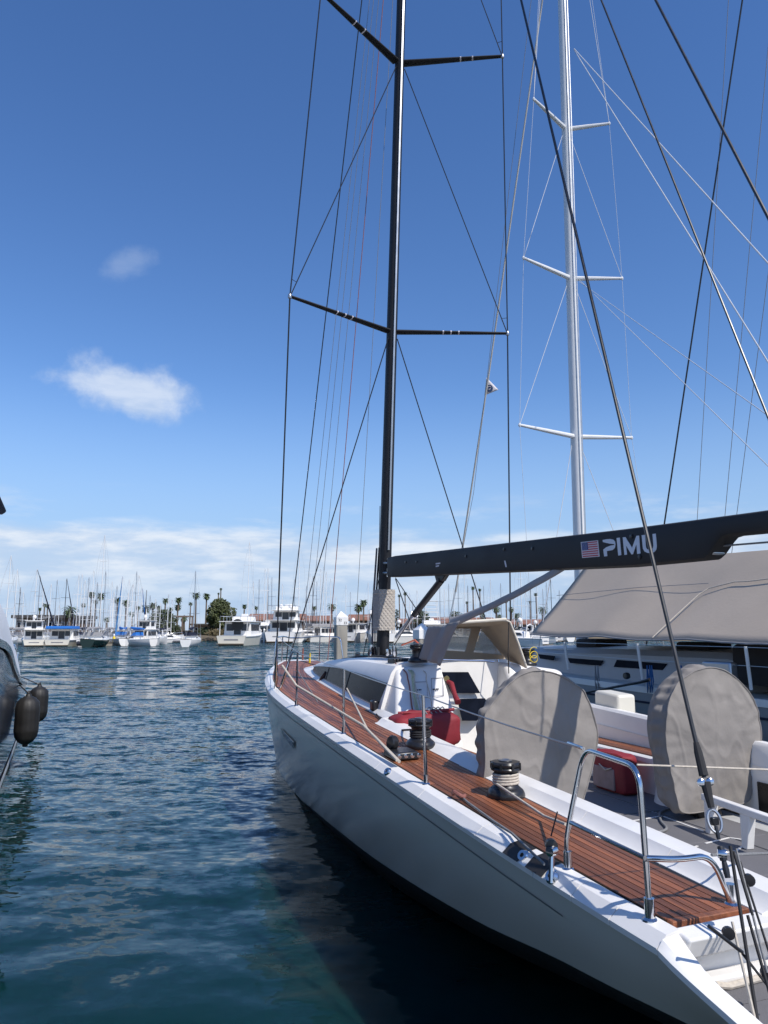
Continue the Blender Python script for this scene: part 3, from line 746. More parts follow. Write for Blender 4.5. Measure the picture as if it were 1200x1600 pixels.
def rig(side):
    a, b, c, ch = (TP1, TP2, TP3, CP) if side > 0 else (TS1, TS2, TS3, CS)
    g = side * 0.07
    wire('shroud', [ch, a], 0.011, BLACK); wire('shroud', [a, b], 0.0095, BLACK); wire('shroud', [b, c], 0.009, BLACK); wire('shroud', [c, MS(20.5, g)], 0.008, BLACK)
    wire('shroud', [(ch[0] + 0.06, ch[1] - side * 0.05, ch[2]), MS(Z1 - 0.12, g, -0.05)], 0.0085, BLACK)
    wire('shroud', [(a[0], a[1] - side * 0.015, a[2] + 0.03), MS(Z2 - 0.12, g, -0.05)], 0.0075, BLACK)
    wire('shroud', [(b[0], b[1] - side * 0.015, b[2] + 0.03), MS(15.2, g, -0.05)], 0.007, BLACK)
    for tp, zr_, r_ in ((a, Z2, 0.09), (b, 15.2, 0.08)):
        # short tie between cap shroud and diagonal above each spreader tip
        p = Vector(tp).lerp(Vector(TP2 if tp is TP1 else TS2 if tp is TS1 else TP3 if tp is TP2 else TS3), 0.055); q = Vector(tp).lerp(Vector(MS(zr_ - 0.12, g)), 0.055)
        wire('shroud_tie', [p, q], 0.004, BLACK)
    # turnbuckles at the chainplate
    for k, (dx, dt) in enumerate(((0, 0), (0.06, -0.05 * side), (-0.06, -0.02 * side))):
        base = Vector((ch[0] + dx, ch[1] + dt, ch[2] - 0.02)); top_ = base.lerp(Vector(a if k != 1 else MS(Z1 - 0.12)), 0.155 if k == 0 else 0.11)
        M().tube([base, base.lerp(top_, .15), base.lerp(top_, .2), base.lerp(top_, .55), base.lerp(top_, .6), top_], [0.016, 0.016, 0.024, 0.024, 0.014, 0.012], 10).build('turnbuckle', STEEL, yacht)
    M().box(ch[0] - 0.10, ch[0] + 0.12, ch[1] - 0.06, ch[1] + 0.06, ch[2] - 0.03, ch[2] + 0.012).build('chainplate', STEEL, yacht, bevel=0.01)
rig(1); rig(-1)
# forestay and headsail halyards
bow = (-5.35, 0.0, ZS(-5.35) + 0.06)
wire('forestay', [P_s(447, 1036, -5.2), MS(19.7, 0, -0.2)], 0.0105, BLACK)
def to_px(name, p, q, mt, r, zf, sf, ztop, off):
    foot = P_s(q[0], q[1], sf)
    # straight line that passes the upper picture point on its way to the mast
    wire(name, [foot, MS(ztop, off, -0.16)], r, mt, n=6)
to_px('halyard', None, (473, 985), ROPEG, 0.0042, 0, -4.0, 18.6, 0.02)
to_px('halyard', None, (484, 985), ROPEG, 0.0042, 0, -3.8, 17.9, 0.03)
to_px('halyard', None, (497, 990), ROPEG, 0.0042, 0, -3.4, 17.2, 0.02)
to_px('halyard', None, (512, 1031), ROPER, 0.0062, 0, -2.2, 16.6, 0.03)
to_px('halyard', None, (553, 1030), ROPEG, 0.0040, 0, -1.0, 16.0, 0.0)
wire('halyard', [P_t(566, 1032, 0.12), P_t(592, 905, 0.10), MS(4.2, 0.11, -0.1)], 0.006, ROPEB)
for k in range(7):
    w = math.pi * (0.15 + 0.8 * k / 6); r = 0.125
    x = mast_s(2.2) - 0.14 - 0.0 + math.cos(w + 1.2) * 0.15; t = math.sin(w + 0.6) * 0.13
    wire('halyard_tail', [(x, t, 2.02), (x + 0.01, t, 2.7), (mast_s(3.6) - 0.14 + math.cos(w + 1.2) * 0.14, t * 0.8, 3.6)], 0.006 if k % 3 else 0.008, [ROPEB, ROPEG, ROPEB, ROPER, ROPEB, ROPEG, ROPEB][k])

# boom
def lin(tab):
    def f(x):
        if x <= tab[0][0]: return tab[0][1]
        for (x0, y0), (x1, y1) in zip(tab[:-1], tab[1:]):
            if x <= x1: return y0 + (y1 - y0) * (x - x0) / (x1 - x0)
        return tab[-1][1]
    return f
btop = lin([(0.30, 3.425), (0.5, 3.43), (5.7, 3.15), (6.86, 3.10), (8.4, 3.04)])
bbot = lin([(0.30, 3.15), (0.5, 3.135), (5.68, 2.865), (6.40, 2.855), (6.42, 2.86), (6.55, 2.975), (6.6, 2.985), (8.4, 2.90)])
secs = []
for s in [0.30, 0.36, 0.6, 1.5, 3, 4.5, 5.6, 6.2, 6.40, 6.44, 6.48, 6.52, 6.56, 6.62, 7.2, 8.4]:
    zt_, zb_ = btop(s), bbot(s); w = 0.078 if s > 0.31 else 0.06; r = 0.03
    prof = [(w, zb_ + r), (w, zt_ - r), (w - r * .3, zt_ - r * .3), (w - r, zt_), (-w + r, zt_), (-w + r * .3, zt_ - r * .3), (-w, zt_ - r), (-w, zb_ + r), (-w + r * .3, zb_ + r * .3), (-w + r, zb_), (w - r, zb_), (w - r * .3, zb_ + r * .3)]
    secs.append([(s, t, z) for t, z in prof])
boom = M().loft(secs, closed=True, caps=True).build('boom', BOOMC, yacht, angle=35)
BT = 0.0785
def on_boom(px, py, t=BT):
    return Vector(P_t(px, py, t))
def decal(poly, name, mt, parent, lift=0.0):
    pts = [on_boom(x, y) + Vector((0, lift, 0)) for x, y in poly]
    return M().slab(pts, (0, 0.0025, 0)).build(name, mt, parent, smooth=False)
zx = lambda pts: [(890 + x / 7.5, 820 + y / 7.5) for x, y in pts]
letters = {
 'letter_p': [(390, 178), (435, 169), (480, 166), (515, 175), (535, 198), (540, 230), (532, 270), (505, 296), (438, 308), (443, 367), (408, 371), (397, 292), (430, 264), (480, 245), (526, 236), (526, 226), (480, 222), (430, 212), (393, 202)],
 'letter_i': [(553, 155), (590, 150), (608, 355), (573, 360)],
 'letter_m': [(625, 148), (655, 143), (735, 270), (785, 130), (815, 126), (832, 337), (795, 342), (785, 225), (745, 345), (728, 347), (662, 240), (675, 350), (645, 353)],
 'letter_u': [(847, 122), (885, 118), (897, 262), (907, 283), (930, 293), (957, 290), (980, 272), (985, 245), (974, 108), (1012, 103), (1024, 250), (1018, 290), (996, 318), (960, 331), (915, 330), (880, 312), (862, 280)]}
for nme, pl in letters.items(): decal(zx(pl), nme, DECAL, boom)
def fq(u, v):
    a = (133, 203); b = (335, 181); c = (353, 372); d = (150, 389)
    return tuple((a[i] * (1 - u) + b[i] * u) * (1 - v) + (d[i] * (1 - u) + c[i] * u) * v for i in (0, 1))
flag = decal(zx([fq(0, 0), fq(1, 0), fq(1, 1), fq(0, 1)]), 'flag_decal', FLAGW, boom)
for k in range(13):
    if k % 2: continue
    v0, v1 = 0.05 + 0.90 * k / 13, 0.05 + 0.90 * (k + 1) / 13; u0 = 0.40 if k < 7 else 0.05
    decal(zx([fq(u0, v0), fq(0.95, v0), fq(0.95, v1), fq(u0, v1)]), 'stripe', FLAGR, flag, 0.002)
can = decal(zx([fq(0.05, 0.05), fq(0.40, 0.05), fq(0.40, 0.535), fq(0.05, 0.535)]), 'canton', FLAGB, flag, 0.002)
m = M()
for r_ in range(9):
    for c_ in range(6 if r_ % 2 == 0 else 5):
        u = 0.075 + (c_ + (0.5 if r_ % 2 else 0)) * 0.055; v = 0.085 + r_ * 0.051
        q = [on_boom(*zx([fq(u + du, v + dv)])[0]) + Vector((0, 0.0055, 0)) for du, dv in ((0, -.014), (.012, 0), (0, .014), (-.012, 0))]
        m.add(q, [(0, 1, 2, 3)])
st = m.build('star_field', FLAGW, flag, smooth=False); st['kind'] = 'stuff'
for (x, y) in ((634, 878), (651, 878), (728, 869), (788, 858), (832, 857), (987, 838), (1000, 870)):
    M().lathe([(0.016, -0.001), (0.016, 0.008), (0.008, 0.010)], on_boom(x, y), 12, axis=(0, 1, 0)).build('boom_fitting', BLACK, boom)
decal([(788, 876), (790, 876), (792, 886), (790, 886)], 'boom_mark', FLAGW, boom)
decal([(681, 880), (688, 879), (688, 881), (681, 882)], 'boom_mark', FLAGW, boom)
decal([(681, 884), (686, 883), (686, 885), (681, 886)], 'boom_mark', FLAGW, boom)
# sheave box in the notch and outhaul line
M().box(6.40, 6.46, -0.05, 0.05, 2.88, 2.97).build('sheave_box', DULL, boom, bevel=0.01)
wire('outhaul', [P_t(1128, 853, 0), P_t(1215, 846, 0)], 0.006, ROPEG)
for z in (3.22, 3.36):
    M().tube([(mast_s(z) - 0.02, 0.05, z), (0.31, 0.045, z - 0.01)], 0.018, 8).build('gooseneck', DULL, yacht)
    M().lathe([(0.03, -0.06), (0.03, 0.06)], (mast_s(z) + 0.05, 0, z), 12).build('gooseneck_pin', STEEL, yacht)
# vang
va, vb = Vector(P_t(620, 995, 0.0)), Vector(P_t(690, 906, 0.0))
M().tube([va, va.lerp(vb, 0.45)], 0.030, 14).build('vang_tube', DULL, yacht)
M().tube([va.lerp(vb, 0.40), vb], 0.042, 14).build('vang_tube', CARBON, yacht)
M().lathe([(0.05, -0.02), (0.054, 0), (0.05, 0.02)], va.lerp(vb, 0.42), 16, axis=vb - va).build('vang_collar', STEEL, yacht)
M().hexa([(vb[0] - 0.10, -0.03, 2.98), (vb[0] + 0.06, -0.03, 2.98), (vb[0] + 0.06, 0.03, 2.98), (vb[0] - 0.10, 0.03, 2.98), (vb[0] - 0.16, -0.03, bbot(vb[0]) + 0.02), (vb[0] + 0.22, -0.03, bbot(vb[0]) + 0.02), (vb[0] + 0.22, 0.03, bbot(vb[0]) + 0.02), (vb[0] - 0.16, 0.03, bbot(vb[0]) + 0.02)]).build('vang_bracket', CARBON, yacht, bevel=0.01)
wire('vang_line', [P_t(616, 1008, 0.05), P_t(640, 970, 0.05), P_t(618, 905, 0.03)], 0.007, ROPEB)
wire('vang_line', [P_t(618, 903, 0.0), P_t(660, 966, 0.0)], 0.006, ROPEB)
# mast foot hardware
for k in range(9):
    w = 2 * math.pi * k / 9; c = (mast_s(2) - 0.12 + math.cos(w) * 0.20, math.sin(w) * 0.19, zr(0) - 0.005)
    M().tube([c, (c[0], c[1], c[2] + 0.05), (c[0] * .98, c[1] * .96, c[2] + 0.12 + 0.03 * (k % 3))], [0.012, 0.028, 0.020], 10).build('turning_block', BLACK if k % 2 else STEEL, yacht)
M().lathe([(0.21, 0), (0.21, 0.03), (0.16, 0.04)], (mast_s(2) - 0.12, 0, zr(0) - 0.012), 24).build('mast_collar', BLACK, yacht)
# black toe line along the roof with lashings
wire('roof_line', [(-2.3, 0.05, zr(-2.3) + 0.012), (-1.6, 0.16, zr(-1.6) + 0.014), (-0.6, 0.18, zr(-.6) + 0.014), (0.4, 0.2, zr(.4) + 0.014), (1.8, 0.32, zr(1.8) + 0.012)], 0.014, ROPEB)
wire('orange_loop', [P_t(628, 1008, -0.1), P_t(648, 1000, -0.1), P_t(660, 1012, -0.1), P_t(656, 1028, -0.1)], 0.012, ROPEO)
for (x, y) in ((559, 1026), (563, 1030)):
    p = Vector(P_t(x, y, 0.1)); M().lathe([(0.02, -0.02), (0.05, -0.018), (0.05, 0.018), (0.02, 0.02)], p, 14, axis=(0.3, 1, 0)).build('roof_block', BLACK, yacht)

# ------------------------------------------------------------------ winches
def winch(p, k, wraps=0, rope=ROPE, dark=BLACK):
    p = Vector(p)
    w = empty('winch', ST(p)); w.parent = yacht
    def part(prof, name, mt): MB().lathe([(r * k, h * k) for r, h in prof], (0, 0, 0), 28).build(name, mt, w, angle=40)
    part([(0.125, 0.0), (0.13, 0.012), (0.128, 0.03), (0.118, 0.05), (0.098, 0.066)], 'base', dark)
    part([(0.10, 0.064), (0.088, 0.075), (0.076, 0.10), (0.074, 0.155), (0.086, 0.172)], 'drum', mat('worn_black_drum', (0.035, 0.035, 0.038), 0.38, metal=0.5, var=0.3, vscale=14))
    part([(0.086, 0.170), (0.100, 0.178), (0.103, 0.188), (0.098, 0.196), (0.090, 0.198), (0.090, 0.204), (0.102, 0.208), (0.104, 0.220), (0.094, 0.234), (0.05, 0.238)], 'self_tailer', dark)
    part([(0.045, 0.236), (0.048, 0.243), (0.03, 0.247), (0.018, 0.240)], 'cap', DULL)
    for i in range(8):
        a = 2 * math.pi * i / 8
        MB().box(0.098 * k, 0.108 * k, -0.008 * k, 0.008 * k, 0.182 * k, 0.230 * k).build('rib', dark, w, smooth=False).rotation_euler = (0, 0, a)
    if wraps:
        pts = []
        for i in range(wraps * 16 + 1):
            a = 2 * math.pi * i / 16; pts.append((math.cos(a) * 0.084 * k, math.sin(a) * 0.084 * k, (0.088 + 0.0185 * i / 16) * k))
        MB().tube(pts, 0.0095 * k, 8).build('rope_turns', rope, w)
    return w
WPA = P_d(791, 1245, 0.06); WPF = P_d(657, 1168, 0.065)
winch(WPA, 0.95, 4); winch(WPF, 1.02, 3, ROPEB)
WR = P_t(653, 1042, 0.42); winch((WR[0], WR[1], zr(2) - 0.004), 0.86)
WS = P_s(840, 1036, 2.5); winch((2.30, -1.0, 1.985), 0.86)
q = P_s(906, 1106, 2.9); M().box(q[0] - .1, q[0] + .1, q[1] - .06, q[1] + .06, q[2] - .12, q[2] + .02).build('clutch_bank', BLACK, yacht, bevel=0.02)
# fairlead box beside the forward winch
q = Vector(P_d(631, 1183, 0.065))
bx = M().hexa([q + Vector(v) for v in ((-0.15, 0.13, 0), (0.13, 0.13, 0), (0.13, -0.09, 0), (-0.15, -0.09, 0), (-0.14, 0.12, 0.055), (0.12, 0.12, 0.055), (0.12, -0.08, 0.06), (-0.14, -0.08, 0.06))]).build('fairlead_box', BLACK, yacht, bevel=0.012)
for i in range(4):
    M().lathe([(0.018, -0.004), (0.018, 0.006), (0.010, 0.008)], q + Vector((0.123, 0.085 - i * 0.055, 0.03)), 12, axis=(1, 0, 0)).build('bolt', STEEL, bx)
M().lathe([(0.05, -0.03), (0.06, -0.015), (0.06, 0.015), (0.05, 0.03)], q + Vector((-0.10, 0.06, 0.10)), 16, axis=(0.2, 1, 0.2)).build('cam_block', BLACK, yacht)
# organiser and small fittings along the ledge
o = Vector(P_d(585, 1108, 0.1))
M().box(o.x - 0.06, o.x + 0.06, o.y - 0.03, o.y + 0.04, o.z - 0.02, o.z + 0.10).build('organiser', BLACK, yacht, bevel=0.02)
M().tube([(o.x + 0.02, o.y - 0.08, o.z), (o.x + 0.02, o.y - 0.08, o.z + 0.14)], 0.012).build('organiser_pin', STEEL, yacht)
for x, y in ((635, 1121), (642, 1125)):
    c = P_d(x, y, 0.085); M().lathe([(0.05, 0), (0.05, 0.035), (0.04, 0.045)], c, 16).build('deck_knob', BLACK, yacht)
c = Vector(P_d(503, 1064, 0.08)); M().tube([c, c + Vector((0.03, 0, 0.05)), c + Vector((0.12, -0.02, 0.14))], [0.05, 0.04, 0.02], 10).build('jib_lead', BLACK, yacht)
# line clutches on the roof and their tails
for i in range(5):
    p = P_t(628 + i * 5, 1047 - i * 0.6, 0.55 - i * 0.04)
    M().box(1.72, 1.94, p[1] - 0.016, p[1] + 0.016, zr(1.9) - 0.06, zr(1.9) + 0.025).build('line_clutch', BLACK, yacht, bevel=0.008)
def rnd2(pts, n=4):
    pts = [Vector(p) for p in pts]; out = []
    for i in range(len(pts) - 1):
        p0, p1_, p2_, p3_ = pts[max(i - 1, 0)], pts[i], pts[i + 1], pts[min(i + 2, len(pts) - 1)]
        for k in range(n):
            u = k / n; out.append(0.5 * ((2 * p1_) + (p2_ - p0) * u + (2 * p0 - 5 * p1_ + 4 * p2_ - p3_) * u * u + (3 * p1_ - p0 - 3 * p2_ + p3_) * u ** 3))
    out.append(pts[-1]); return out
for i, (mt, x0, x1, r) in enumerate(((ROPER, 634, 643, 0.008), (ROPEY, 641, 648, 0.009), (ROPEY, 644, 650, 0.008), (ROPE, 646, 654, 0.008), (ROPE, 665, 672, 0.006))):
    a = P_t(x0, 1046, 0.55); pts_ = [(2.0, P_face(x0, 1052)[1], 2.02)] + [P_face(lerp(x0, x1 + 3, f) + 1.2 * math.sin(5 * f + i), lerp(1050, 1109, f), 0.02 + 0.015 * math.sin(3 * f)) for f in (0, .2, .4, .6, .8, 1)] + [P_s(x1 + 10, 1117, 3.02)]
    wire('rope_tail', rnd2(pts_), r, mt, n=6)
wire('side_line', [P_t(560, 1075, 0.74), P_t(598, 1056, 0.60), P_t(640, 1046, 0.45)], 0.005, ROPEG)

# ------------------------------------------------------------------ stanchions, lifelines, pulpits
stn = []
for (bx_, by_, tx, ty) in ((463, 1103, 465, 1019), (537, 1147, 537, 1045), (666, 1226, 661, 1086)):
    b_ = Vector(P_d(bx_, by_, 0.05)); t_ = Vector(P_s(tx, ty, b_.x))
    M().tube([b_ - Vector((0, 0, .01)), t_], 0.0125, 10).build('stanchion', STEEL, yacht)
    M().lathe([(0.032, 0), (0.030, 0.012), (0.019, 0.02), (0.019, 0.07)], b_ - Vector((0, 0, .005)), 14).build('stanchion_base', STEEL, yacht)
    stn.append((b_, t_))
L1b = Vector(P_d(888, 1358, 0.05)); L1t = Vector(P_s(905, 1178, L1b.x - 0.02)); 
L2b = Vector(P_d(1016, 1437, 0.05)); L2t = Vector(P_s(1002, 1222, L2b.x))
top0 = Vector(P_s(912, 1170, L1b.x + 0.03)); top1 = Vector(P_s(982, 1193, L2b.x - 0.10))
kink = Vector(P_s(884, 1312, L1b.x))
def rnd(pts, n=6):
    """soften the corners of a polyline"""
    pts = [Vector(p) for p in pts]; out = [pts[0]]
    for a, b, c in zip(pts[:-2], pts[1:-1], pts[2:]):
        r = 0.42
        p0 = b + (a - b) * min(r, 0.10 / max((a - b).length, 1e-6)); p1 = b + (c - b) * min(r, 0.10 / max((c - b).length, 1e-6))
        for i in range(n + 1):
            f = i / n; out.append(p0 * (1 - f) ** 2 + b * 2 * f * (1 - f) + p1 * f ** 2)
    out.append(pts[-1]); return out
ctop = Vector(P_s(998, 1199, L2b.x - 0.02))
push = M().tube(rnd([L1b, kink, top0, ctop, L2b]), 0.0125, 12).build('pushpit', STEEL, yacht, angle=60)
mid0 = Vector(P_s(889, 1284, L1b.x)); mid1 = Vector(P_s(1008, 1341, L2b.x))
in_b = Vector(P_d(1143, 1413, 0.06)); mid2 = Vector(P_s(1112, 1336, in_b.x))
M().tube([mid0, mid1], 0.010, 10).build('mid_rail', STEEL, push)
M().tube(rnd([mid1, Vector(P_s(1060, 1343, lerp(L2b.x, in_b.x, .5))), mid2, in_b]), 0.0125, 12).build('inner_rail', STEEL, push, angle=60)
for b_ in (L1b, L2b, in_b):
    M().lathe([(0.034, 0), (0.032, 0.010), (0.021, 0.018), (0.021, 0.09)], b_ - Vector((0, 0, .008)), 14).build('rail_foot', STEEL, push)
def sag(a, b, d, n=8):
    a = Vector(a); b = Vector(b); return [a.lerp(b, i / n) - Vector((0, 0, d * 4 * (i / n) * (1 - i / n))) for i in range(n + 1)]
bow_t = Vector((-5.0, 0.50, ZS(-5) + 0.55))
for a, b in zip([bow_t] + [x[1] for x in stn], [x[1] for x in stn] + [top0]):
    wire('lifeline', sag(a, b, 0.012), 0.0045, DULL, n=6)
wire('turnbuckle', [Vector(P_s(888, 1161, L1b.x - 0.15)), top0], 0.009, STEEL)
wire('lifeline', [Vector(P_s(995, 1195, L2b.x)), P_z(1215, 1203, 1.78)], 0.0042, ROPE, n=6)
wire('lifeline', [mid2, P_z(1215, 1333, 1.3)], 0.006, ROPEG, n=6)
# bow pulpit
pl = []
for sg in (1, -1):
    pts = [(-4.5, sg * 0.72, ZS(-4.5) + 0.05), (-4.55, sg * 0.66, ZS(-4.5) + 0.58), (-5.2, sg * 0.40, ZS(-5) + 0.58), (-5.7, sg * 0.12, ZS(-5.5) + 0.52)]
    M().tube(rnd(pts), 0.013, 10).build('bow_rail', STEEL, yacht)
    M().tube([(-5.25, sg * 0.40, ZS(-5.2) + 0.05), (-5.2, sg * 0.40, ZS(-5) + 0.58)], 0.012, 10).build('bow_rail', STEEL, yacht)
M().tube([(-5.7, 0.12, ZS(-5.5) + 0.52), (-5.78, 0, ZS(-5.5) + 0.52), (-5.7, -0.12, ZS(-5.5) + 0.52)], 0.013, 10).build('bow_rail', STEEL, yacht)
for (x, y, mt) in ((473, 1022, ROPER), (484, 1030, YELLOW)):
    p = Vector(P_s(x, y, -4.6)); M().tube([p + Vector((0, 0, -.12)), p, p + Vector((0.03, 0, 0.12))], [0.016, 0.022, 0.012], 10).build('snap_shackle', mt, yacht)
# jib sheets led aft along the deck
wire('jib_sheet', [P_d(441, 1040, 0.6), P_d(463, 1071, 0.42), P_d(568, 1134, 0.22), P_d(624, 1190, 0.10)], 0.012, ROPE)
wire('jib_sheet', [P_d(542, 1076, 0.30), P_d(574, 1140, 0.20), P_d(620, 1188, 0.11)], 0.010, ROPE)
wire('jib_sheet', [P_d(463, 1045, 0.30), P_d(496, 1096, 0.10)], 0.007, ROPEG)
wire('lazy_sheet', [P_d(588, 1116, 0.09), P_d(600, 1130, 0.08), P_d(626, 1141, 0.075), P_d(645, 1140, 0.2)], 0.009, ROPEB)
wire('runner_tail', [Vector(WPA) + Vector((0.02, 0.08, 0.09)), P_d(850, 1275, 0.10), P_d(884, 1288, 0.2)], 0.008, ROPE)
wire('runner_tail', [P_d(716, 1240, 0.075), P_d(730, 1253, 0.07), P_d(770, 1282, 0.07), P_d(800, 1302, 0.075), P_d(850, 1350, 0.09)], 0.007, ROPEG)
p = P_d(713, 1243, 0.08); M().tube(rnd([Vector(p) + Vector((-.05, 0, 0)), Vector(p) + Vector((0, .02, .03)), Vector(p) + Vector((.06, -.02, .0)), Vector(p) + Vector((.02, -.05, .0))]), 0.012).build('rope_knot', ROPER, yacht)
# fittings on the gunwale
def pad(x, y):
    c = Vector(P_d(x, y, 0.0)); rows = []
    for ds in (-0.075, 0.075):
        rows.append([(q[0], q[1] + 0.003, q[2] + 0.003) for q in gunwale_sec(c.x + ds, 1)[1:5]])
    M().loft(rows).build('chafe_pad', RUBBER, yacht, smooth=False)
pad(800, 1341); pad(838, 1364)
for x, y in ((818, 1338), (862, 1370), (606, 1206), (458, 1095)):
    c = Vector(P_d(x, y, 0.03)); M().lathe([(0.030, -0.02), (0.034, 0.0), (0.026, 0.016), (0.012, 0.016), (0.010, 0.002)], c, 18, axis=(0.25, 0.8, 0.6)).build('fairlead', STEEL, yacht)
bl = Vector(P_d(862, 1338, 0.12))
M().lathe([(0.014, -0.020), (0.029, -0.016), (0.029, 0.016), (0.014, 0.020)], bl + Vector((0, 0, 0.05)), 16, axis=(1, 0.4, 0)).build('runner_block', BLACK, yacht)
M().lathe([(0.011, -0.022), (0.023, -0.020), (0.025, 0.0), (0.023, 0.020), (0.011, 0.022)], bl + Vector((0.02, 0.01, 0.03)), 14, axis=(0.4, 1, 0)).build('runner_block', STEEL, yacht)
M().tube([bl + Vector((0, 0, 0.0)), bl + Vector((0.02, 0.02, -0.11))], 0.013).build('shackle', STEEL, yacht)
M().tube([bl + Vector((0.0, 0, 0.09)), Vector(P_s(871, 1268, bl.x)), ], 0.0035).build('lashing', ROPEB, yacht)

# ------------------------------------------------------------------ running backstay with its tackle
RA = Vector(P_z(1192, 1604, PLAT + .01)); RB = Vector(MS(19.6, 0.0, 0.05))
def on_runner(py):
    lo, hi = 0.0, 1.0
    c, s = math.cos(PITCH), math.sin(PITCH)
    for _ in range(50):
        f = (lo + hi) / 2; q = RA.lerp(RB, f); w = ORG + AFT * q.x + PORT * q.y + Vector((0, 0, q.z)) - Vector((0, 0, H))
        y = 800 - FOC * (-w.y * s + w.z * c) / (w.y * c + w.z * s)
        if y > py: lo = f
        else: hi = f
    return RA.lerp(RB, lo)
rdir = (RB - RA).normalized()
wire('running_backstay', [on_runner(1215), RB], 0.0088, BLACK)
M().tube([on_runner(1160), on_runner(1175), on_runner(1212)], [0.011, 0.017, 0.019], 10).build('backstay_sleeve', ROPEB, yacht)
b1 = on_runner(1222)
for sg in (-1, 1):
    M().lathe([(0.009, -0.010), (0.016, -0.006), (0.016, 0.006), (0.009, 0.010)], b1 + Vector((0, sg * 0.022, 0)), 14, axis=(0.8, 0.4, 0.2)).build('block_cheek', STEEL, yacht)
M().tube([b1, on_runner(1262)], [0.021, 0.013], 10).build('runner_strop', ROPEB, yacht)
rc = on_runner(1283); a_ = rdir; b_ = Vector((0.5, -1, 0)).normalized()
M().tube([rc + a_ * math.cos(w) * 0.042 + b_ * math.sin(w) * 0.025 for w in [2 * math.pi * i / 24 for i in range(25)]], 0.006, 8, cap=False).build('ring_link', DULL, yacht)
M().hexa([rc + Vector(v) * 0.75 for v in ((-.012, .022, -.02), (.012, .022, -.02), (.012, -.022, -.02), (-.012, -.022, -.02), (-.012, .022, .02), (.012, .022, .02), (.012, -.022, .02), (-.012, -.022, .02))]).build('load_pin', BLACK, yacht, bevel=0.004)
for y0, y1, r in ((1290, 1312, 0.009), (1322, 1345, 0.017), (1345, 1372, 0.013)):
    M().tube([on_runner(y0), on_runner((y0 + y1) / 2), on_runner(y1)], [r * .7, r, r * .8], 10).build('runner_block', BLACK, yacht)
M().lathe([(0.016, -0.016), (0.02, 0), (0.016, 0.016)], on_runner(1334), 14, axis=(0.6, -0.8, 0)).build('block_cheek', STEEL, yacht)
for (xa, ya, xb, yb, r, mt) in ((1141, 1322, 1186, 1612, 0.0075, ROPEB), (1146, 1330, 1176, 1430, 0.006, ROPEB), (1150, 1326, 1199, 1520, 0.005, ROPEG), (1156, 1345, 1212, 1520, 0.005, ROPEB), (1144, 1440, 1184, 1612, 0.006, ROPE), (1168, 1430, 1205, 1560, 0.0065, ROPEB), (1160, 1490, 1215, 1560, 0.005, ROPEB)):
    q0 = Vector(P_s(xa, ya, on_runner(ya).x - 0.01)); q1 = Vector(P_s(xb, yb, on_runner(min(yb, 1600)).x + 0.02))
    wire('runner_tackle', [q0, q1], r, mt, n=6)
for (x, y) in ((1138, 1458), (1170, 1375), (1198, 1520)):
    p = Vector(P_s(x, y, on_runner(y).x)); M().lathe([(0.010, -0.011), (0.022, -0.010), (0.022, 0.010), (0.010, 0.011)], p, 14, axis=(0.9, 0.5, 0)).build('tackle_block', BLACK, yacht)
wire('tackle_arm', [P_s(1107, 1447, on_runner(1460).x), P_s(1160, 1488, on_runner(1488).x)], 0.007, BLACK)
# other backstays from the masthead to the stern quarter
def stay_px(px, py, s_end, zt_, r, name='backstay'):
    p = P_s(px, py, s_end); wire(name, [p, MS(zt_, 0, 0.05)], r, BLACK)
stay_px(1205, 664, 6.9, 19.9, 0.0075)
stay_px(1215, 368, 7.9, 19.9, 0.0075)

# ------------------------------------------------------------------ sprayhood
FS, AS = 1.95, 2.55
def fpx(x, y, s=FS): return Vector(P_s(x, y, s))
front_l = [(688, 1019), (697, 1000), (704, 981), (710, 978), (730, 977.5), (745, 978), (750, 980), (768, 1002), (788, 1027)]
aft_l = [(684, 1038), (692, 1006), (702, 975), (709, 971), (755, 969.5), (790, 969), (797, 972), (810, 1005), (823, 1043)]
fr = [fpx(*q) for q in front_l]; ar = [fpx(*q, AS) for q in aft_l]
rows = []
for j in range(9):
    f = j / 8; row = []
    for i, (u, v) in enumerate(zip(fr, ar)):
        x = u.lerp(v, f)
        k = 0.025 * math.sin(math.pi * f)
        x = x + (Vector((0, 0, -k)) if 2 < i < 6 else Vector((0, k * (1 if i > 4 else -1), 0.008 * math.sin(9 * f + i)))); row.append(x)
    rows.append(row)
hood = M().loft(rows).build('sprayhood', TAN, yacht, angle=60)
sm = hood.modifiers.new('thick', 'SOLIDIFY'); sm.thickness = 0.008
for poly in ([(704, 977), (751, 977), (753, 982), (703, 982)], [(703, 982), (711, 982), (694, 1016), (687, 1016)], [(737, 982), (751, 982), (740, 1019), (727, 1018)], [(687, 1016), (694, 1016), (727, 1018), (740, 1019), (785, 1023), (790, 1030), (684, 1031)]):
    M().slab([fpx(*q) for q in poly], (-0.012, 0, 0)).build('front_panel', TAN, hood, smooth=False)
for poly in ([(711, 982), (737, 982), (727, 1018), (694, 1016)], [(753, 983), (776, 1010), (786, 1024), (740, 1019)]):
    M().slab([fpx(*q) for q in poly], (-0.004, 0, 0)).build('clear_window', VINYL, hood, smooth=False)
M().tube(ar, 0.012, 8).build('hood_frame', mat('pale_binding', (0.62, 0.57, 0.48), 0.7), hood)
M().tube([ar[2] + Vector((0.01, 0, 0.01)), ar[5] + Vector((0.01, 0, .01))], 0.018, 8).build('hood_binding', MATS['pale_binding'], hood)
M().tube([fpx(690, 1031, 2.6), fpx(760, 1033, 2.6), fpx(772, 1034, 2.6)], 0.012, 8).build('grab_rail', STEEL, yacht)
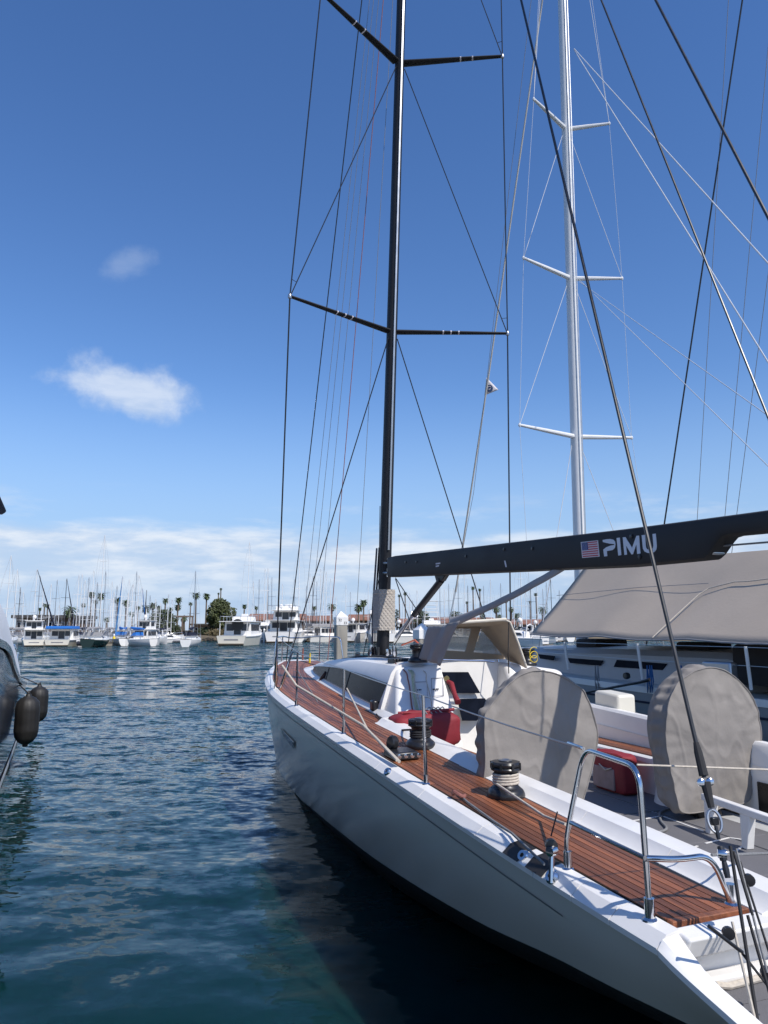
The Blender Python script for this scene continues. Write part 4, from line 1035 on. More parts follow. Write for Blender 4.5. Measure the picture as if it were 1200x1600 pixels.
# loose grey side flap and the rolled cloth strap up to the boom
fa = [Vector(P_t(x, y, 0.42)) for x, y in ((669, 978), (700, 975), (714, 970), (700, 1005), (687, 1040), (671, 1036), (657, 1031), (664, 1002))]
edge_a = [Vector(P_t(x, y, 0.42)) for x, y in ((669, 978), (664, 998), (660, 1016), (657, 1031))]
edge_b = [Vector(P_t(x, y, 0.42)) for x, y in ((716, 970), (703, 998), (694, 1020), (686, 1041))]
rows = []
for i in range(13):
    f = i / 12; k = f * 3; i0 = min(2, int(k)); u = k - i0
    a_ = edge_a[i0].lerp(edge_a[i0 + 1], u); b_ = edge_b[i0].lerp(edge_b[i0 + 1], u)
    rows.append([a_.lerp(b_, j / 12) + Vector((0, 0.02 * math.sin(j * 0.9 + f * 2) + 0.012 * math.sin(j * 2.3 - f * 4), -0.02 * math.sin(math.pi * j / 12) * (1 - f) + 0.02 * math.sin(math.pi * j / 12) * f)) for j in range(13)])
fl = M().loft(rows).build('side_flap', CANVASD, hood, angle=80)
sm = fl.modifiers.new('thick', 'SOLIDIFY'); sm.thickness = 0.006
sa, sb = Vector(P_t(706, 973, 0.36)), Vector(P_t(884, 884, 0.02))
rows = []
for i in range(13):
    f = i / 12; p = sa.lerp(sb, f) + Vector((0, 0, -0.03 * math.sin(math.pi * f))); w = lerp(0.050, 0.034, min(1, f * 3))
    d = (sb - sa).normalized(); a = Vector((0, 1, 0)) - d * d.y; a.normalize(); b = d.cross(a)
    rows.append([p + a * math.cos(q) * w * 0.45 + b * math.sin(q) * w * (1 + 0.06 * math.sin(i * 2.1 + q)) for q in [2 * math.pi * j / 12 for j in range(12)]])
M().loft(rows, closed=True, caps=True).build('rolled_strap', CANVASD, hood, angle=60)
wire('hood_strap', [P_s(795, 970, AS), P_s(794, 1020, 2.6), P_s(795, 1052, 2.5)], 0.006, ROPEB)
# yellow coil by the starboard winch
cx_ = Vector(P_s(834, 1033, 2.7)); M().tube([cx_ + Vector((0.0, math.cos(w) * 0.05, math.sin(w) * 0.05 + 0.004 * k)) for k, w in enumerate([2 * math.pi * i / 12 for i in range(30)])], 0.004, 6).build('coiled_line', YELLOW, yacht)
# ================================================================== canvas covers and bags on the yacht
def W(p): return ORG + AFT * p[0] + PORT * p[1] + Vector((0, 0, p[2]))   # yacht coordinates to world
def smooth_ring(pts, n):
    k = len(pts); out = []
    L_ = [0.0]
    for i in range(k): L_.append(L_[-1] + (pts[(i + 1) % k] - pts[i]).length)
    for j in range(n):
        d = L_[-1] * j / n; i = max(a for a in range(k) if L_[a] <= d + 1e-9); u = (d - L_[i]) / max(1e-9, L_[i + 1] - L_[i])
        p0, p1, p2, p3 = pts[i - 1], pts[i], pts[(i + 1) % k], pts[(i + 2) % k]
        out.append(0.5 * ((2 * p1) + (p2 - p0) * u + (2 * p0 - 5 * p1 + 4 * p2 - p3) * u * u + (3 * p1 - p0 - 3 * p2 + p3) * u ** 3))
    return out
def wheel_cover(face_px, s, depth, shrink, label, seed, lean=0.0):
    ring = [Vector(P_s(x, y, s)) for x, y in face_px]
    for p in ring: p.z = max(p.z, SOLE + 0.012)
    n = 200; ring = smooth_ring(ring, n)
    c = sum(ring, Vector()) / n
    root = empty('wheel_cover', W((c.x, c.y, SOLE)), YROT, label, 'wheel cover', 'grey fabric covers over the two steering wheels')
    o_ = seed * 1.7
    def wr(p, k, a):
        q = Vector((p.y * 3.2 + seed, p.z * 3.2, p.x * 3))
        d = 0.016 * noise.noise(q) + 0.006 * noise.noise(q * 2.7)
        # sharp creases along wandering lines, tighter near the seam, and fine crumpling between them
        y, z = p.y, p.z
        def crease(u, v, s_, o):
            w = abs(noise.noise(Vector((u * s_ + seed + o, v * s_ * .45, o)))); return max(0.0, 1 - w * 7.0)
        m1 = 0.5 + 0.5 * noise.noise(Vector((y * 2 + o_, z * 2, seed)))
        d += 0.013 * crease(y * .9 + z * .5, z - .5 * y, 2.6, 1.3) * m1 + 0.011 * crease(y - .8 * z, z * .7 + y, 2.9, 5.1) * (1 - m1) + 0.006 * crease(y, z, 5.5, 8.2)
        d += 0.010 * max(0, k - .55) / .45 * math.sin(a * 27 + 4 * noise.noise(q)) * max(0, noise.noise(Vector((2.5 * math.cos(a), 2.5 * math.sin(a), seed))))
        low = max(0, (1.45 - p.z))
        d += 0.030 * low * noise.noise(Vector((p.y * 9 + seed, p.z * 1.3, 4)))
        return d
    rows = []
    K = 48
    for k in range(1, K + 1):
        f = k / K; row = []
        for j, p in enumerate(ring):
            a = 2 * math.pi * j / n; q = c.lerp(p, f)
            e = wr(q, f, a) + 0.03 * (1 - f * f)
            row.append(Vector((q.x + e + lean * (c.z - q.z), q.y, q.z)))
        rows.append(row)
    for k in range(1, 17):
        f = k / 16; row = []
        for j, p in enumerate(ring):
            a = 2 * math.pi * j / n; q = p.lerp(c, (1 - shrink) * f * f)
            pk = 0.010 * math.sin(a * 31 + 2 * f) * math.sin(math.pi * f) + 0.03 * noise.noise(Vector((q.y * 4 + seed, q.z * 4, f * 3)))
            d = (p - c).normalized()
            row.append(Vector((q.x - depth * f, q.y, q.z)) + d * (pk + 0.012 * math.sin(math.pi * f)) + Vector((lean * (c.z - q.z), 0, 0)))
        rows.append(row)
    for r in rows:
        for v in r: v.z = max(v.z, SOLE + 0.012)
    m = MB(lambda p: (-(p[0] - c.x), p[1] - c.y, p[2] - SOLE))
    m.loft(rows, closed=True); nn = len(rows)
    m.f.append(tuple(range(n))); m.f.append(tuple(range((nn - 1) * n, nn * n)))
    m.build('cloth', CANVAS, root, angle=80)
    sm_ = MB(lambda p: (-(p[0] - c.x), p[1] - c.y, p[2] - SOLE)); sm_.tube([v + Vector((0.002, 0, 0)) for v in rows[K - 1]] + [rows[K - 1][0]], 0.005, 6, cap=False); sm_.build('seam', CANVAS, root)
    # binnacle foot that shows under the hem
    ft = MB(lambda p: (-(p[0] - c.x), p[1] - c.y, p[2] - SOLE)); ft.box(c.x - depth - 0.02, c.x - 0.05, c.y - 0.10, c.y + 0.14, SOLE + 0.009, SOLE + 0.16); ft.build('pedestal_foot', BLACK, root, bevel=0.02)
    return root
wheel_cover([(757, 1190), (756, 1165), (756, 1140), (757, 1120), (761, 1110), (775, 1092), (788, 1076), (800, 1064), (820, 1052), (841, 1048), (867, 1052), (884, 1060), (898, 1069), (911, 1078), (918, 1092), (926, 1112), (932, 1135), (934, 1159), (930, 1180), (924, 1205), (916, 1232), (908, 1258), (890, 1285), (820, 1295), (772, 1290), (757, 1250)], 5.22, 0.18, 0.93, 'grey fabric cover over the port wheel, crossed by the shadow of the boom', 3.0)
wheel_cover([(1045, 1095), (1060, 1068), (1080, 1052), (1100, 1044), (1120, 1044), (1141, 1053), (1163, 1073), (1179, 1101), (1186, 1133), (1188, 1160), (1180, 1187), (1174, 1213), (1168, 1250), (1110, 1266), (1064, 1268), (1055, 1240), (1044, 1180), (1040, 1130)], 5.28, 0.24, 0.95, 'grey fabric cover over the starboard wheel, sunlit behind the tensioned backstay', 9.0)
def puffy(parent, lo, hi, name, mt, e=0.35, amp=0.02, seed=0.0, pre=None, nu=28, nv=16):
    c = [(a + b) / 2 for a, b in zip(lo, hi)]; h = [(b - a) / 2 for a, b in zip(lo, hi)]
    sp = lambda v, k: math.copysign(abs(v) ** k, v)
    rows = []
    for i in range(nv + 1):
        ph_ = -math.pi / 2 + math.pi * i / nv; row = []
        for j in range(nu):
            th = 2 * math.pi * j / nu
            v = Vector((sp(math.cos(ph_), e) * sp(math.cos(th), e), sp(math.cos(ph_), e) * sp(math.sin(th), e), sp(math.sin(ph_), e)))
            d = amp * noise.noise(Vector((v.x * 2 + seed, v.y * 2, v.z * 2))) + amp * 0.5 * noise.noise(Vector((v.x * 5 + seed, v.y * 5, v.z * 5)))
            row.append((c[0] + v.x * (h[0] + d), c[1] + v.y * (h[1] + d), c[2] + v.z * (h[2] + d)))
        rows.append(row)
    return MB(pre or ST).loft(rows, closed=True).build(name, mt, parent, angle=70)
# halyard bag strapped to the port console
def rel(c): return lambda p: (-(p[0] - c[0]), p[1] - c[1], p[2] - c[2])
c = (3.1, 0.55, 1.217)
bag = empty('rope_bag', W(c), YROT, 'slumped red canvas rope bag on the port seat below the console', 'bag', 'red rope bags in the cockpit')
puffy(bag, (2.78, 0.26, 1.222), (3.16, 0.97, 1.57), 'sack', RED, 0.4, 0.03, 2.0, rel(c))
for i in range(3):
    MB(rel(c)).tube([(2.88 + 0.08 * i, 0.31, 1.575 + 0.01 * i), (2.92 + 0.08 * i, 0.6, 1.57 + 0.006 * i), (2.86 + 0.08 * i, 0.86, 1.56 + 0.008 * i)], 0.014, 8).build('rolled_hem', RED, bag)
for i in range(4):
    MB(rel(c)).tube([(2.96, 0.36 + 0.03 * i, 1.57), (3.0, 0.42 + 0.05 * i, 1.62), (3.06, 0.50 + 0.05 * i, 1.60), (3.12, 0.46 + 0.06 * i, 1.56)], 0.006, 6).build('rope_bight', ROPEG if i % 2 else ROPE, bag)
st_ = empty('strap', W((2.6, 0.3, 1.7)), YROT, 'hanging red cloth strap on the inner edge of the console', 'strap')
q0, q1, q2, q3 = (P_s(697, 1064, 2.55), P_s(703, 1068, 2.6), P_s(708, 1085, 2.75), P_s(713, 1097, 2.85))
MB(rel((2.6, 0.3, 1.7))).tube([Vector(q) + Vector((0.04, 0, 0)) for q in (q0, q1, q2, q3)], [0.022, 0.03, 0.026, 0.034], 12).build('cloth', RED, st_)
MB(rel((2.6, 0.3, 1.7))).lathe([(0.028, -0.01), (0.03, 0.0), (0.028, 0.012)], Vector(q0) + Vector((0.04, 0.01, 0.03)), 16, axis=(1, 0.2, 0)).build('ring', mat('brass', (0.5, 0.38, 0.16), 0.35, metal=1.0), st_)
# second bag under the starboard seat
b0, b1_ = P_z(926, 1236, SOLE), P_z(984, 1240, SOLE)
sC = (b0[0] + b1_[0]) / 2; tC = (b0[1] + b1_[1]) / 2
c = (sC, tC, SOLE + 0.008)
bag2 = empty('rope_bag', W(c), YROT, 'square red bag with pale mesh pocket standing on the cockpit sole', 'bag', 'red rope bags in the cockpit')
hl = 0.24
puffy(bag2, (sC - hl, tC - 0.14, SOLE + 0.010), (sC + hl, tC + 0.03, SOLE + 0.36), 'sack', RED, 0.22, 0.012, 6.0, rel(c))
MB(rel(c)).hexa([(sC - hl * .9, tC + 0.02, SOLE + 0.03), (sC + hl * .45, tC + 0.02, SOLE + 0.03), (sC + hl * .45, tC + 0.045, SOLE + 0.03), (sC - hl * .9, tC + 0.045, SOLE + 0.03), (sC - hl * .9, tC + 0.02, SOLE + 0.22), (sC + hl * .45, tC + 0.02, SOLE + 0.22), (sC + hl * .45, tC + 0.04, SOLE + 0.22), (sC - hl * .9, tC + 0.04, SOLE + 0.22)]).build('mesh_pocket', MESHG, bag2, bevel=0.01)
MB(rel(c)).tube([(sC - 0.1, tC + 0.045, SOLE + 0.24), (sC, tC + 0.05, SOLE + 0.2), (sC + 0.08, tC + 0.045, SOLE + 0.23)], 0.007, 6).build('drawstring', ROPE, bag2)
# quilted pad laced round the mast under the boom
c = (mast_s(2.7) - 0.12, 0.0, 2.40)
pad_ = empty('mast_pad', W(c), YROT, 'quilted beige pad laced around the black mast below the boom', 'pad')
rows = []
rr_ = [Vector((x, y, 0)) for x, y in ((.145, -.09), (.145, 0), (.145, .09), (.12, .118), (0, .118), (-.12, .118), (-.145, .09), (-.145, 0), (-.145, -.09), (-.12, -.118), (0, -.118), (.12, -.118))]
rr_ = smooth_ring(rr_, 150); per_ = [0.0]
for i in range(149): per_.append(per_[-1] + (rr_[i + 1] - rr_[i]).length)
for k in range(111):
    z = lerp(2.40, 2.985, k / 110); row = []
    for j, p in enumerate(rr_):
        u = per_[j] * 1.0; a_ = (u * 1.25 + z) / 0.068; b_ = (u * 1.25 - z) / 0.068
        q = min(abs(a_ - round(a_)), abs(b_ - round(b_))) * 2
        d = 0.014 * min(1, q * 2.2) ** .7 + 0.010 * noise.noise(Vector((p.x * 6, p.y * 6, z * 5))); n_ = p.normalized()
        row.append((c[0] + p.x + n_.x * d, p.y + n_.y * d, z))
    rows.append(row)
MB(rel(c)).loft(rows, closed=True, caps=True).build('quilted_cloth', TAN if False else mat('beige_quilt', (0.40, 0.36, 0.31), 0.85, var=0.08, bump=0.2, bscale=40), pad_, angle=75)
for z in (2.44, 2.93):
    MB(rel(c)).tube([(c[0] + 0.155 * math.copysign(abs(math.cos(w)) ** .3, math.cos(w)), 0.135 * math.copysign(abs(math.sin(w)) ** .3, math.sin(w)), z) for w in [2 * math.pi * i / 32 for i in range(33)]], 0.006, 6).build('lacing', ROPE, pad_)
# white box on the starboard side deck
q = P_s(955, 1110, 3.0); q2 = P_s(1008, 1112, 3.5)
lb = M().hexa([(3.0, -1.42, ZS(3) + 0.035), (3.42, -1.42, ZS(3) + 0.035), (3.42, -1.66, ZS(3) + 0.035), (3.0, -1.66, ZS(3) + 0.035), (3.0, -1.43, 1.74), (3.42, -1.43, 1.72), (3.42, -1.66, 1.72), (3.0, -1.66, 1.74)])
lr = lb.build('locker_box', CREAM, None, bevel=0.03); lr.location = ORG; lr.rotation_euler = (0, 0, YROT)
tag(lr, 'small cream plastic box on the starboard rail between the wheel covers', 'box')
# mooring rope lying on the sole
wr_ = M().tube(rnd([P_z(1053, 1262, SOLE + .02), P_z(1030, 1268, SOLE + .02), P_z(1032, 1283, SOLE + .02), P_z(1045, 1296, SOLE + .02), P_z(1020, 1303, SOLE + .02), P_z(965, 1294, SOLE + .02)]), 0.010, 8).build('sole_rope', ROPEG, None); wr_.location = ORG; wr_.rotation_euler = (0, 0, YROT)
tag(wr_, 'grey rope end curling over the grey cockpit sole', 'rope')

# ================================================================== neighbouring white-masted yacht under a sun awning
T0 = -6.4
nb = empty('cruising_yacht', ORG + PORT * T0, YROT, 'pale grey sailing yacht with a white mast moored beyond the racing yacht', 'sailing yacht')
def NT(p): return (-p[0], p[1] - T0, p[2])
def MN(): return MB(NT)
NH = mat('pale_grey_hull', (0.30, 0.30, 0.32), 0.3, var=0.04, coat=0.3)
nbeam = curve([(-12.4, 0.03), (-12, 0.25), (-10.5, 0.8), (-8, 1.4), (-4, 1.78), (0, 1.85), (4, 1.75), (7, 1.5)])
nz = curve([(-12.4, 1.75), (-6, 1.52), (0, 1.42), (7, 1.4)])
secs = []
for i in range(31):
    s = lerp(-12.4, 7, i / 30); b = nbeam(s); z1 = nz(s)
    a = [(s, T0 + b * (1 - (1 - f) ** 1.8) ** 0.6 if f < 1 else T0 + b, lerp(-0.4, z1, f)) for f in (1, .92, .8, .65, .5, .38, .26, .15, .06, 0)]
    secs.append(a + [(p[0], 2 * T0 - p[1], p[2]) for p in reversed(a[:-1])])
MN().loft(secs, caps=True).build('hull', NH, nb, angle=45)
MN().loft([[(s, T0 + nbeam(s) * k, nz(s) + 0.02 + 0.05 * (1 - k * k)) for k in (0.99, .6, 0, -.6, -0.99)] for s in [lerp(-12.3, 7, i / 24) for i in range(25)]]).build('deck', WHITE2, nb)
for sg in (1, -1):
    MN().loft([[(s, T0 + sg * (nbeam(s) + 0.012), nz(s) - 0.03), (s, T0 + sg * (nbeam(s) + 0.012), nz(s) + 0.07), (s, T0 + sg * (nbeam(s) - 0.05), nz(s) + 0.07), (s, T0 + sg * (nbeam(s) - 0.05), nz(s))] for s in [lerp(-12.2, 7, i / 24) for i in range(25)]], closed=True).build('toe_rail', WHITE, nb)
    MN().loft([[(s, T0 + sg * (nbeam(s) + 0.004), nz(s) - 0.20), (s, T0 + sg * (nbeam(s) + 0.004), nz(s) - 0.165)] for s in [lerp(-12.0, 7, i / 24) for i in range(25)]]).build('hull_stripe', NAVYC, nb, smooth=False)
def ntrunk(s, w, z): return [(s, T0 + w, 1.45), (s, T0 + w - 0.06, z - 0.10), (s, T0 + w - 0.16, z), (s, T0, z + 0.05), (s, T0 - w + 0.16, z), (s, T0 - w + 0.06, z - 0.1), (s, T0 - w, 1.45)]
MN().loft([ntrunk(-8.6, 0.6, 1.72), ntrunk(-8.2, 0.75, 1.85), ntrunk(-6, 1.0, 1.98), ntrunk(-2, 1.15, 2.05), ntrunk(1.0, 1.18, 2.06), ntrunk(1.3, 1.18, 2.0)], caps=True).build('cabin_trunk', mat('pale_grey_paint', (0.36, 0.36, 0.37), .4, var=.05), nb, angle=30)
for poly in ([(888, 1028), (943, 1032), (938, 1040), (892, 1036)], [(965, 1031), (1043, 1037), (1036, 1047), (960, 1042)], [(842, 1022), (868, 1025), (865, 1032), (845, 1029)]):
    MN().slab([Vector(P_t(x, y, T0 + 1.125)) for x, y in poly], (0, 0.02, 0)).build('cabin_window', GLASSD, nb, smooth=False)
MN().tube([P_t(850, 1013, -5.45), P_t(1000, 1020, -5.45), P_t(1032, 1024, -5.45)], 0.014, 8).build('handrail', WHITE, nb)
for x in (880, 930, 980): MN().tube([P_t(x, 1013.5 + (x - 850) * .045, -5.45), P_t(x, 1019 + (x - 850) * .045, -5.45)], 0.011, 8).build('handrail_post', WHITE, nb)
# cockpit: dark dodger, seats and helm in the shade
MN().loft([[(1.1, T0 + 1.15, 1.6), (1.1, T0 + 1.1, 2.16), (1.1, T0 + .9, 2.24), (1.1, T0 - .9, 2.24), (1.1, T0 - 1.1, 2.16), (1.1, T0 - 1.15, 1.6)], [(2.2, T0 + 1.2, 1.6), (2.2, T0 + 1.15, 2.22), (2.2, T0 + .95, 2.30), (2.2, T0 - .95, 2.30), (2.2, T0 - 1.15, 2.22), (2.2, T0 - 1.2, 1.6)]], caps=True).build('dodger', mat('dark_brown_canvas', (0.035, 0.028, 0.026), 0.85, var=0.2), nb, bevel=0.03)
for i, (s0, s1, t0, t1, z0, z1) in enumerate(((2.4, 3.6, 0.75, 1.35, 1.44, 1.95), (3.0, 3.5, 0.2, 0.6, 1.44, 2.2), (3.9, 5.0, 0.7, 1.35, 1.44, 2.05), (5.3, 6.2, 0.5, 1.2, 1.44, 2.25))):
    MN().box(s0, s1, T0 + t0, T0 + t1, z0, z1).build('cockpit_cushion', MATS['dark_brown_canvas'], nb, bevel=0.06)
MN().box(-0.6, 0.2, T0 + 0.2, T0 + 0.7, 2.06, 2.2).build('deck_hatch', MATS['dark_brown_canvas'], nb, bevel=0.04)
MN().box(-4.0, -3.2, T0 - 0.3, T0 + 0.5, 2.0, 2.22).build('folded_sailcloth', MATS['dark_brown_canvas'], nb, bevel=0.06)
# mast and rig
def nm(z, t=0.0): return (-4.45 + 0.018 * (z - 2) + 0.0, T0 + t, z)
rows = []
for i in range(10):
    z = lerp(1.95, 27.0, i / 9); r = lerp(0.125, 0.078, i / 9)
    rows.append([(nm(z)[0] + math.cos(w) * r * 1.35, T0 + math.sin(w) * r, z) for w in [2 * math.pi * j / 20 for j in range(20)]])
nmast = MN().loft(rows, closed=True, caps=True).build('mast', mat('white_spar', (0.72, 0.72, 0.71), 0.35, var=0.04), nb, angle=60)
for dt in (-0.045, 0.045):
    MN().tube([(nm(4)[0] + 0.17, T0 + dt - 0.02, 4), (nm(26)[0] + 0.135, T0 + dt * .8 - 0.02, 26)], 0.012, 6).build('luff_groove', DULL, nmast)
def z_on(px, py):
    """height of the picture row on the neighbour's mast"""
    return P_t(px, py, T0)[2]
SP = []
for (l, r, ml, mr, st_px) in (((812, 664), (987, 684), 681, 684, 0), ((818, 403), (972, 435), 427, 431, 0), ((834, 155), (952, 193), 183, 187, 0)):
    zz_ = z_on(900, (ml + mr) / 2); s0 = nm(zz_)[0]
    a = Vector(P_s(l[0], l[1], s0 + 0.55)); b = Vector(P_s(r[0], r[1], s0 + 0.55)); SP.append((a, b, zz_))
    for tip in (a, b):
        root = Vector(nm(zz_)); d = tip - root
        MN().tube([root, root.lerp(tip, .5), tip], [0.06, 0.05, 0.032], 10).build('spreader', MATS['white_spar'], nmast)
        MN().lathe([(0.02, -0.04), (0.035, 0), (0.02, 0.04)], tip, 10).build('spreader_tip', MATS['white_spar'], nmast)
NW = mat('bright_wire', (0.50, 0.52, 0.55), 0.65)
def nwire(name, pts, r=0.0046, mt=NW): return MN().tube(pts, r, 6).build(name, mt, nb)
topz = 26.5
for k in (0, 1):
    sg = 1 if k == 0 else -1
    base = (SP[0][k].x + 0.1, T0 + sg * 1.72, 1.5)
    chain = [base] + [SP[i][k] for i in range(3)] + [Vector(nm(topz, sg * .1))]
    for a, b in zip(chain[:-1], chain[1:]): nwire('shroud', [a, b])
    nwire('shroud', [base, nm(SP[0][2] - 0.2, sg * .12)], 0.008)
    nwire('shroud', [SP[0][k], nm(SP[1][2] - 0.2, sg * .12)], 0.007)
    nwire('shroud', [SP[1][k], nm(SP[2][2] - 0.2, sg * .12)], 0.007)
    nwire('shroud', [SP[2][k], nm(topz - 2, sg * .12)], 0.007)
bowp = (-12.2, T0, 1.85)
MN().tube([P_t(712, 925, T0), P_t(763, 590, T0), nm(22, 0)], [0.03, 0.026, 0.022], 8).build('furled_forestay', mat('furled_sail', (0.50, 0.47, 0.42), 0.8), nb)
nwire('forestay', [bowp, P_t(712, 925, T0)], 0.012); nwire('forestay', [bowp, P_t(740, 770, T0 + 0.3), nm(25, 0)], 0.007, ROPEG)
# runners and backstays that leave the picture on the right
for (x0, y0, x1, y1, r) in ((897, 76, 1215, 428, 0.010), (897, 78, 1215, 590, 0.010), (905, 437, 1215, 743, 0.006), (905, 440, 1215, 660, 0.006)):
    a = P_t(x0, y0, T0); e = P_s(x1, y1, 3.5); nwire('running_backstay', [a, e], r)
# awning
CA = AWN
NA = []
for i in range(41):
    f = i / 40; row = []
    for j in range(25):
        g = j / 24
        sl_, sr_ = lerp(-3.87, 5.5, f), lerp(-4.15, 5.0, f)
        k = abs(g * 2 - 1)                       # 1 at the eaves, 0 on the ridge
        z = lerp(lerp(3.90, 3.56, f), lerp(2.33, 2.20, f), k); t = T0 + (1 if g < .5 else -1) * k * 1.70
        s = lerp(sr_, sl_, k)
        sg_ = -0.07 * math.sin(math.pi * k) * (0.6 + 0.4 * math.sin(f * 19)) - 0.035 * math.sin(math.pi * ((f * 4) % 1)) * k
        d = 0.014 * noise.noise(Vector((s * 1.4, t * 2.2, 3))) + 0.005 * noise.noise(Vector((s * 5, t * 1.2, 1))) + 0.002 * noise.noise(Vector((s * 14 + t * 6, t * 2, 7)))
        row.append((s, t, z + sg_ + d))
    NA.append(row)
aw = MN().loft(NA).build('awning', CA, nb, angle=80)
sm = aw.modifiers.new('thick', 'SOLIDIFY'); sm.thickness = 0.01
hem = MN().tube([NA[i][0] for i in range(41)], 0.014, 6).build('awning_hem', CANVASD, aw)
def on_awn(px, py):
    q = None
    for k in range(200):
        t = T0 + 1.7 * k / 200; q = P_t(px, py, t)
        f = (q[0] + 4.0) / 9.3; z = lerp(lerp(3.90, 3.56, f), lerp(2.33, 2.20, f), abs(t - T0) / 1.7) - 0.06 * math.sin(math.pi * abs(t - T0) / 1.7)
        if q[2] > z: break
    return Vector(q) + Vector((0, 0.03, 0.05))
MN().tube([on_awn(1022, 1001), on_awn(1060, 965), on_awn(1095, 933), on_awn(1110, 924), on_awn(1150, 914), on_awn(1174, 913), on_awn(1215, 908)], 0.010, 6).build('awning_line', ROPE, aw)
MN().tube([on_awn(872, 934), on_awn(1000, 922), on_awn(1110, 916)], 0.006, 6).build('awning_seam', CANVASD, aw)
rid = [NA[i][12] for i in range(41)]
MN().tube([(p[0], p[1], p[2] - 0.16) for p in rid], 0.11, 12).build('boom', MATS['white_spar'], nb)
# stanchions and lifelines
ns = []
for (xb, yb, xt, yt) in ((888, 1046, 882, 1003), (1004, 1062, 996, 1006), (1174, 1078, 1165, 1010)):
    b = Vector(P_t(xb, yb, -4.72)); t = Vector(P_s(xt, yt, b.x)); MN().tube([b, t], 0.024, 8).build('stanchion', WHITE, nb); ns.append((b, t))
for f in (0.98, 0.55):
    pts = [ns[0][0].lerp(ns[0][1], f) + Vector((-3.5, -0.1, 0.05))] + [b.lerp(t, f) for b, t in ns] + [ns[2][0].lerp(ns[2][1], f) + Vector((3, 0.1, -0.02))]
    nwire('lifeline', pts, 0.005, DULL)
# blue lines hanging in coils from the rail, black boarding pole, mooring gear
for x, mt in ((930, ROPEG), (934, ROPEG), (1011, ROPEL), (1015, ROPEL), (1018, ROPEL), (1060, ROPEL), (1064, ROPEL)):
    a = Vector(P_t(x, 1040, -4.66)); b = Vector(P_t(x + 1, 1082 if x < 1050 else 1055, -4.50)); MN().tube([a, a.lerp(b, .5) + Vector((0.02, 0.02, 0)), b, b.lerp(a, .4) + Vector((0.04, 0, 0)), a], 0.011, 6).build('hanging_line', mt, nb)
MN().tube([P_t(905, 1084, -4.3), P_t(1000, 1066, -4.35), P_t(1015, 1062, -4.4)], [0.018, 0.022, 0.03], 8).build('boarding_pole', BLACK, nb)
MN().box(-1.2 + 2.4, 1.75, -4.75, -4.60, 1.45, 1.95).build('winch_frame', DULL, nb, bevel=0.03)
MN().lathe([(0.05, -0.04), (0.06, 0), (0.05, 0.04)], P_t(979, 1056, -4.58), 14, axis=(0, 1, 0)).build('hull_fitting', BLACK, nb)
# burgee flying from the forestay
pp = [Vector(P_t(760, 590, T0))]; pp += [Vector(P_s(779, 609, pp[0].x + 0.05)), Vector(P_t(757, 618, T0))]
pn_ = (pp[1] - pp[0]).cross(pp[2] - pp[0]).normalized(); pn_ = pn_ if pn_.x > 0 else -pn_
bc = W(pp[0]); 
bg_ = empty('burgee', bc, YROT, 'small white triangular burgee with a round blue emblem on the forestay', 'flag')
def BG(p): q = Vector(p) - pp[0]; return (-q.x, q.y, q.z)
def bary(u, v, o=0.0): return pp[0] * (1 - u - v) + pp[1] * u + pp[2] * v + pn_ * (o + 0.02 * math.sin(4 * u))
n = 8; m = MB(BG); idx = {}
vs = []; 
for i in range(n + 1):
    for j in range(n + 1 - i): idx[(i, j)] = len(vs); vs.append(bary(i / n, j / n))
fs = []
for i in range(n):
    for j in range(n - i):
        fs.append((idx[(i, j)], idx[(i + 1, j)], idx[(i, j + 1)]))
        if i + j < n - 1: fs.append((idx[(i + 1, j)], idx[(i + 1, j + 1)], idx[(i, j + 1)]))
bo = m.add(vs, fs).build('cloth', FLAGW, bg_); sm = bo.modifiers.new('thick', 'SOLIDIFY'); sm.thickness = 0.004
def disc(r0, r1, a0, a1, nme, mt, o):
    cu = bary(0.30, 0.40); ex = (pp[1] - pp[2]).normalized(); ey = (pp[0] - pp[2]).normalized(); ey = (ey - ex * ey.dot(ex)).normalized(); k = (pp[0] - pp[2]).length
    N_ = 24; mm = MB(BG); out = []
    for i in range(N_ + 1):
        w = lerp(a0, a1, i / N_); d_ = ex * math.cos(w) + ey * math.sin(w); out += [cu + d_ * r0 * k + pn_ * o, cu + d_ * r1 * k + pn_ * o]
    mm.add(out, [(2 * i, 2 * i + 1, 2 * i + 3, 2 * i + 2) for i in range(N_)]); return mm.build(nme, mt, bg_, smooth=False)
for o in (0.012, ): 
    disc(0.001, 0.20, 0, 2 * math.pi, 'emblem', mat('emblem_blue', (0.02, 0.05, 0.13), 0.6), o); disc(0.10, 0.125, 0.2, 2.9, 'emblem_arc', FLAGW, o + 0.006); disc(0.04, 0.07, 3.3, 6.1, 'emblem_arc', FLAGW, o + 0.006)
# third yacht further right: only its rig reaches into the picture
tp = W((8.0, -16.0, 0)); 
ty = empty('black_rigged_yacht', tp, YROT, 'yacht beyond the awning whose black headstay and thin stays cross the sky', 'sailing yacht')
def TY(p): return (-(p[0] - 8.0), p[1] + 16.0, p[2])
def MT(): return MB(TY)
secs = []
for i in range(17):
    s = lerp(-4.2, 14, i / 16); b = 2.1 * math.sin(min(1, (s + 4.3) / 9) * math.pi / 2) ** 0.8 * (1 - 0.15 * max(0, (s - 8) / 6))
    a = [(s, -16 + b * (1 - (1 - f) ** 2) ** .6, lerp(-.4, 1.6, f)) for f in (1, .8, .6, .4, .2, .05, 0)]
    secs.append(a + [(p[0], -32 - p[1], p[2]) for p in reversed(a[:-1])])
MT().loft(secs, caps=True).build('hull', NAVY, ty)
MT().loft([[(p[0], p[1] * 0 - 16 + k * (s_[0][1] + 16), 1.62) for p in (s_[0],) for k in (1, 0, -1)] for s_ in secs]).build('deck', WHITE2, ty)
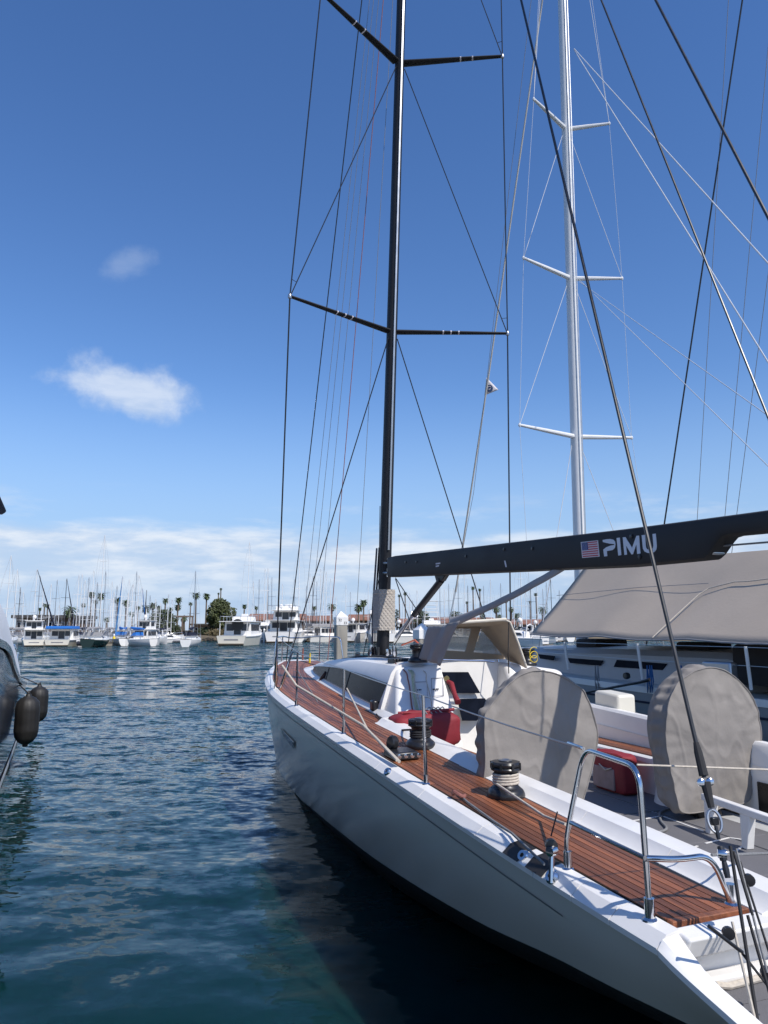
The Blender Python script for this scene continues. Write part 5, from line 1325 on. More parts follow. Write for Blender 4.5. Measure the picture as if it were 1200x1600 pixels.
MT().tube([(6.5, -16, 1.6), (7.5, -16, 30)], [0.16, 0.12], 14).build('mast', CARBON, ty)
MT().box(1.5, 6.0, -17, -15, 1.6, 2.2).build('cabin', WHITE2, ty, bevel=0.1)
for (x0, y0, x1, y1, r) in ((1039, 812, 1166, -40, 0.030), (1090, 802, 1140, -30, 0.010), (1134, 792, 1172, 380, 0.010), (1153, 790, 1200, 430, 0.010)):
    a = Vector(P_t(x0, y0, -15.9)); b = Vector(P_t(x1, y1, -15.9)); d = b - a
    f0 = (1.6 - a.z) / d.z; f1 = min(60, (31 - a.z) / d.z)
    MT().tube([a + d * f0, a + d * f1], r, 8).build('headstay' if r > .02 else 'stay', BLACK if r > .02 else ROPEG, ty)

# ================================================================== navy motor yacht at the left edge with its fenders
FWD = Vector((-0.40, 0.917, 0)).normalized(); NRM = Vector((FWD.y, -FWD.x, 0))
LO = Vector((-5.5, 10.5, 0)); LO2 = LO - NRM * 2.3
ly = empty('motor_yacht', LO2, math.atan2(FWD.y, FWD.x), 'glossy navy motor yacht with white upper works at the left edge', 'motor yacht')
# local x along FWD (towards its stern), local y = -NRM direction
def side(x, z, o=0.0): return (x, -(2.3 + o), z)
shz = curve([(-9, 2.6), (-4, 2.30), (-2.5, 2.17), (-0.2, 1.93), (3.8, 1.46), (6.6, 1.25), (9.2, 1.1)])
hb = curve([(-10, 0.8), (-7, 1.6), (-3, 2.15), (0, 2.3), (4, 2.3), (9.2, 2.27)])
fl_ = curve([(-10, 0.6), (-4, 0.4), (0, 0.12), (4, 0.08), (9.2, 0.03)])
hb0 = hb
hb = lambda x: hb0(x) + 0.17
secs = []
for i in range(27):
    x = lerp(-10, 9.2, i / 26); zt_ = shz(x); a = []
    for f in (1, .85, .7, .5, .3, .15, 0.0):
        a.append((x, -(hb(x) + fl_(x) * f ** 1.6), lerp(0.02, zt_, f)))
    a += [(x, -hb(x) * .9, -0.3), (x, 0, -0.6)]
    secs.append(a + [(p[0], -p[1], p[2]) for p in reversed(a[:-1])])
MB().loft(secs, caps=True).build('hull', NAVY, ly, angle=50)
for sg in (1, -1):
    MB().loft([[(x, -sg * (hb(x) + 0.006 + fl_(x) * .0), 0.02), (x, -sg * (hb(x) + fl_(x) * 0.04 + 0.008), 0.10), (x, -sg * (hb(x) + fl_(x) * 0.05 + 0.008), 0.16)] for x in [lerp(-9.8, 9.15, i / 24) for i in range(25)]]).build('boot_stripe', WHITE, ly, smooth=False)
    MB().loft([[(x, -sg * (hb(x) + 0.008), 0.02), (x, -sg * (hb(x) * .97), -0.12)] for x in [lerp(-9.8, 9.15, i / 24) for i in range(25)]]).build('waterline_band', ANTI, ly, smooth=False)
    MB().loft([[(x, -sg * (hb(x) + fl_(x) + 0.025), shz(x) - 0.05), (x, -sg * (hb(x) + fl_(x) + 0.03), shz(x) + 0.02), (x, -sg * (hb(x) + fl_(x) - 0.02), shz(x) + 0.05)] for x in [lerp(-10, 9.2, i / 30) for i in range(31)]]).build('rub_rail', STEEL, ly)
MB().loft([[(x, k * (hb(x) + fl_(x) - .02), shz(x) + 0.02) for k in (1, 0, -1)] for x in [lerp(-10, 9.2, i / 20) for i in range(21)]]).build('deck', WHITE2, ly)
# white upper works with a rounded shoulder
hs_ = curve([(-8, 3.2), (-4, 2.98), (-2.5, 2.82), (-0.2, 2.58), (1.6, 2.36), (3.6, 2.02), (5.4, 1.5)])
rows = []
for i in range(19):
    x = lerp(-8, 5.4, i / 18); zb, zt_ = shz(x) + 0.03, hs_(x); w = hb(x) + fl_(x) - 0.02
    P = [(x, -w, zb), (x, -w + 0.03, lerp(zb, zt_, .55)), (x, -w + 0.14, lerp(zb, zt_, .86)), (x, -w + 0.40, zt_), (x, 0, zt_ + 0.05)]
    rows.append(P + [(p[0], -p[1], p[2]) for p in reversed(P[:-1])])
MB().loft(rows, caps=True).build('upper_works', mat('white_vinyl_cover', (0.74, 0.75, 0.76), 0.55, var=0.05, bump=0.15, bscale=25), ly, angle=50)
MB().box(-7.5, -3.2, -1.5, 1.5, 2.9, 3.8).build('saloon', WHITE, ly, bevel=0.12)
MB().box(-7.0, -3.19, -1.51, 1.51, 3.25, 3.65).build('saloon_window', GLASSD, ly, bevel=0.05)
# flybridge top: navy canvas edge
q = at_y(4, 799, 10.0); lo = q - LO2; lx, lyy = lo.dot(FWD), lo.dot(Vector((-FWD.y, FWD.x, 0)))
MB().loft([[(x, y, z) for y, z in ((lyy, q.z - .05), (lyy - .06, q.z + .0), (lyy, q.z + .07), (lyy + 3.2, q.z + .09), (lyy + 3.2, q.z - .05))] for x in (lx - 4.5, lx - 0.1, lx)], closed=True, caps=True).build('flybridge_top', NAVYC, ly, bevel=0.03)
for x, y in ((lx - 0.5, lyy + .3), (lx - 4, lyy + .3), (lx - .5, lyy + 2.9), (lx - 4, lyy + 2.9)): MB().tube([(x, y, 3.2), (x, y, q.z)], 0.03, 10).build('top_post', STEEL, ly)
# stern rail at the corner
for dx, z0, z1 in ((6.8, 1.4, 2.1), (7.9, 1.3, 2.0), (8.9, 1.2, 1.95)):
    MB().tube([(dx, -2.22, z0), (dx, -2.2, z1)], 0.022, 8).build('rail_post', STEEL, ly)
MB().tube(rnd([(6.2, -2.25, 1.85), (6.8, -2.25, 2.08), (7.9, -2.24, 2.0), (8.9, -2.22, 1.95), (9.0, -1.6, 1.95)]), 0.024, 8).build('stern_rail', STEEL, ly)
MB().box(8.4, 9.05, -2.28, -2.2, 1.26, 1.86).build('boarding_gate', STEEL, ly, bevel=0.02)
def fender(px, py_top, py_bot, y, lab, w):
    a = at_y(px, py_top, y); b = at_y(px, py_bot, y); h = a.z - b.z; r = w / 2 / FOC * y
    f = empty('fender', (a.x, a.y, b.z), 0, lab, 'fender', 'black fenders on the navy motor yacht')
    n = 20; prof = [(0.02, 0.0), (r * .22, 0.01), (r * .25, h * .05), (r * .6, h * .09), (r * .9, h * .18), (r, h * .30)]
    prof += [(r * (1.0 if i % 2 else 0.985), h * lerp(.30, .72, i / 10)) for i in range(11)] + [(r * .92, h * .84), (r * .62, h * .92), (r * .25, h * .96), (r * .2, h), (0.012, h)]
    # shallow moulded ribs down the barrel
    m = MB(); vs = []; rings = []
    for rr, hh in prof:
        rings.append([(math.cos(2 * math.pi * j / 48) * rr * (1 + (0.03 if j % 4 < 2 else 0) * (0.2 < hh / h < .85)), math.sin(2 * math.pi * j / 48) * rr * (1 + (0.018 if j % 4 < 2 else 0) * (0.2 < hh / h < .85)), hh) for j in range(48)])
    m.loft(rings, closed=True, caps=True).build('barrel', mat('weathered_black_fender', (0.016, 0.0145, 0.013), 0.55, var=0.5, vscale=3, bump=0.2, bscale=20), f, angle=50)
    MB().lathe([(0.03, -0.02), (0.045, 0), (0.03, 0.02)], (0, 0, h + 0.01), 12, axis=(1, 0, 0)).build('eye', RUBBER, f)
    return f, Vector((a.x, a.y, a.z))
lines = MB()
for args, rail in (((45, 1084, 1167, 13.5, 'large black cylindrical fender hanging nearest along the navy hull', 34), 4.4), ((62, 1070, 1131, 17.3, 'black fender at the stern corner of the navy motor yacht', 27), 7.2)):
    f, top_ = fender(*args)
    rp = LO2 + FWD * rail + NRM * 2.2 + Vector((0, 0, shz(rail) + 0.25))
    l_ = MB(lambda p, t=top_: tuple(Vector(p) - Vector((t.x, t.y, f.location.z)))).tube([top_, top_.lerp(rp, .6), rp], 0.012, 6).build('lanyard', ROPEB, f)
# ================================================================== far side of the harbour
def at_x(px, d): return at_y(px, 985, d).x
def z_of(py, d): return at_y(600, py, d).z
# shore
FARG = mat('tinted_cabin_glass', (0.032, 0.036, 0.045), 0.15, var=0.3)
def shore():
    m = MB(); rows = []
    for x in range(-420, 421, 6):
        j = 2.0 * noise.noise(Vector((x * 0.05, 1, 0))); f0 = 172 + j - (10 if -62 < x < -36 else 0)
        rows.append([(x, f0, -1.0), (x, f0 + 0.8, 0.2 + 0.2 * noise.noise(Vector((x * .3, 2, 0)))), (x, f0 + 2.2, 0.9 + 0.2 * noise.noise(Vector((x * .2, 5, 0)))), (x, f0 + 5, 1.3), (x, 320, 1.6), (x, 900, 2.0)])
    o = m.loft(rows).build('shore', EARTH); o['kind'] = 'structure'
shore()
def pal(r): return lerp(1 - r, 1 + r, random.random())

# ---- palms
def fan_frond(m, o, az, el, L_, w, droop):
    """one palm leaf as a bent blade of several segments with a split end"""
    d = Vector((math.cos(az), math.sin(az), 0)); p = Vector(o); e = el; side = Vector((-math.sin(az), math.cos(az), 0)); vs = []; K = 5
    for k in range(K + 1):
        f = k / K; ww = w * math.sin(math.pi * min(0.97, 0.12 + 0.75 * f)) 
        vs += [p + side * ww, p + Vector((0, 0, ww * .35)), p - side * ww]
        e -= droop / K; p = p + (d * math.cos(e) + Vector((0, 0, math.sin(e)))) * (L_ / K)
    fs = []
    for k in range(K):
        a = 3 * k; fs += [(a, a + 1, a + 4, a + 3), (a + 1, a + 2, a + 5, a + 4)]
    m.add(vs, fs)
def palm(px, py, d, r, label, kind='fan', base=1.4):
    x = at_x(px, d); zt_ = z_of(py, d)
    t = empty('palm_tree', (x, d, base), random.random() * 6, label, 'palm tree', 'palms on the far shore')
    h = zt_ - base; lean = 0.04 * h * (random.random() - .5); rad = 0.22 if kind == 'fan' else 0.32
    MB().tube([(0, 0, -.3), (lean * .3, 0, h * .35), (lean * .7, 0, h * .7), (lean, 0, h)], [rad * 1.5, rad, rad * .85, rad * .8], 8).build('trunk', BARK, t)
    m = MB(); dry = MB(); o = Vector((lean, 0, h))
    if kind == 'fan':
        for i in range(34):
            fan_frond(m, o + Vector((0, 0, .1)), i * 2.4 + random.random() * .4, lerp(1.25, -0.55, (i / 33) ** 0.9), r * pal(.15), r * .20, 0.9)
        for i in range(18):
            fan_frond(dry, o - Vector((0, 0, .2)), i * 2.4 + random.random(), -0.9 - .5 * random.random(), r * .75, r * .14, 0.5)
    else:
        for i in range(40):
            fan_frond(m, o, i * 2.4 + random.random() * .3, lerp(1.3, -0.35, (i / 39) ** .8), r * 1.25 * pal(.12), r * .10, 1.5)
        for i in range(14):
            fan_frond(dry, o - Vector((0, 0, .3)), i * 2.4, -0.7 - .4 * random.random(), r * .8, r * .10, 0.8)
    m.build('crown', FROND, t, smooth=False, fix=False); dry.build('dry_skirt', FRONDD, t, smooth=False, fix=False)
    return t
PX = lambda n, d: n / FOC * d
for i, (px, py, d, rp, kind, lab) in enumerate([
    (67, 946, 215, 4.2, 'fan', 'left palm of a close pair above the dark low building'), (71.5, 947, 218, 4.2, 'fan', 'right palm of a close pair above the dark low building'),
    (108, 953, 186, 13, 'date', 'broad date palm behind the cruiser with bright blue canopy'),
    (140, 929, 205, 7, 'fan', 'tall fan palm left of the tallest far mast'), (155, 932, 206, 8, 'fan', 'fan palm touching the tallest far mast on its left'),
    (166, 967, 196, 6, 'date', 'short palm at the foot of the tallest far mast'), (182, 938, 204, 6.5, 'fan', 'fan palm behind the mast with the blue furled sail'),
    (195, 943, 200, 8, 'fan', 'fan palm right of the blue furled sail'), (225, 952, 200, 8, 'fan', 'shaggy palm above the white pilothouse cruiser'),
    (237, 947, 201, 8, 'fan', 'palm leaning right beside the round dark tree'), (256, 939, 200, 6.5, 'fan', 'palm rising straight from the round dark tree'),
    (276, 938, 200, 7, 'fan', 'upper palm of the pair left of the timber gate'), (276.5, 949, 203, 7, 'fan', 'lower palm of the pair left of the timber gate'),
    (287, 965, 190, 7, 'date', 'short palm beside the timber gate frame'),
    (305, 931, 198, 7.5, 'fan', 'tall straight palm left of the large bushy tree'), (321, 932, 198, 7, 'fan', 'tall leaning palm next to the large bushy tree'),
    (339, 928, 240, 2.4, 'fan', 'small distant palm head, lower of two above the bushy tree'), (343.5, 921, 240, 2.8, 'fan', 'distant palm head, higher of two above the bushy tree'),
    (380, 948, 205, 5, 'fan', 'palm head above the cream flybridge cruiser'),
    (518, 947, 196, 8, 'date', 'date palm left of the numbered pile'), (560, 950, 192, 9, 'fan', 'bushy palm in front of the tiled roof right of the numbered pile'), (568, 942, 194, 8, 'fan', 'palm crown just left of the black mast'),
    (625, 931, 235, 3.2, 'fan', 'distant small-headed palm seen through the vang lines'), (634, 928, 235, 4, 'fan', 'distant palm right of the quilted mast pad'),
    (731, 942, 225, 3, 'fan', 'short distant palm above the folded spray hood'), (740.5, 919, 230, 4, 'fan', 'tall palm behind the black diagonal stay'), (751, 922, 232, 3.4, 'fan', 'tall slim palm right of the diagonal stay'),
    (776, 950, 190, 8, 'date', 'feathery palm above the right of the spray hood'), (781, 962, 190, 5, 'date', 'small feathery palm beside a larger one'),
    (792, 939, 215, 4, 'fan', 'slim palm beside the starboard shroud'), (800, 953, 205, 6, 'fan', 'palm right of the starboard shroud'), (808, 961, 190, 8, 'date', 'dense palm below the rolled strap'),
    (829, 941, 220, 3, 'fan', 'slim distant palm left of the awning corner'), (839.5, 929, 222, 4, 'fan', 'tall distant palm above the awning corner'), (849, 952, 190, 9, 'date', 'feathery palm beside the white radar dome')]):
    palm(px, py, d, PX(rp, d), lab, kind)

# ---- leafy trees: limbs plus many small leaf clumps
def leafy(px, py_top, py_base, wpx, d, label, mt=LEAF, seed=0, n=2600, trunk=0.28):
    rnd_ = random.Random(seed); x = at_x(px, d); zt_ = z_of(py_top, d); zb = 1.2; h = zt_ - zb; w = PX(wpx, d) / 2
    t = empty('leafy_tree', (x, d, zb), 0, label, 'tree', 'leafy trees on the far shore')
    m = MB(); m.tube([(0, 0, -.3), (0.1, 0, h * .25), (0, 0.1, h * .55)], [trunk * 1.4, trunk, trunk * .5], 8)
    lobes = []
    for i in range(15):
        a = i * 2.4; f = (i + .5) / 15; z = lerp(.24, .90, f) * h; rr = w * math.sin(math.pi * min(.93, .22 + f * .72)) * (0.55 + .2 * rnd_.random())
        c = Vector((math.cos(a) * rr, math.sin(a) * rr * .8, z)); lobes.append((c, w * (.30 + .22 * rnd_.random())))
        m.tube([(0, 0, h * .2 * (1 + f)), c * .6 + Vector((0, 0, .1)), c], [trunk * .5, trunk * .3, trunk * .12], 6)
    m.build('trunk', BARK, t)
    lm = MB(); vs = []; fs = []
    for i in range(n):
        c, r = lobes[i % len(lobes)]
        v = Vector((rnd_.gauss(0, 1), rnd_.gauss(0, 1), rnd_.gauss(0, 1))).normalized() * r * (rnd_.random() ** .35) * (1 + .3 * noise.noise(c + Vector((i, 0, 0))))
        p = c + Vector((v.x, v.y, v.z * .8)); 
        if p.z < .12 * h: continue
        a = Vector((rnd_.gauss(0, 1), rnd_.gauss(0, 1), rnd_.gauss(0, .7))).normalized(); b = a.orthogonal().normalized(); s = w * 0.055 * lerp(.6, 1.4, rnd_.random()) + 0.08
        k = len(vs); vs += [p + a * s, p + b * s * .6, p - a * s, p - b * s * .6]; fs.append((k, k + 1, k + 2, k + 3))
    lm.add(vs, fs); lm.build('crown', mt, t, smooth=False, fix=False)
leafy(343, 935, 1002, 50, 174, 'large bushy olive green tree standing at the water edge', LEAF, 1, 5200, .35)
leafy(253, 953, 990, 46, 192, 'round dark tree behind the white pilothouse cruiser', LEAFD, 2, 3200, .3)
leafy(272, 978, 1000, 30, 178, 'low dark shrub left of the timber gate', LEAFD, 3, 1400, .15)
leafy(322, 982, 1000, 30, 174, 'dark waterside shrub left of the large bushy tree', LEAFD, 4, 1400, .15)
leafy(346, 990, 1004, 46, 166, 'dry low hedge at the foot of the large bushy tree', mat('dry_leaf', (0.10, 0.075, 0.03), .7, var=.4), 5, 1500, .12)
leafy(658, 953, 985, 34, 205, 'dark round tree behind the tuna tower', LEAFD, 6, 2000, .3)
leafy(712, 955, 985, 30, 215, 'dark tree behind the black diagonal stay', LEAFD, 7, 1500, .3)
leafy(755, 956, 985, 14, 205, 'small pale green tree behind the spray hood', LEAF, 8, 900, .2)
leafy(620, 948, 985, 10, 215, 'narrow dark tree just right of the mast pad', LEAFD, 9, 800, .2)
leafy(440, 944, 965, 26, 200, 'dark hedge top above the big white yacht', LEAFD, 10, 1200, .25)

# ---- buildings
def building(px0, px1, py_ridge, py_eave, d, depth, label, wallm, roofm, gable=True, nwin=6):
    x0, x1 = at_x(px0, d), at_x(px1, d); zr_, ze = z_of(py_ridge, d), z_of(py_eave, d)
    b = empty('waterfront_building', ((x0 + x1) / 2, d, 1.3), 0, label, 'building'); w = (x1 - x0) / 2
    MB().box(-w, w, 0, depth, -.5, ze - 1.3).build('wall', wallm, b, smooth=False)
    if gable:
        MB().loft([[(-w - .6, -.8, ze - 1.35), (-w - .6, depth / 2, zr_ - 1.3), (-w - .6, depth + .8, ze - 1.35), (-w - .6, depth + .8, ze - 1.6), (-w - .6, -.8, ze - 1.6)], [(w + .6, -.8, ze - 1.35), (w + .6, depth / 2, zr_ - 1.3), (w + .6, depth + .8, ze - 1.35), (w + .6, depth + .8, ze - 1.6), (w + .6, -.8, ze - 1.6)]], closed=True, caps=True).build('roof', roofm, b, smooth=False)
    else:
        MB().box(-w - .8, w + .8, -1.2, depth + .5, ze - 1.3, zr_ - 1.3).build('roof', roofm, b, smooth=False)
    hh = max(0.9, (ze - 1.3) * .42)
    for i in range(nwin):
        cx_ = lerp(-w, w, (i + .5) / nwin); ww = w / nwin * .62
        f = MB().box(cx_ - ww, cx_ + ww, -.06, .05, (ze - 1.3) * .36, (ze - 1.3) * .36 + hh).build('window', WHITE2, b, smooth=False)
        MB().box(cx_ - ww + .12, cx_ + ww - .12, -.09, -.05, (ze - 1.3) * .36 + .12, (ze - 1.3) * .36 + hh - .12).build('pane', GLASSD, f, smooth=False)
building(24, 112, 961, 966, 190, 14, 'long dark flat roofed building behind the trawler at the left', WALLB, mat('dark_flat_roof', (0.06, 0.055, 0.05), .9), False, 9)
building(303, 326, 974.5, 977, 184, 8, 'small tan brick hut with dark roof left of the large bushy tree', WALLT, MATS['dark_flat_roof'], False, 3)
building(386, 470, 958, 968, 200, 16, 'clay tile roofed building behind the big white yacht', WALLB, ROOFT, True, 8)
building(474, 512, 961, 969, 206, 14, 'clay tile roofed building left of the numbered pile', WALLB, ROOFT, True, 4)
building(546, 604, 959, 968, 200, 16, 'clay tile roofed building between numbered pile and black mast', WALLB, ROOFT, True, 5)
building(680, 774, 964, 972, 205, 16, 'clay tile roofed building behind the spray hood', WALLB, ROOFT, True, 7)
building(792, 905, 967, 974, 200, 16, 'clay tile roofed building at the far right behind the awning', WALLB, ROOFT, True, 8)
building(626, 676, 966, 973, 212, 14, 'low tile roofed building behind the tuna tower', WALLB, ROOFT, True, 4)

# timber gate on the shore
g = empty('timber_gate', (at_x(292, 172), 172, 0.6), R(10), 'dark timber gate frame on the dock left of the bushy tree', 'gate')
gz = z_of(962, 172) - .6
for sx in (-1.1, 1.1): MB().box(sx - .16, sx + .16, -.16, .16, -1, gz).build('post', WALLB, g, smooth=False)
MB().box(-2.6, 1.5, -.2, .2, gz - .35, gz).build('crossbeam', WALLB, g, smooth=False)
MB().box(-2.4, 2.6, 0.3, 3.2, 1.6, 1.8).build('canopy_roof', MATS['dark_flat_roof'], g, smooth=False)
MB().box(-1.0, 2.4, 0.5, 3.0, -.4, 1.6).build('dark_shed', DARK, g, smooth=False)

# floating docks
def dock(px0, px1, d, label, depth=2.2):
    x0, x1 = at_x(px0, d), at_x(px1, d); o = empty('floating_dock', ((x0 + x1) / 2, d, 0), 0, label, 'dock'); w = (x1 - x0) / 2
    MB().box(-w, w, 0, depth, -.3, .42).build('float', CONC, o, smooth=False)
    n = max(2, int(w * 2 / 3))
    for i in range(n): MB().box(-w + i * 2 * w / n + .03, -w + (i + 1) * 2 * w / n - .03, -.05, depth + .05, .42, .5).build('deck_panel', WOOD, o, smooth=False)
dock(165, 190, 118, 'short floating dock with yellow marker in front of the blue sailed boat')
dock(56, 78, 121, 'floating dock between the trawler and the blue canopy cruiser')
dock(398, 432, 152, 'floating dock with white piles between cream cruiser and big white yacht')
dock(470, 600, 166, 'long floating dock running behind the numbered pile')
dock(604, 690, 168, 'long floating dock behind the vang and mast foot')
dock(700, 900, 172, 'long floating dock at the far right behind the spray hood')
def white_pile(px, py, d, label, group='white dock piles'):
    o = empty('dock_pile', (at_x(px, d), d, 0), 0, label, 'pile', group); zt_ = z_of(py, d)
    MB().tube([(0, 0, -1), (0, 0, zt_)], .22, 10).build('shaft', WHITE2, o); MB().lathe([(.26, 0), (.26, .12), (.02, .5)], (0, 0, zt_), 10).build('cap', WHITE, o)
for i, px in enumerate((407, 413, 420, 426)): white_pile(px, 986 - (i % 2), 151, ['white dock pile right beside the cream cruiser', 'second white dock pile from the cream cruiser', 'third white dock pile from the cream cruiser', 'white dock pile nearest the big white yacht'][i])
white_pile(578, 982, 165, 'white dock pile just left of the black mast')
white_pile(66, 994, 120, 'white dock pile beside the trawler')
yb = empty('yellow_marker', (at_x(177, 118), 118.5, .5), 0, 'yellow and white upright buoy marker on the short dock', 'marker'); yb.scale = (.55, .55, .62)
MB().lathe([(.3, 0), (.45, .5), (.42, 1.2), (.2, 1.6)], (0, 0, 0), 12).build('body', YELLOW, yb); MB().lathe([(.2, 1.6), (.28, 1.8), (.2, 2.1), (.02, 2.2)], (0, 0, 0), 12).build('head', WHITE, yb)

# square concrete piles close behind the yacht, with pyramid caps and numbers
def square_pile(px, py_apex, d, wpx, label, rz, digits):
    w = PX(wpx, d) / 2; x = at_x(px, d); za = z_of(py_apex, d); zc = za - w * 1.05; zd = zc - w * 1.25
    o = empty('concrete_pile', (x, d, 0), rz, label, 'pile', 'square concrete piles with white caps')
    ch = .16
    def ring(k, z): return [(a * k, b * k, z) for a, b in ((-w, -w * (1 - ch)), (-w * (1 - ch), -w), (w * (1 - ch), -w), (w, -w * (1 - ch)), (w, w * (1 - ch)), (w * (1 - ch), w), (-w * (1 - ch), w), (-w, w * (1 - ch)))]
    MB().loft([ring(1, -2), ring(1, zd)], closed=True, caps=True).build('shaft', CONC, o, angle=20)
    k = 1.07
    cp_ = MB().loft([[(-w * k, -w * k, zd - .03), (w * k, -w * k, zd - .03), (w * k, w * k, zd - .03), (-w * k, w * k, zd - .03)], [(-w * k, -w * k, zc), (w * k, -w * k, zc), (w * k, w * k, zc), (-w * k, w * k, zc)], [(-.01, -.01, za), (.01, -.01, za), (.01, .01, za), (-.01, .01, za)]], closed=True, caps=True).build('cap', WHITE, o, smooth=False)
    for txt, ux, uz in digits:
        cu = bpy.data.curves.new('number', 'FONT'); cu.body = txt; cu.size = w * .62; cu.extrude = .002; cu.align_x = 'CENTER'
        tmp = bpy.data.objects.new('number', cu); t = bpy.data.objects.new('number', bpy.data.meshes.new_from_object(tmp)); bpy.data.objects.remove(tmp); C.objects.link(t); t.parent = cp_; t.rotation_euler = (R(90), 0, 0); t.location = (ux * w, -w * k - .004, lerp(zd, zc, uz)); t.data.materials.clear(); t.data.materials.append(DARK)
square_pile(532.5, 955, 26, 17.5, 'square concrete pile with white pyramid cap numbered 32 and 33', R(18), [('32', -.42, .42), ('33', .52, .02)])
square_pile(659, 974, 21, 19, 'square pile with a white pyramid cap left of the spray hood', R(26), [])

# ---- motor boats
def motor_boat(px, d, hd, L_, B_, label, F=1.25, hull=WHITE, decks=2, canopy=None, dome=True, mast_h=0, tower=0, arch=False, pilothouse=False, sport=False, wl=0.0, name='motor_cruiser', group=None, zt_=None, k=1.0):
    o = empty(name, (at_x(px, d), d, 0), R(hd), label, 'motor boat', group)
    o.scale = (k, k, k)
    h = L_ / 2
    bw = curve([(-h, B_ * .46), (-h * .4, B_ * .5), (h * .2, B_ * .47), (h * .65, B_ * .30), (h, .05)]); sh = curve([(-h, F), (0, F * 1.08), (h, F * 1.75)])
    secs = []
    for i in range(13):
        x = lerp(-h, h, i / 12); b = bw(x); z1 = sh(x)
        a = [(x + (.25 * f * h / 6 if i == 12 else 0), b * (.80 + .20 * f), lerp(-.25, z1, f)) for f in (1, .66, .33, 0)]
        secs.append(a + [(p[0], -p[1], p[2]) for p in reversed(a)])
    MB().loft(secs, caps=True).build('hull', hull, o, angle=40)
    MB().loft([[(x, bw(x) * 1.0 + .02, sh(x) - .16), (x, bw(x) + .05, sh(x) - .05), (x, bw(x) - .02, sh(x) + .03), (x, -bw(x) + .02, sh(x) + .03), (x, -bw(x) - .05, sh(x) - .05), (x, -bw(x) - .02, sh(x) - .16)] for x in [lerp(-h, h * .985, i / 12) for i in range(13)]]).build('deck', WHITE, o, angle=30)
    MB().box(-h - .02, -h + .0, -B_ * .40, B_ * .40, .02, .16).build('boot_top', NAVYC, o, smooth=False)
    MB().box(-h - .75, -h - .02, -B_ * .40, B_ * .40, .18, .30).build('swim_platform', WOOD, o, smooth=False)
    MB().box(-h - .03, -h - .012, -B_ * .22, B_ * .22, F * .55, F * .55 + .16).build('name_board', mat('grey_lettering', (.2, .2, .22), .6), o, smooth=False)
    z = F + .02
    def house(x0, x1, w, hh, rake0, rake1, nm, wins=True, m=WHITE, pil=4):
        nonlocal z
        c = MB().hexa([(x0, -w, z), (x1, -w * .9, z), (x1, w * .9, z), (x0, w, z), (x0 + rake0, -w * .93, z + hh), (x1 - rake1, -w * .82, z + hh), (x1 - rake1, w * .82, z + hh), (x0 + rake0, w * .93, z + hh)]).build(nm, m, o, smooth=False, bevel=.06)
        if wins:
            za, zb = z + hh * .36, z + hh * .84
            for sg in (1, -1):
                for i in range(pil):
                    xa = lerp(x0 + .3, x1 - rake1 - .3, i / pil); xb = lerp(x0 + .3, x1 - rake1 - .3, (i + .86) / pil); wa = lerp(w, w * .9, i / pil) * .965 + .0
                    MB().box(xa, xb, sg * wa - .05 if sg > 0 else sg * wa - .03, sg * wa + .03 if sg > 0 else sg * wa + .05, za, zb).build('side_window', FARG, c, smooth=False)
            for i in range(3):
                ya, yb_ = lerp(-w * .82, w * .82, i / 3) + .04, lerp(-w * .82, w * .82, (i + 1) / 3) - .04
                xr = x0 + rake0 * .6
                MB().box(xr - .05 if rake0 < .1 else xr - .12, xr + .02, ya, yb_, za if i != 1 else z + hh * .08, zb).build('aft_window', FARG, c, smooth=False)
                MB().box(x1 - rake1 * .5 - .10, x1 - rake1 * .5 + .12, ya * .9, yb_ * .9, za, zb).build('front_window', FARG, c, smooth=False)
        z += hh
        return c
    if sport:
        MB().loft([[(x, w, F + .02), (x, w * .9, F + .02 + hh * .7), (x, w * .6, F + .02 + hh), (x, -w * .6, F + .02 + hh), (x, -w * .9, F + .02 + hh * .7), (x, -w, F + .02)] for x, w, hh in ((-h * .45, B_ * .40, 1.0), (-h * .1, B_ * .40, 1.25), (h * .25, B_ * .36, .95), (h * .6, B_ * .22, .45))], caps=True).build('cabin', WHITE, o, angle=30)
        for sg in (1, -1): MB().hexa([(-h * .40, sg * B_ * .40, F + .45), (h * .15, sg * B_ * .385, F + .45), (h * .15, sg * B_ * .37, F + .45), (-h * .40, sg * B_ * .37, F + .45), (-h * .34, sg * (B_ * .385), F + .85), (h * .02, sg * (B_ * .375), F + .95), (h * .02, sg * B_ * .35, F + .95), (-h * .34, sg * B_ * .35, F + .85)]).build('side_window', FARG, o, smooth=False)
        MB().hexa([(-h * .1, -B_ * .34, F + 1.2), (h * .08, -B_ * .3, F + 1.1), (h * .08, B_ * .3, F + 1.1), (-h * .1, B_ * .34, F + 1.2), (-h * .22, -B_ * .3, F + 1.75), (-h * .18, -B_ * .28, F + 1.75), (-h * .18, B_ * .28, F + 1.75), (-h * .22, B_ * .3, F + 1.75)]).build('windscreen', FARG, o, smooth=False)
        MB().tube([(-h * .5, B_ * .42, F), (-h * .55, B_ * .38, F + 1.9), (-h * .55, 0, F + 2.15), (-h * .55, -B_ * .38, F + 1.9), (-h * .5, -B_ * .42, F)], .12, 8).build('radar_arch', WHITE, o)
        z = F + 2.1
    else:
        house(-h * .55, h * .42, B_ * .44, 2.0 if decks > 1 else 1.9, .05, .8, 'saloon')
        MB().box(-h * .88, h * .36, -B_ * .46, B_ * .46, z, z + .10).build('upper_deck', WHITE, o, smooth=False, bevel=.04)
        for sg in (1, -1): MB().tube([(-h * .85, sg * B_ * .43, F), (-h * .85, sg * B_ * .43, z)], .05, 8).build('deck_post', WHITE, o)
        z += .10
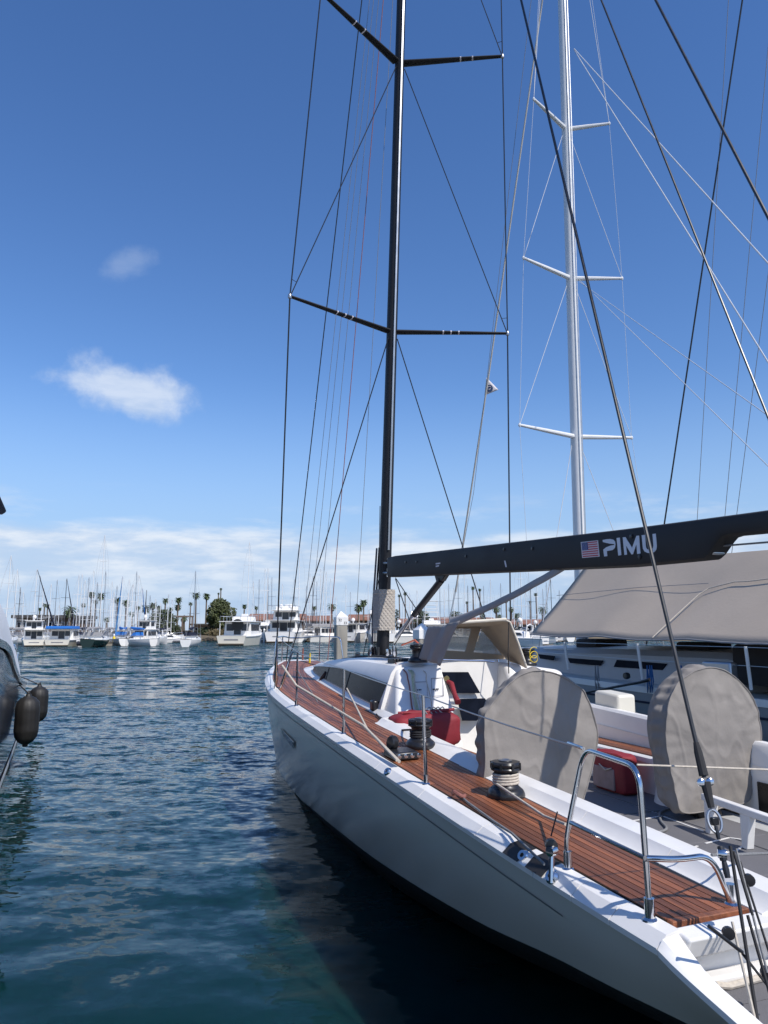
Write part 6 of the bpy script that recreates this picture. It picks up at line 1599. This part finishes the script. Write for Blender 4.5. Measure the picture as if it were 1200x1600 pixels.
        if arch: MB().lathe([(.02, -.03), (B_ * .19, -.02), (B_ * .19, .02), (.02, .03)], (-h * .56, 0, z - .55), 20, axis=(1, 0, 0)).build('dark_hatch', DARK, o)
        if decks >= 3 or pilothouse: 
            house(-h * .30, h * .22, B_ * .40, 1.75, .05, .5, 'pilothouse')
            MB().box(-h * .5, h * .22, -B_ * .42, B_ * .42, z, z + .09).build('hardtop', WHITE, o, smooth=False, bevel=.04); z += .09
        if decks >= 2 and not pilothouse:
            MB().hexa([(-h * .15, -B_ * .36, z), (h * .22, -B_ * .3, z), (h * .22, B_ * .3, z), (-h * .15, B_ * .36, z), (-h * .1, -B_ * .36, z + .75), (h * .12, -B_ * .3, z + .75), (h * .12, B_ * .3, z + .75), (-h * .1, B_ * .36, z + .75)]).build('flybridge', WHITE, o, smooth=False, bevel=.05)
            for sg in (1, -1):
                MB().tube(rnd([(-h * .85, sg * B_ * .43, z + .7), (-h * .15, sg * B_ * .43, z + .7)]), .03, 6).build('fly_rail', STEEL, o)
                for k in range(4): MB().tube([(lerp(-h * .85, -h * .15, k / 3), sg * B_ * .43, z), (lerp(-h * .85, -h * .15, k / 3), sg * B_ * .43, z + .7)], .025, 6).build('rail_post', STEEL, o)
            for k in range(5): MB().tube([(-h * .85, lerp(-B_ * .43, B_ * .43, k / 4), z), (-h * .85, lerp(-B_ * .43, B_ * .43, k / 4), z + .7)], .025, 6).build('rail_post', STEEL, o)
            MB().tube([(-h * .85, -B_ * .43, z + .7), (-h * .85, B_ * .43, z + .7)], .03, 6).build('fly_rail', STEEL, o)
            MB().box(-h * .05, h * .03, -.5, .5, z, z + 1.15).build('helm_seat', WHITE, o, smooth=False, bevel=.08)
        if canopy:
            for sg in (1, -1):
                for x in (-h * .9, -h * .2): MB().tube([(x, sg * B_ * .42, F), (x, sg * B_ * .42, z + .55)], .035, 6).build('canopy_pole', STEEL, o)
            MB().hexa([(-h * .95, -B_ * .48, z + .02), (h * .1, -B_ * .48, z + .02), (h * .1, B_ * .48, z + .02), (-h * .95, B_ * .48, z + .02), (-h * .93, -B_ * .46, z + .55), (h * .08, -B_ * .46, z + .55), (h * .08, B_ * .46, z + .55), (-h * .93, B_ * .46, z + .55)]).build('canopy', canopy, o, smooth=False, bevel=.08)
            z += .55
    if tower:
        tz = z + tower
        for sx, sy in ((-.9, -1), (-.9, 1), (.9, -1), (.9, 1)): MB().tube([(sx * 1.2, sy * B_ * .36, z), (sx * .8, sy * B_ * .24, tz)], .05, 6).build('tower_leg', WHITE, o)
        n = 6
        for k in range(1, n + 1):
            f = k / n; a_, b_ = lerp(1.08, .72, f), B_ * lerp(.36, .24, f); zz_ = lerp(z, tz, f)
            MB().tube([(-a_, -b_, zz_), (a_, -b_, zz_), (a_, b_, zz_), (-a_, b_, zz_), (-a_, -b_, zz_)], .035, 6).build('tower_rung', WHITE, o)
        MB().box(-.8, .8, -B_ * .25, B_ * .25, lerp(z, tz, .55), lerp(z, tz, .55) + .08).build('tower_platform', WHITE, o, smooth=False)
        MB().box(-.9, .9, -B_ * .27, B_ * .27, tz, tz + .1).build('tower_top', WHITE, o, smooth=False)
    if dome:
        for dy in ((0,) if B_ < 5 else (-.9, .9)):
            MB().lathe([(.05, 0), (.3, .05), (.42, .3), (.36, .58), (.16, .76), (.01, .8)], (-h * .25, dy, z + .35), 14).build('radar_dome', WHITE, o)
            MB().tube([(-h * .25, dy, z - .3), (-h * .25, dy, z + .4)], .10, 8).build('dome_stand', WHITE, o)
    if mast_h:
        MB().tube([(-h * .1, .2, z - .2), (-h * .1, .2, mast_h)], [.12, .05], 8).build('signal_mast', WHITE, o); MB().tube([(-h * .1, -.7, lerp(z, mast_h, .5)), (-h * .1, 1.1, lerp(z, mast_h, .5))], .04, 6).build('crosstree', WHITE, o)
    for sg in (1, -1):
        MB().tube([(h * .2, sg * bw(h * .2) * .95, sh(h * .2) + .65), (h * .65, sg * bw(h * .65) * .92, sh(h * .65) + .65), (h * .97, 0, sh(h * .97) + .65)], .025, 6).build('bow_rail', STEEL, o)
        for x in (h * .2, h * .45, h * .65, h * .85): MB().tube([(x, sg * bw(x) * .93, sh(x)), (x, sg * bw(x) * .93, sh(x) + .65)], .02, 6).build('rail_post', STEEL, o)
        MB().tube([(-h * .2, sg * B_ * .3, z - .2), (-h * .35, sg * B_ * .34, z + 2.4)], [.03, .012], 6).build('antenna', WHITE, o)
    return o
motor_boat(52, 116, 118, 12, 4.4, 'cream trawler with dark window band at the left behind the navy yacht', 1.35, CREAM, 2, None, True, 0, pilothouse=True, k=0.74)
motor_boat(104, 117, 97, 11, 5.0, 'white cruiser with a bright blue canopy over its after deck', 1.25, CREAM, 1, BLUEC, False, k=0.80)
motor_boat(231, 122, 78, 10, 3.6, 'white pilothouse cruiser with a tall blank cabin back', 1.3, WHITE, 1, None, True, 7.5, pilothouse=True, k=0.78)
motor_boat(382, 127, 84, 13, 4.7, 'cream flybridge cruiser with round dark hatch left of the white piles', 1.35, CREAM, 2, None, False, 0, arch=True, k=1.12)
motor_boat(449, 154, 90, 20, 5.8, 'big white three deck motor yacht seen square from astern', 1.9, WHITE, 3, None, True, 0, k=1.1)
motor_boat(486, 166, 8, 11, 3.8, 'white open motor boat lying sideways right of the big yacht', 1.3, WHITE, 1, None, False, sport=True)
motor_boat(514, 160, 30, 10, 3.6, 'white sports boat under a grey cover left of the numbered pile', 1.2, WHITE, 1, CANVASD, False)
motor_boat(555, 160, 75, 12, 4.4, 'white motor yacht with dark windows right of the numbered pile', 1.9, WHITE, 1, None, True)
motor_boat(592, 152, 96, 16, 5.2, 'tall white motor yacht half hidden behind the black mast', 1.8, WHITE, 3, None, True, 12)
motor_boat(634, 150, 24, 12, 4.0, 'white sports cruiser in front of the dock right of the mast pad', 1.3, WHITE, 1, None, True, sport=True)
motor_boat(674, 150, 96, 12, 4.6, 'white fishing boat with a tall open tuna tower', 1.5, WHITE, 2, None, False, 0, tower=4.6)
motor_boat(800, 120, 150, 11, 3.8, 'white sports cruiser between spray hood and awning corner', 1.2, WHITE, 1, None, True, sport=True)
motor_boat(826, 150, 160, 11, 3.8, 'far white cruiser with a radar dome below the awning corner', 1.2, WHITE, 1, None, True, sport=True)
motor_boat(866, 165, 80, 12, 4.4, 'white motor yacht with a round white dome hidden by the awning', 1.5, WHITE, 2, None, True)

# ---- sailing boats
def sail_boat(px, d, hd, L_, py_top, label, hull=WHITE, cover=None, mast_m=None, furl=None, sp=2, jib=None, group='far sailing boats', lean=0.0):
    B_ = L_ * .30; F = .9 + L_ * .02; o = empty('sailing_boat', (at_x(px, d), d, 0), R(hd), label, 'sailing boat', group); h = L_ / 2; mx = L_ * .08
    o.location -= Vector((math.cos(R(hd)) * mx, math.sin(R(hd)) * mx, 0))
    bw = curve([(-h, B_ * .30), (-h * .4, B_ * .47), (0, B_ * .5), (h * .5, B_ * .32), (h, .03)]); sh = curve([(-h, F), (-h * .2, F * .92), (h, F * 1.3)])
    secs = []
    for i in range(13):
        x = lerp(-h, h, i / 12); b = bw(x); a = [(x, b * (1 - (1 - f) ** 2) ** .6, lerp(-.35, sh(x), f)) for f in (1, .75, .5, .25, .08)]
        secs.append(a + [(p[0], -p[1], p[2]) for p in reversed(a)])
    MB().loft(secs, caps=True).build('hull', hull, o, angle=45)
    MB().loft([[(x, bw(x) + .01, sh(x) - .05), (x, bw(x), sh(x) + .04), (x, 0, sh(x) + .09), (x, -bw(x), sh(x) + .04), (x, -bw(x) - .01, sh(x) - .05)] for x in [lerp(-h, h, i / 10) for i in range(11)]]).build('deck', WHITE2, o, angle=30)
    cb = MB().loft([[(x, w, F * .95), (x, w * .85, F * .95 + hh), (x, -w * .85, F * .95 + hh), (x, -w, F * .95)] for x, w, hh in ((-h * .25, B_ * .33, .55), (h * .1, B_ * .32, .5), (h * .45, B_ * .16, .25))], caps=True).build('cabin', WHITE, o, angle=25)
    for sg in (1, -1): MB().hexa([(-h * .2, sg * B_ * .325, F + .18), (h * .2, sg * B_ * .28, F + .16), (h * .2, sg * B_ * .26, F + .16), (-h * .2, sg * B_ * .29, F + .18), (-h * .2, sg * B_ * .315, F + .36), (h * .2, sg * B_ * .272, F + .30), (h * .2, sg * B_ * .25, F + .30), (-h * .2, sg * B_ * .28, F + .36)]).build('cabin_window', FARG, cb, smooth=False)
    MB().box(-h * .98, -h * .3, -B_ * .2, B_ * .2, F * .9 + .06, F * .9 + .10).build('cockpit', DARK, o, smooth=False)
    dg = cover or CANVASD
    MB().loft([[(-h * .30, B_ * .33, F + .5), (-h * .30, B_ * .26, F + 1.05), (-h * .30, -B_ * .26, F + 1.05), (-h * .30, -B_ * .33, F + .5)], [(-h * .05, B_ * .30, F + .5), (-h * .14, B_ * .22, F + .95), (-h * .14, -B_ * .22, F + .95), (-h * .05, -B_ * .30, F + .5)]], caps=True).build('dodger', dg, o)
    mm = mast_m or MATS['white_spar']; zt_ = z_of(py_top, d) 
    top = Vector((mx + lean, 0, zt_)); foot = Vector((mx, 0, F + .4)); w = .05 + L_ * .0025
    mast_ = MB().tube([foot, foot.lerp(top, .5), top], [w, w * .95, w * .7], 10).build('mast', mm, o)
    tips = []
    for k in range(sp):
        p = foot.lerp(top, (k + 1.1) / (sp + 1.2)); e = B_ * .34 * (1 - .15 * k)
        for sg in (1, -1): MB().tube([p, p + Vector((-.15, sg * e, .03))], [.04, .025], 6).build('spreader', mm, mast_)
        tips.append((p, e))
    for sg in (1, -1):
        chain = [Vector((mx - .1, sg * B_ * .46, F))] + [p + Vector((-.15, sg * e, .03)) for p, e in tips] + [top]
        MB().tube(chain, .013, 5).build('shroud', GWIRE, o)
    MB().tube([(h * .97, 0, F * 1.3), top], .015, 5).build('forestay', GWIRE, o) if not jib else MB().tube([Vector((h * .97, 0, F * 1.3)), Vector((h * .97, 0, F * 1.3)).lerp(top, .08), Vector((h * .97, 0, F * 1.3)).lerp(top, .5), top], [.05, .15, .11, .04], 8).build('furled_jib', jib, o)
    MB().tube([(-h * .98, 0, F), top], .013, 5).build('backstay', GWIRE, o)
    MB().tube([(mx - .1, 0, F + 1.35), (-h * .55, 0, F + 1.45)], .07, 8).build('boom', mm, o)
    if furl is not False:
        MB().tube([(mx - .1, 0, F + 1.75), (mx - .9, 0, F + 1.62), (-h * .3, 0, F + 1.58), (-h * .54, 0, F + 1.52)], [.16, .22, .19, .10], 10).build('sail_cover', furl or cover or CANVASD, o)
    for sg in (1, -1):
        MB().tube([(-h * .95, sg * bw(-h * .95) * .9, F + .6), (0, sg * bw(0) * .96, F + .6), (h * .6, sg * bw(h * .6) * .9, F * 1.15 + .6), (h * .98, 0, F * 1.3 + .6)], .014, 5).build('guard_wire', STEEL, o)
        for x in (-h * .95, -h * .4, 0, h * .35, h * .6): MB().tube([(x, sg * bw(x) * .93, sh(x)), (x, sg * bw(x) * .93, sh(x) + .6)], .018, 5).build('stanchion', STEEL, o)
    return o
DM = mat('dark_spar', (.05, .05, .055), .4)
SBL = [
 (8, 104, 95, 11, 868, 'tall white mast at the left rising over the white cover', dict()),
 (20, 125, 92, 10, 889, 'shorter white mast second from the left frame', dict()),
 (27, 135, 100, 9, 918, 'short mast just right of two taller masts at far left', dict(mast_m=DM)),
 (51, 128, 60, 12, 889, 'white masted boat with dark furled headsail above the trawler', dict(jib=NAVYC)),
 (63, 140, 92, 10, 916, 'white mast right of the trawler cabin', dict()),
 (34, 150, 94, 10, 925, 'white mast leaning over the dark low building', dict(lean=-.5)),
 (99, 150, 80, 11, 904, 'dark masted boat behind the blue canopy cruiser', dict(mast_m=DM, jib=NAVYC)),
 (90, 160, 92, 9, 945, 'short mast above the left end of the blue canopy', dict()),
 (118, 152, 95, 11, 897, 'slim white mast right of the date palm', dict()),
 (128, 148, 92, 11, 906, 'white mast halfway between the date palm and tallest mast', dict()),
 (141, 140, 85, 12, 890, 'white mast standing beside the tall fan palm', dict()),
 (148, 128, 90, 10, 910, 'thin grey mast just left of the tallest mast', dict(mast_m=DULL)),
 (155, 113, 97, 11, 836, 'dark green hulled boat with the tallest far mast', dict(hull=GREENH, sp=3, cover=CANVASD)),
 (175, 136, 92, 10, 924, 'low mast between tallest mast and blue furled sail', dict()),
 (187, 122, 118, 11, 900, 'boat with a bright blue furled headsail and blue sail cover', dict(jib=mat('pale_blue_sailcloth', (.12, .33, .62), .8), cover=BLUEC)),
 (204, 118, 150, 9, 912, 'small white boat wrapped in blue canvas covers', dict(cover=BLUEC)),
 (213, 134, 70, 11, 898, 'white mast with crossing stays left of the pilothouse cruiser', dict()),
 (226, 138, 110, 10, 922, 'dark mast behind the white pilothouse cruiser', dict(mast_m=DM, jib=NAVYC)),
 (241, 150, 92, 9, 935, 'short mast right of the white pilothouse cruiser', dict()),
 (249, 160, 80, 9, 942, 'pale mast in front of the round dark tree', dict()),
 (261, 158, 40, 9, 928, 'small white sloop with mast beside the straight palm', dict(cover=NAVYC)),
 (302, 115, 93, 9, 892, 'white sloop seen square from its rounded stern', dict(cover=NAVYC, mast_m=DULL)),
 (386, 160, 80, 15, 846, 'boat with the tall white mast above the cream flybridge cruiser', dict(sp=3)),
 (403, 165, 92, 10, 905, 'thin mast right of the cream flybridge cruiser', dict(mast_m=DULL)),
 (412, 162, 100, 12, 888, 'white mast left of a close pair above the white piles', dict()),
 (416.5, 165, 96, 12, 887, 'white mast right of a close pair above the white piles', dict(jib=NAVYC)),
 (466, 160, 96, 15, 850, 'tall white mast rising from behind the big white yacht', dict(sp=3)),
 (478, 172, 92, 10, 915, 'grey mast between big white yacht and open motor boat', dict(mast_m=DULL)),
 (488, 174, 92, 11, 900, 'dark mast above the open motor boat', dict(mast_m=DM)),
 (500, 174, 90, 12, 888, 'left mast of three standing left of the numbered pile', dict()),
 (505, 176, 92, 12, 884, 'middle mast of three standing left of the numbered pile', dict()),
 (509, 178, 94, 11, 893, 'right mast of three standing left of the numbered pile', dict()),
 (525, 176, 92, 10, 932, 'short mast just left of the numbered pile', dict()),
 (640, 178, 92, 10, 926, 'short mast between the mast pad and vang', dict()),
 (645, 182, 92, 10, 938, 'low thin mast behind the vang tube', dict(mast_m=DULL)),
 (688, 178, 92, 11, 914, 'thin mast right of the tuna tower', dict(mast_m=DULL)),
 (695, 180, 92, 11, 920, 'second thin mast right of the tuna tower', dict()),
 (717, 176, 92, 12, 906, 'slim mast left of the black diagonal stay', dict(mast_m=DULL)),
 (727, 176, 92, 13, 894, 'white mast close beside the black diagonal stay', dict()),
 (732, 180, 92, 10, 915, 'dark mast just right of the black diagonal stay', dict(mast_m=DM)),
 (804, 150, 92, 11, 930, 'white mast right of the starboard shroud', dict()),
 (816, 140, 92, 14, 860, 'white mast left of the awning corner', dict()),
 (823, 150, 60, 11, 925, 'white mast with slanting headstay near the awning corner', dict()),
 (831, 165, 92, 13, 914, 'dark mast crossed by the rolled strap', dict(mast_m=DM)),
 (850, 160, 70, 11, 920, 'mast above the white radar dome', dict(mast_m=DULL)),
 (863, 165, 110, 12, 905, 'dark mast with crossed stays right of the radar dome', dict(mast_m=DM, jib=NAVYC)),
 (876, 175, 92, 10, 922, 'thin mast left of the big white mast', dict(mast_m=DULL)),
]
for px, d, hd, L_, pt, lab, kw in SBL: sail_boat(px, d, hd, L_, pt, lab, **kw)
# small craft
def dinghy(px, d, hd, label, mt):
    o = empty('inflatable_dinghy', (at_x(px, d), d, 0), R(hd), label, 'dinghy')
    MB().tube(rnd([(-1.5, .65, .35), (.8, .65, .38), (1.7, 0, .6), (.8, -.65, .38), (-1.5, -.65, .35)]), .24, 10).build('tube', mt, o); MB().box(-1.3, .9, -.5, .5, .15, .25).build('floor', WALLB, o, smooth=False); MB().box(-1.75, -1.5, -.18, .18, .2, .95).build('outboard', BLACK, o, bevel=.05)
    MB().box(-.2, .1, -.5, .5, .45, .52).build('thwart', WOOD, o, smooth=False)
dinghy(135, 110, 150, 'black inflatable dinghy beside the dark green hull', RUBBER)
dinghy(283, 150, 20, 'grey inflatable dinghy left of the round sterned sloop', CANVASD)

FILL = [
 (57, 145, 92, 11, 900, 'thin mast between the dark stay and the palm pair', dict(mast_m=DULL)), (75, 150, 92, 11, 912, 'mast just left of the broad date palm', dict()), (84, 155, 88, 10, 906, 'slender mast over the left end of the blue canopy', dict(mast_m=DULL)),
 (123, 158, 92, 12, 896, 'slender mast left of the dark green hull', dict()), (134, 150, 92, 11, 902, 'thin grey mast left of the tall fan palm', dict(mast_m=DULL)), (160, 150, 92, 12, 893, 'thin mast right beside the tallest far mast', dict(mast_m=DULL)),
 (171, 145, 95, 11, 908, 'white mast left of the blue furled sail', dict()), (179, 150, 92, 11, 915, 'grey mast hard against the blue furled sail', dict(mast_m=DULL)), (198, 138, 92, 11, 905, 'white mast between two palms right of the blue furled sail', dict(cover=BLUEC)),
 (209, 150, 92, 12, 893, 'tall thin mast above the blue wrapped boat', dict(mast_m=DULL)), (219, 155, 92, 11, 917, 'thin mast left edge of the pilothouse', dict(jib=BLUEC)), (232, 165, 92, 10, 930, 'low thin mast behind the pilothouse roof', dict(mast_m=DULL)),
 (267, 165, 60, 9, 936, 'low mast right of the straight palm', dict()), (243, 128, 70, 8, 948, 'small white sloop tucked beside the pilothouse cruiser', dict()), (145, 118, 95, 9, 930, 'small white sloop left of the dark green hull', dict(cover=CANVASD)), (197, 125, 105, 9, 926, 'white sloop behind the blue wrapped boat', dict(cover=BLUEC)), (174, 128, 92, 9, 934, 'white sloop behind the yellow marker', dict()), (210, 121, 92, 8, 940, 'white sloop right of the blue wrapped boat', dict()), (135, 126, 92, 10, 921, 'white sloop right of the blue canopy cruiser', dict(cover=NAVYC)),
 (394, 170, 92, 11, 908, 'slim mast over the right of the cream cruiser', dict()), (423, 170, 92, 11, 902, 'slim mast over the right end of the white piles', dict(mast_m=DULL)), (440, 172, 92, 11, 912, 'slim mast behind the big white yacht', dict()), (459, 172, 92, 11, 905, 'grey mast behind the right side of the big white yacht', dict(mast_m=DULL)), (483, 178, 92, 11, 895, 'white mast behind the open motor boat', dict()), (494, 180, 92, 11, 908, 'grey mast right of the open motor boat', dict(mast_m=DULL)), (516, 180, 92, 11, 903, 'white mast near the date palm left of the numbered pile', dict()), (540, 178, 92, 11, 914, 'white mast behind the cap of the numbered pile', dict()), (547, 180, 92, 11, 925, 'grey mast right of the numbered pile', dict(mast_m=DULL)), (575, 178, 92, 11, 910, 'white mast left of the black mast', dict()), (585, 180, 92, 11, 905, 'grey mast hard left of the black mast', dict(mast_m=DULL)),
 (630, 182, 92, 11, 918, 'white mast right of the quilted pad', dict()), (652, 184, 92, 11, 922, 'white mast left of the tuna tower', dict()), (702, 184, 92, 11, 912, 'grey mast right of the vang', dict(mast_m=DULL)), (710, 180, 92, 11, 918, 'white mast above the side flap', dict()), (745, 184, 92, 11, 908, 'white mast between the two tall right palms', dict()), (757, 184, 92, 11, 915, 'grey mast right of the two tall right palms', dict(mast_m=DULL)), (768, 182, 92, 11, 905, 'white mast above the spray hood roof', dict()), (784, 184, 92, 11, 911, 'grey mast near the small feathery palm', dict(mast_m=DULL)), (841, 180, 92, 12, 902, 'white mast by the tall distant palm at the awning', dict()), (856, 182, 92, 11, 910, 'grey mast beside the radar dome', dict(mast_m=DULL)),
]
for px, d, hd, L_, pt, lab, kw in FILL: sail_boat(px, d, hd, L_, pt, lab, **kw)
motor_boat(162, 132, 84, 9, 3.4, 'small white cabin cruiser behind the tallest mast', 1.1, WHITE, 1, None, False, k=.8)
motor_boat(190, 135, 96, 9, 3.2, 'small cream cabin cruiser behind the blue furled sail', 1.1, CREAM, 1, None, False, k=.8)
motor_boat(268, 150, 20, 8, 2.8, 'small white runabout left of the round sterned sloop', .9, WHITE, 1, None, False, sport=True, k=.8)
motor_boat(418, 158, 92, 11, 4.0, 'white cruiser behind the white dock piles', 1.3, WHITE, 2, None, False)
motor_boat(700, 150, 160, 10, 3.4, 'white sports cruiser behind the side flap', 1.2, WHITE, 1, None, True, sport=True)
for i, (px, py, d, rp, kind, lab) in enumerate([(60, 952, 225, 4, 'fan', 'distant palm left of the close palm pair'), (128, 946, 222, 5, 'fan', 'distant palm right of the broad date palm'), (147, 941, 215, 5, 'fan', 'smaller palm between the two tall fan palms'), (205, 958, 205, 6, 'date', 'short palm above the blue wrapped boat'), (214, 950, 215, 5, 'fan', 'distant palm left of the shaggy palm'), (246, 950, 215, 5, 'fan', 'distant palm between leaning and straight palms'), (265, 952, 215, 4.5, 'fan', 'small palm right of the straight palm'), (296, 944, 220, 4, 'fan', 'distant palm left of the tall straight palm'), (400, 950, 225, 4, 'fan', 'distant palm over the tiled roof left part'), (490, 950, 220, 5, 'fan', 'distant palm over the tiled roof right of the big yacht')]):
    palm(px, py, d, PX(rp, d), lab, kind)
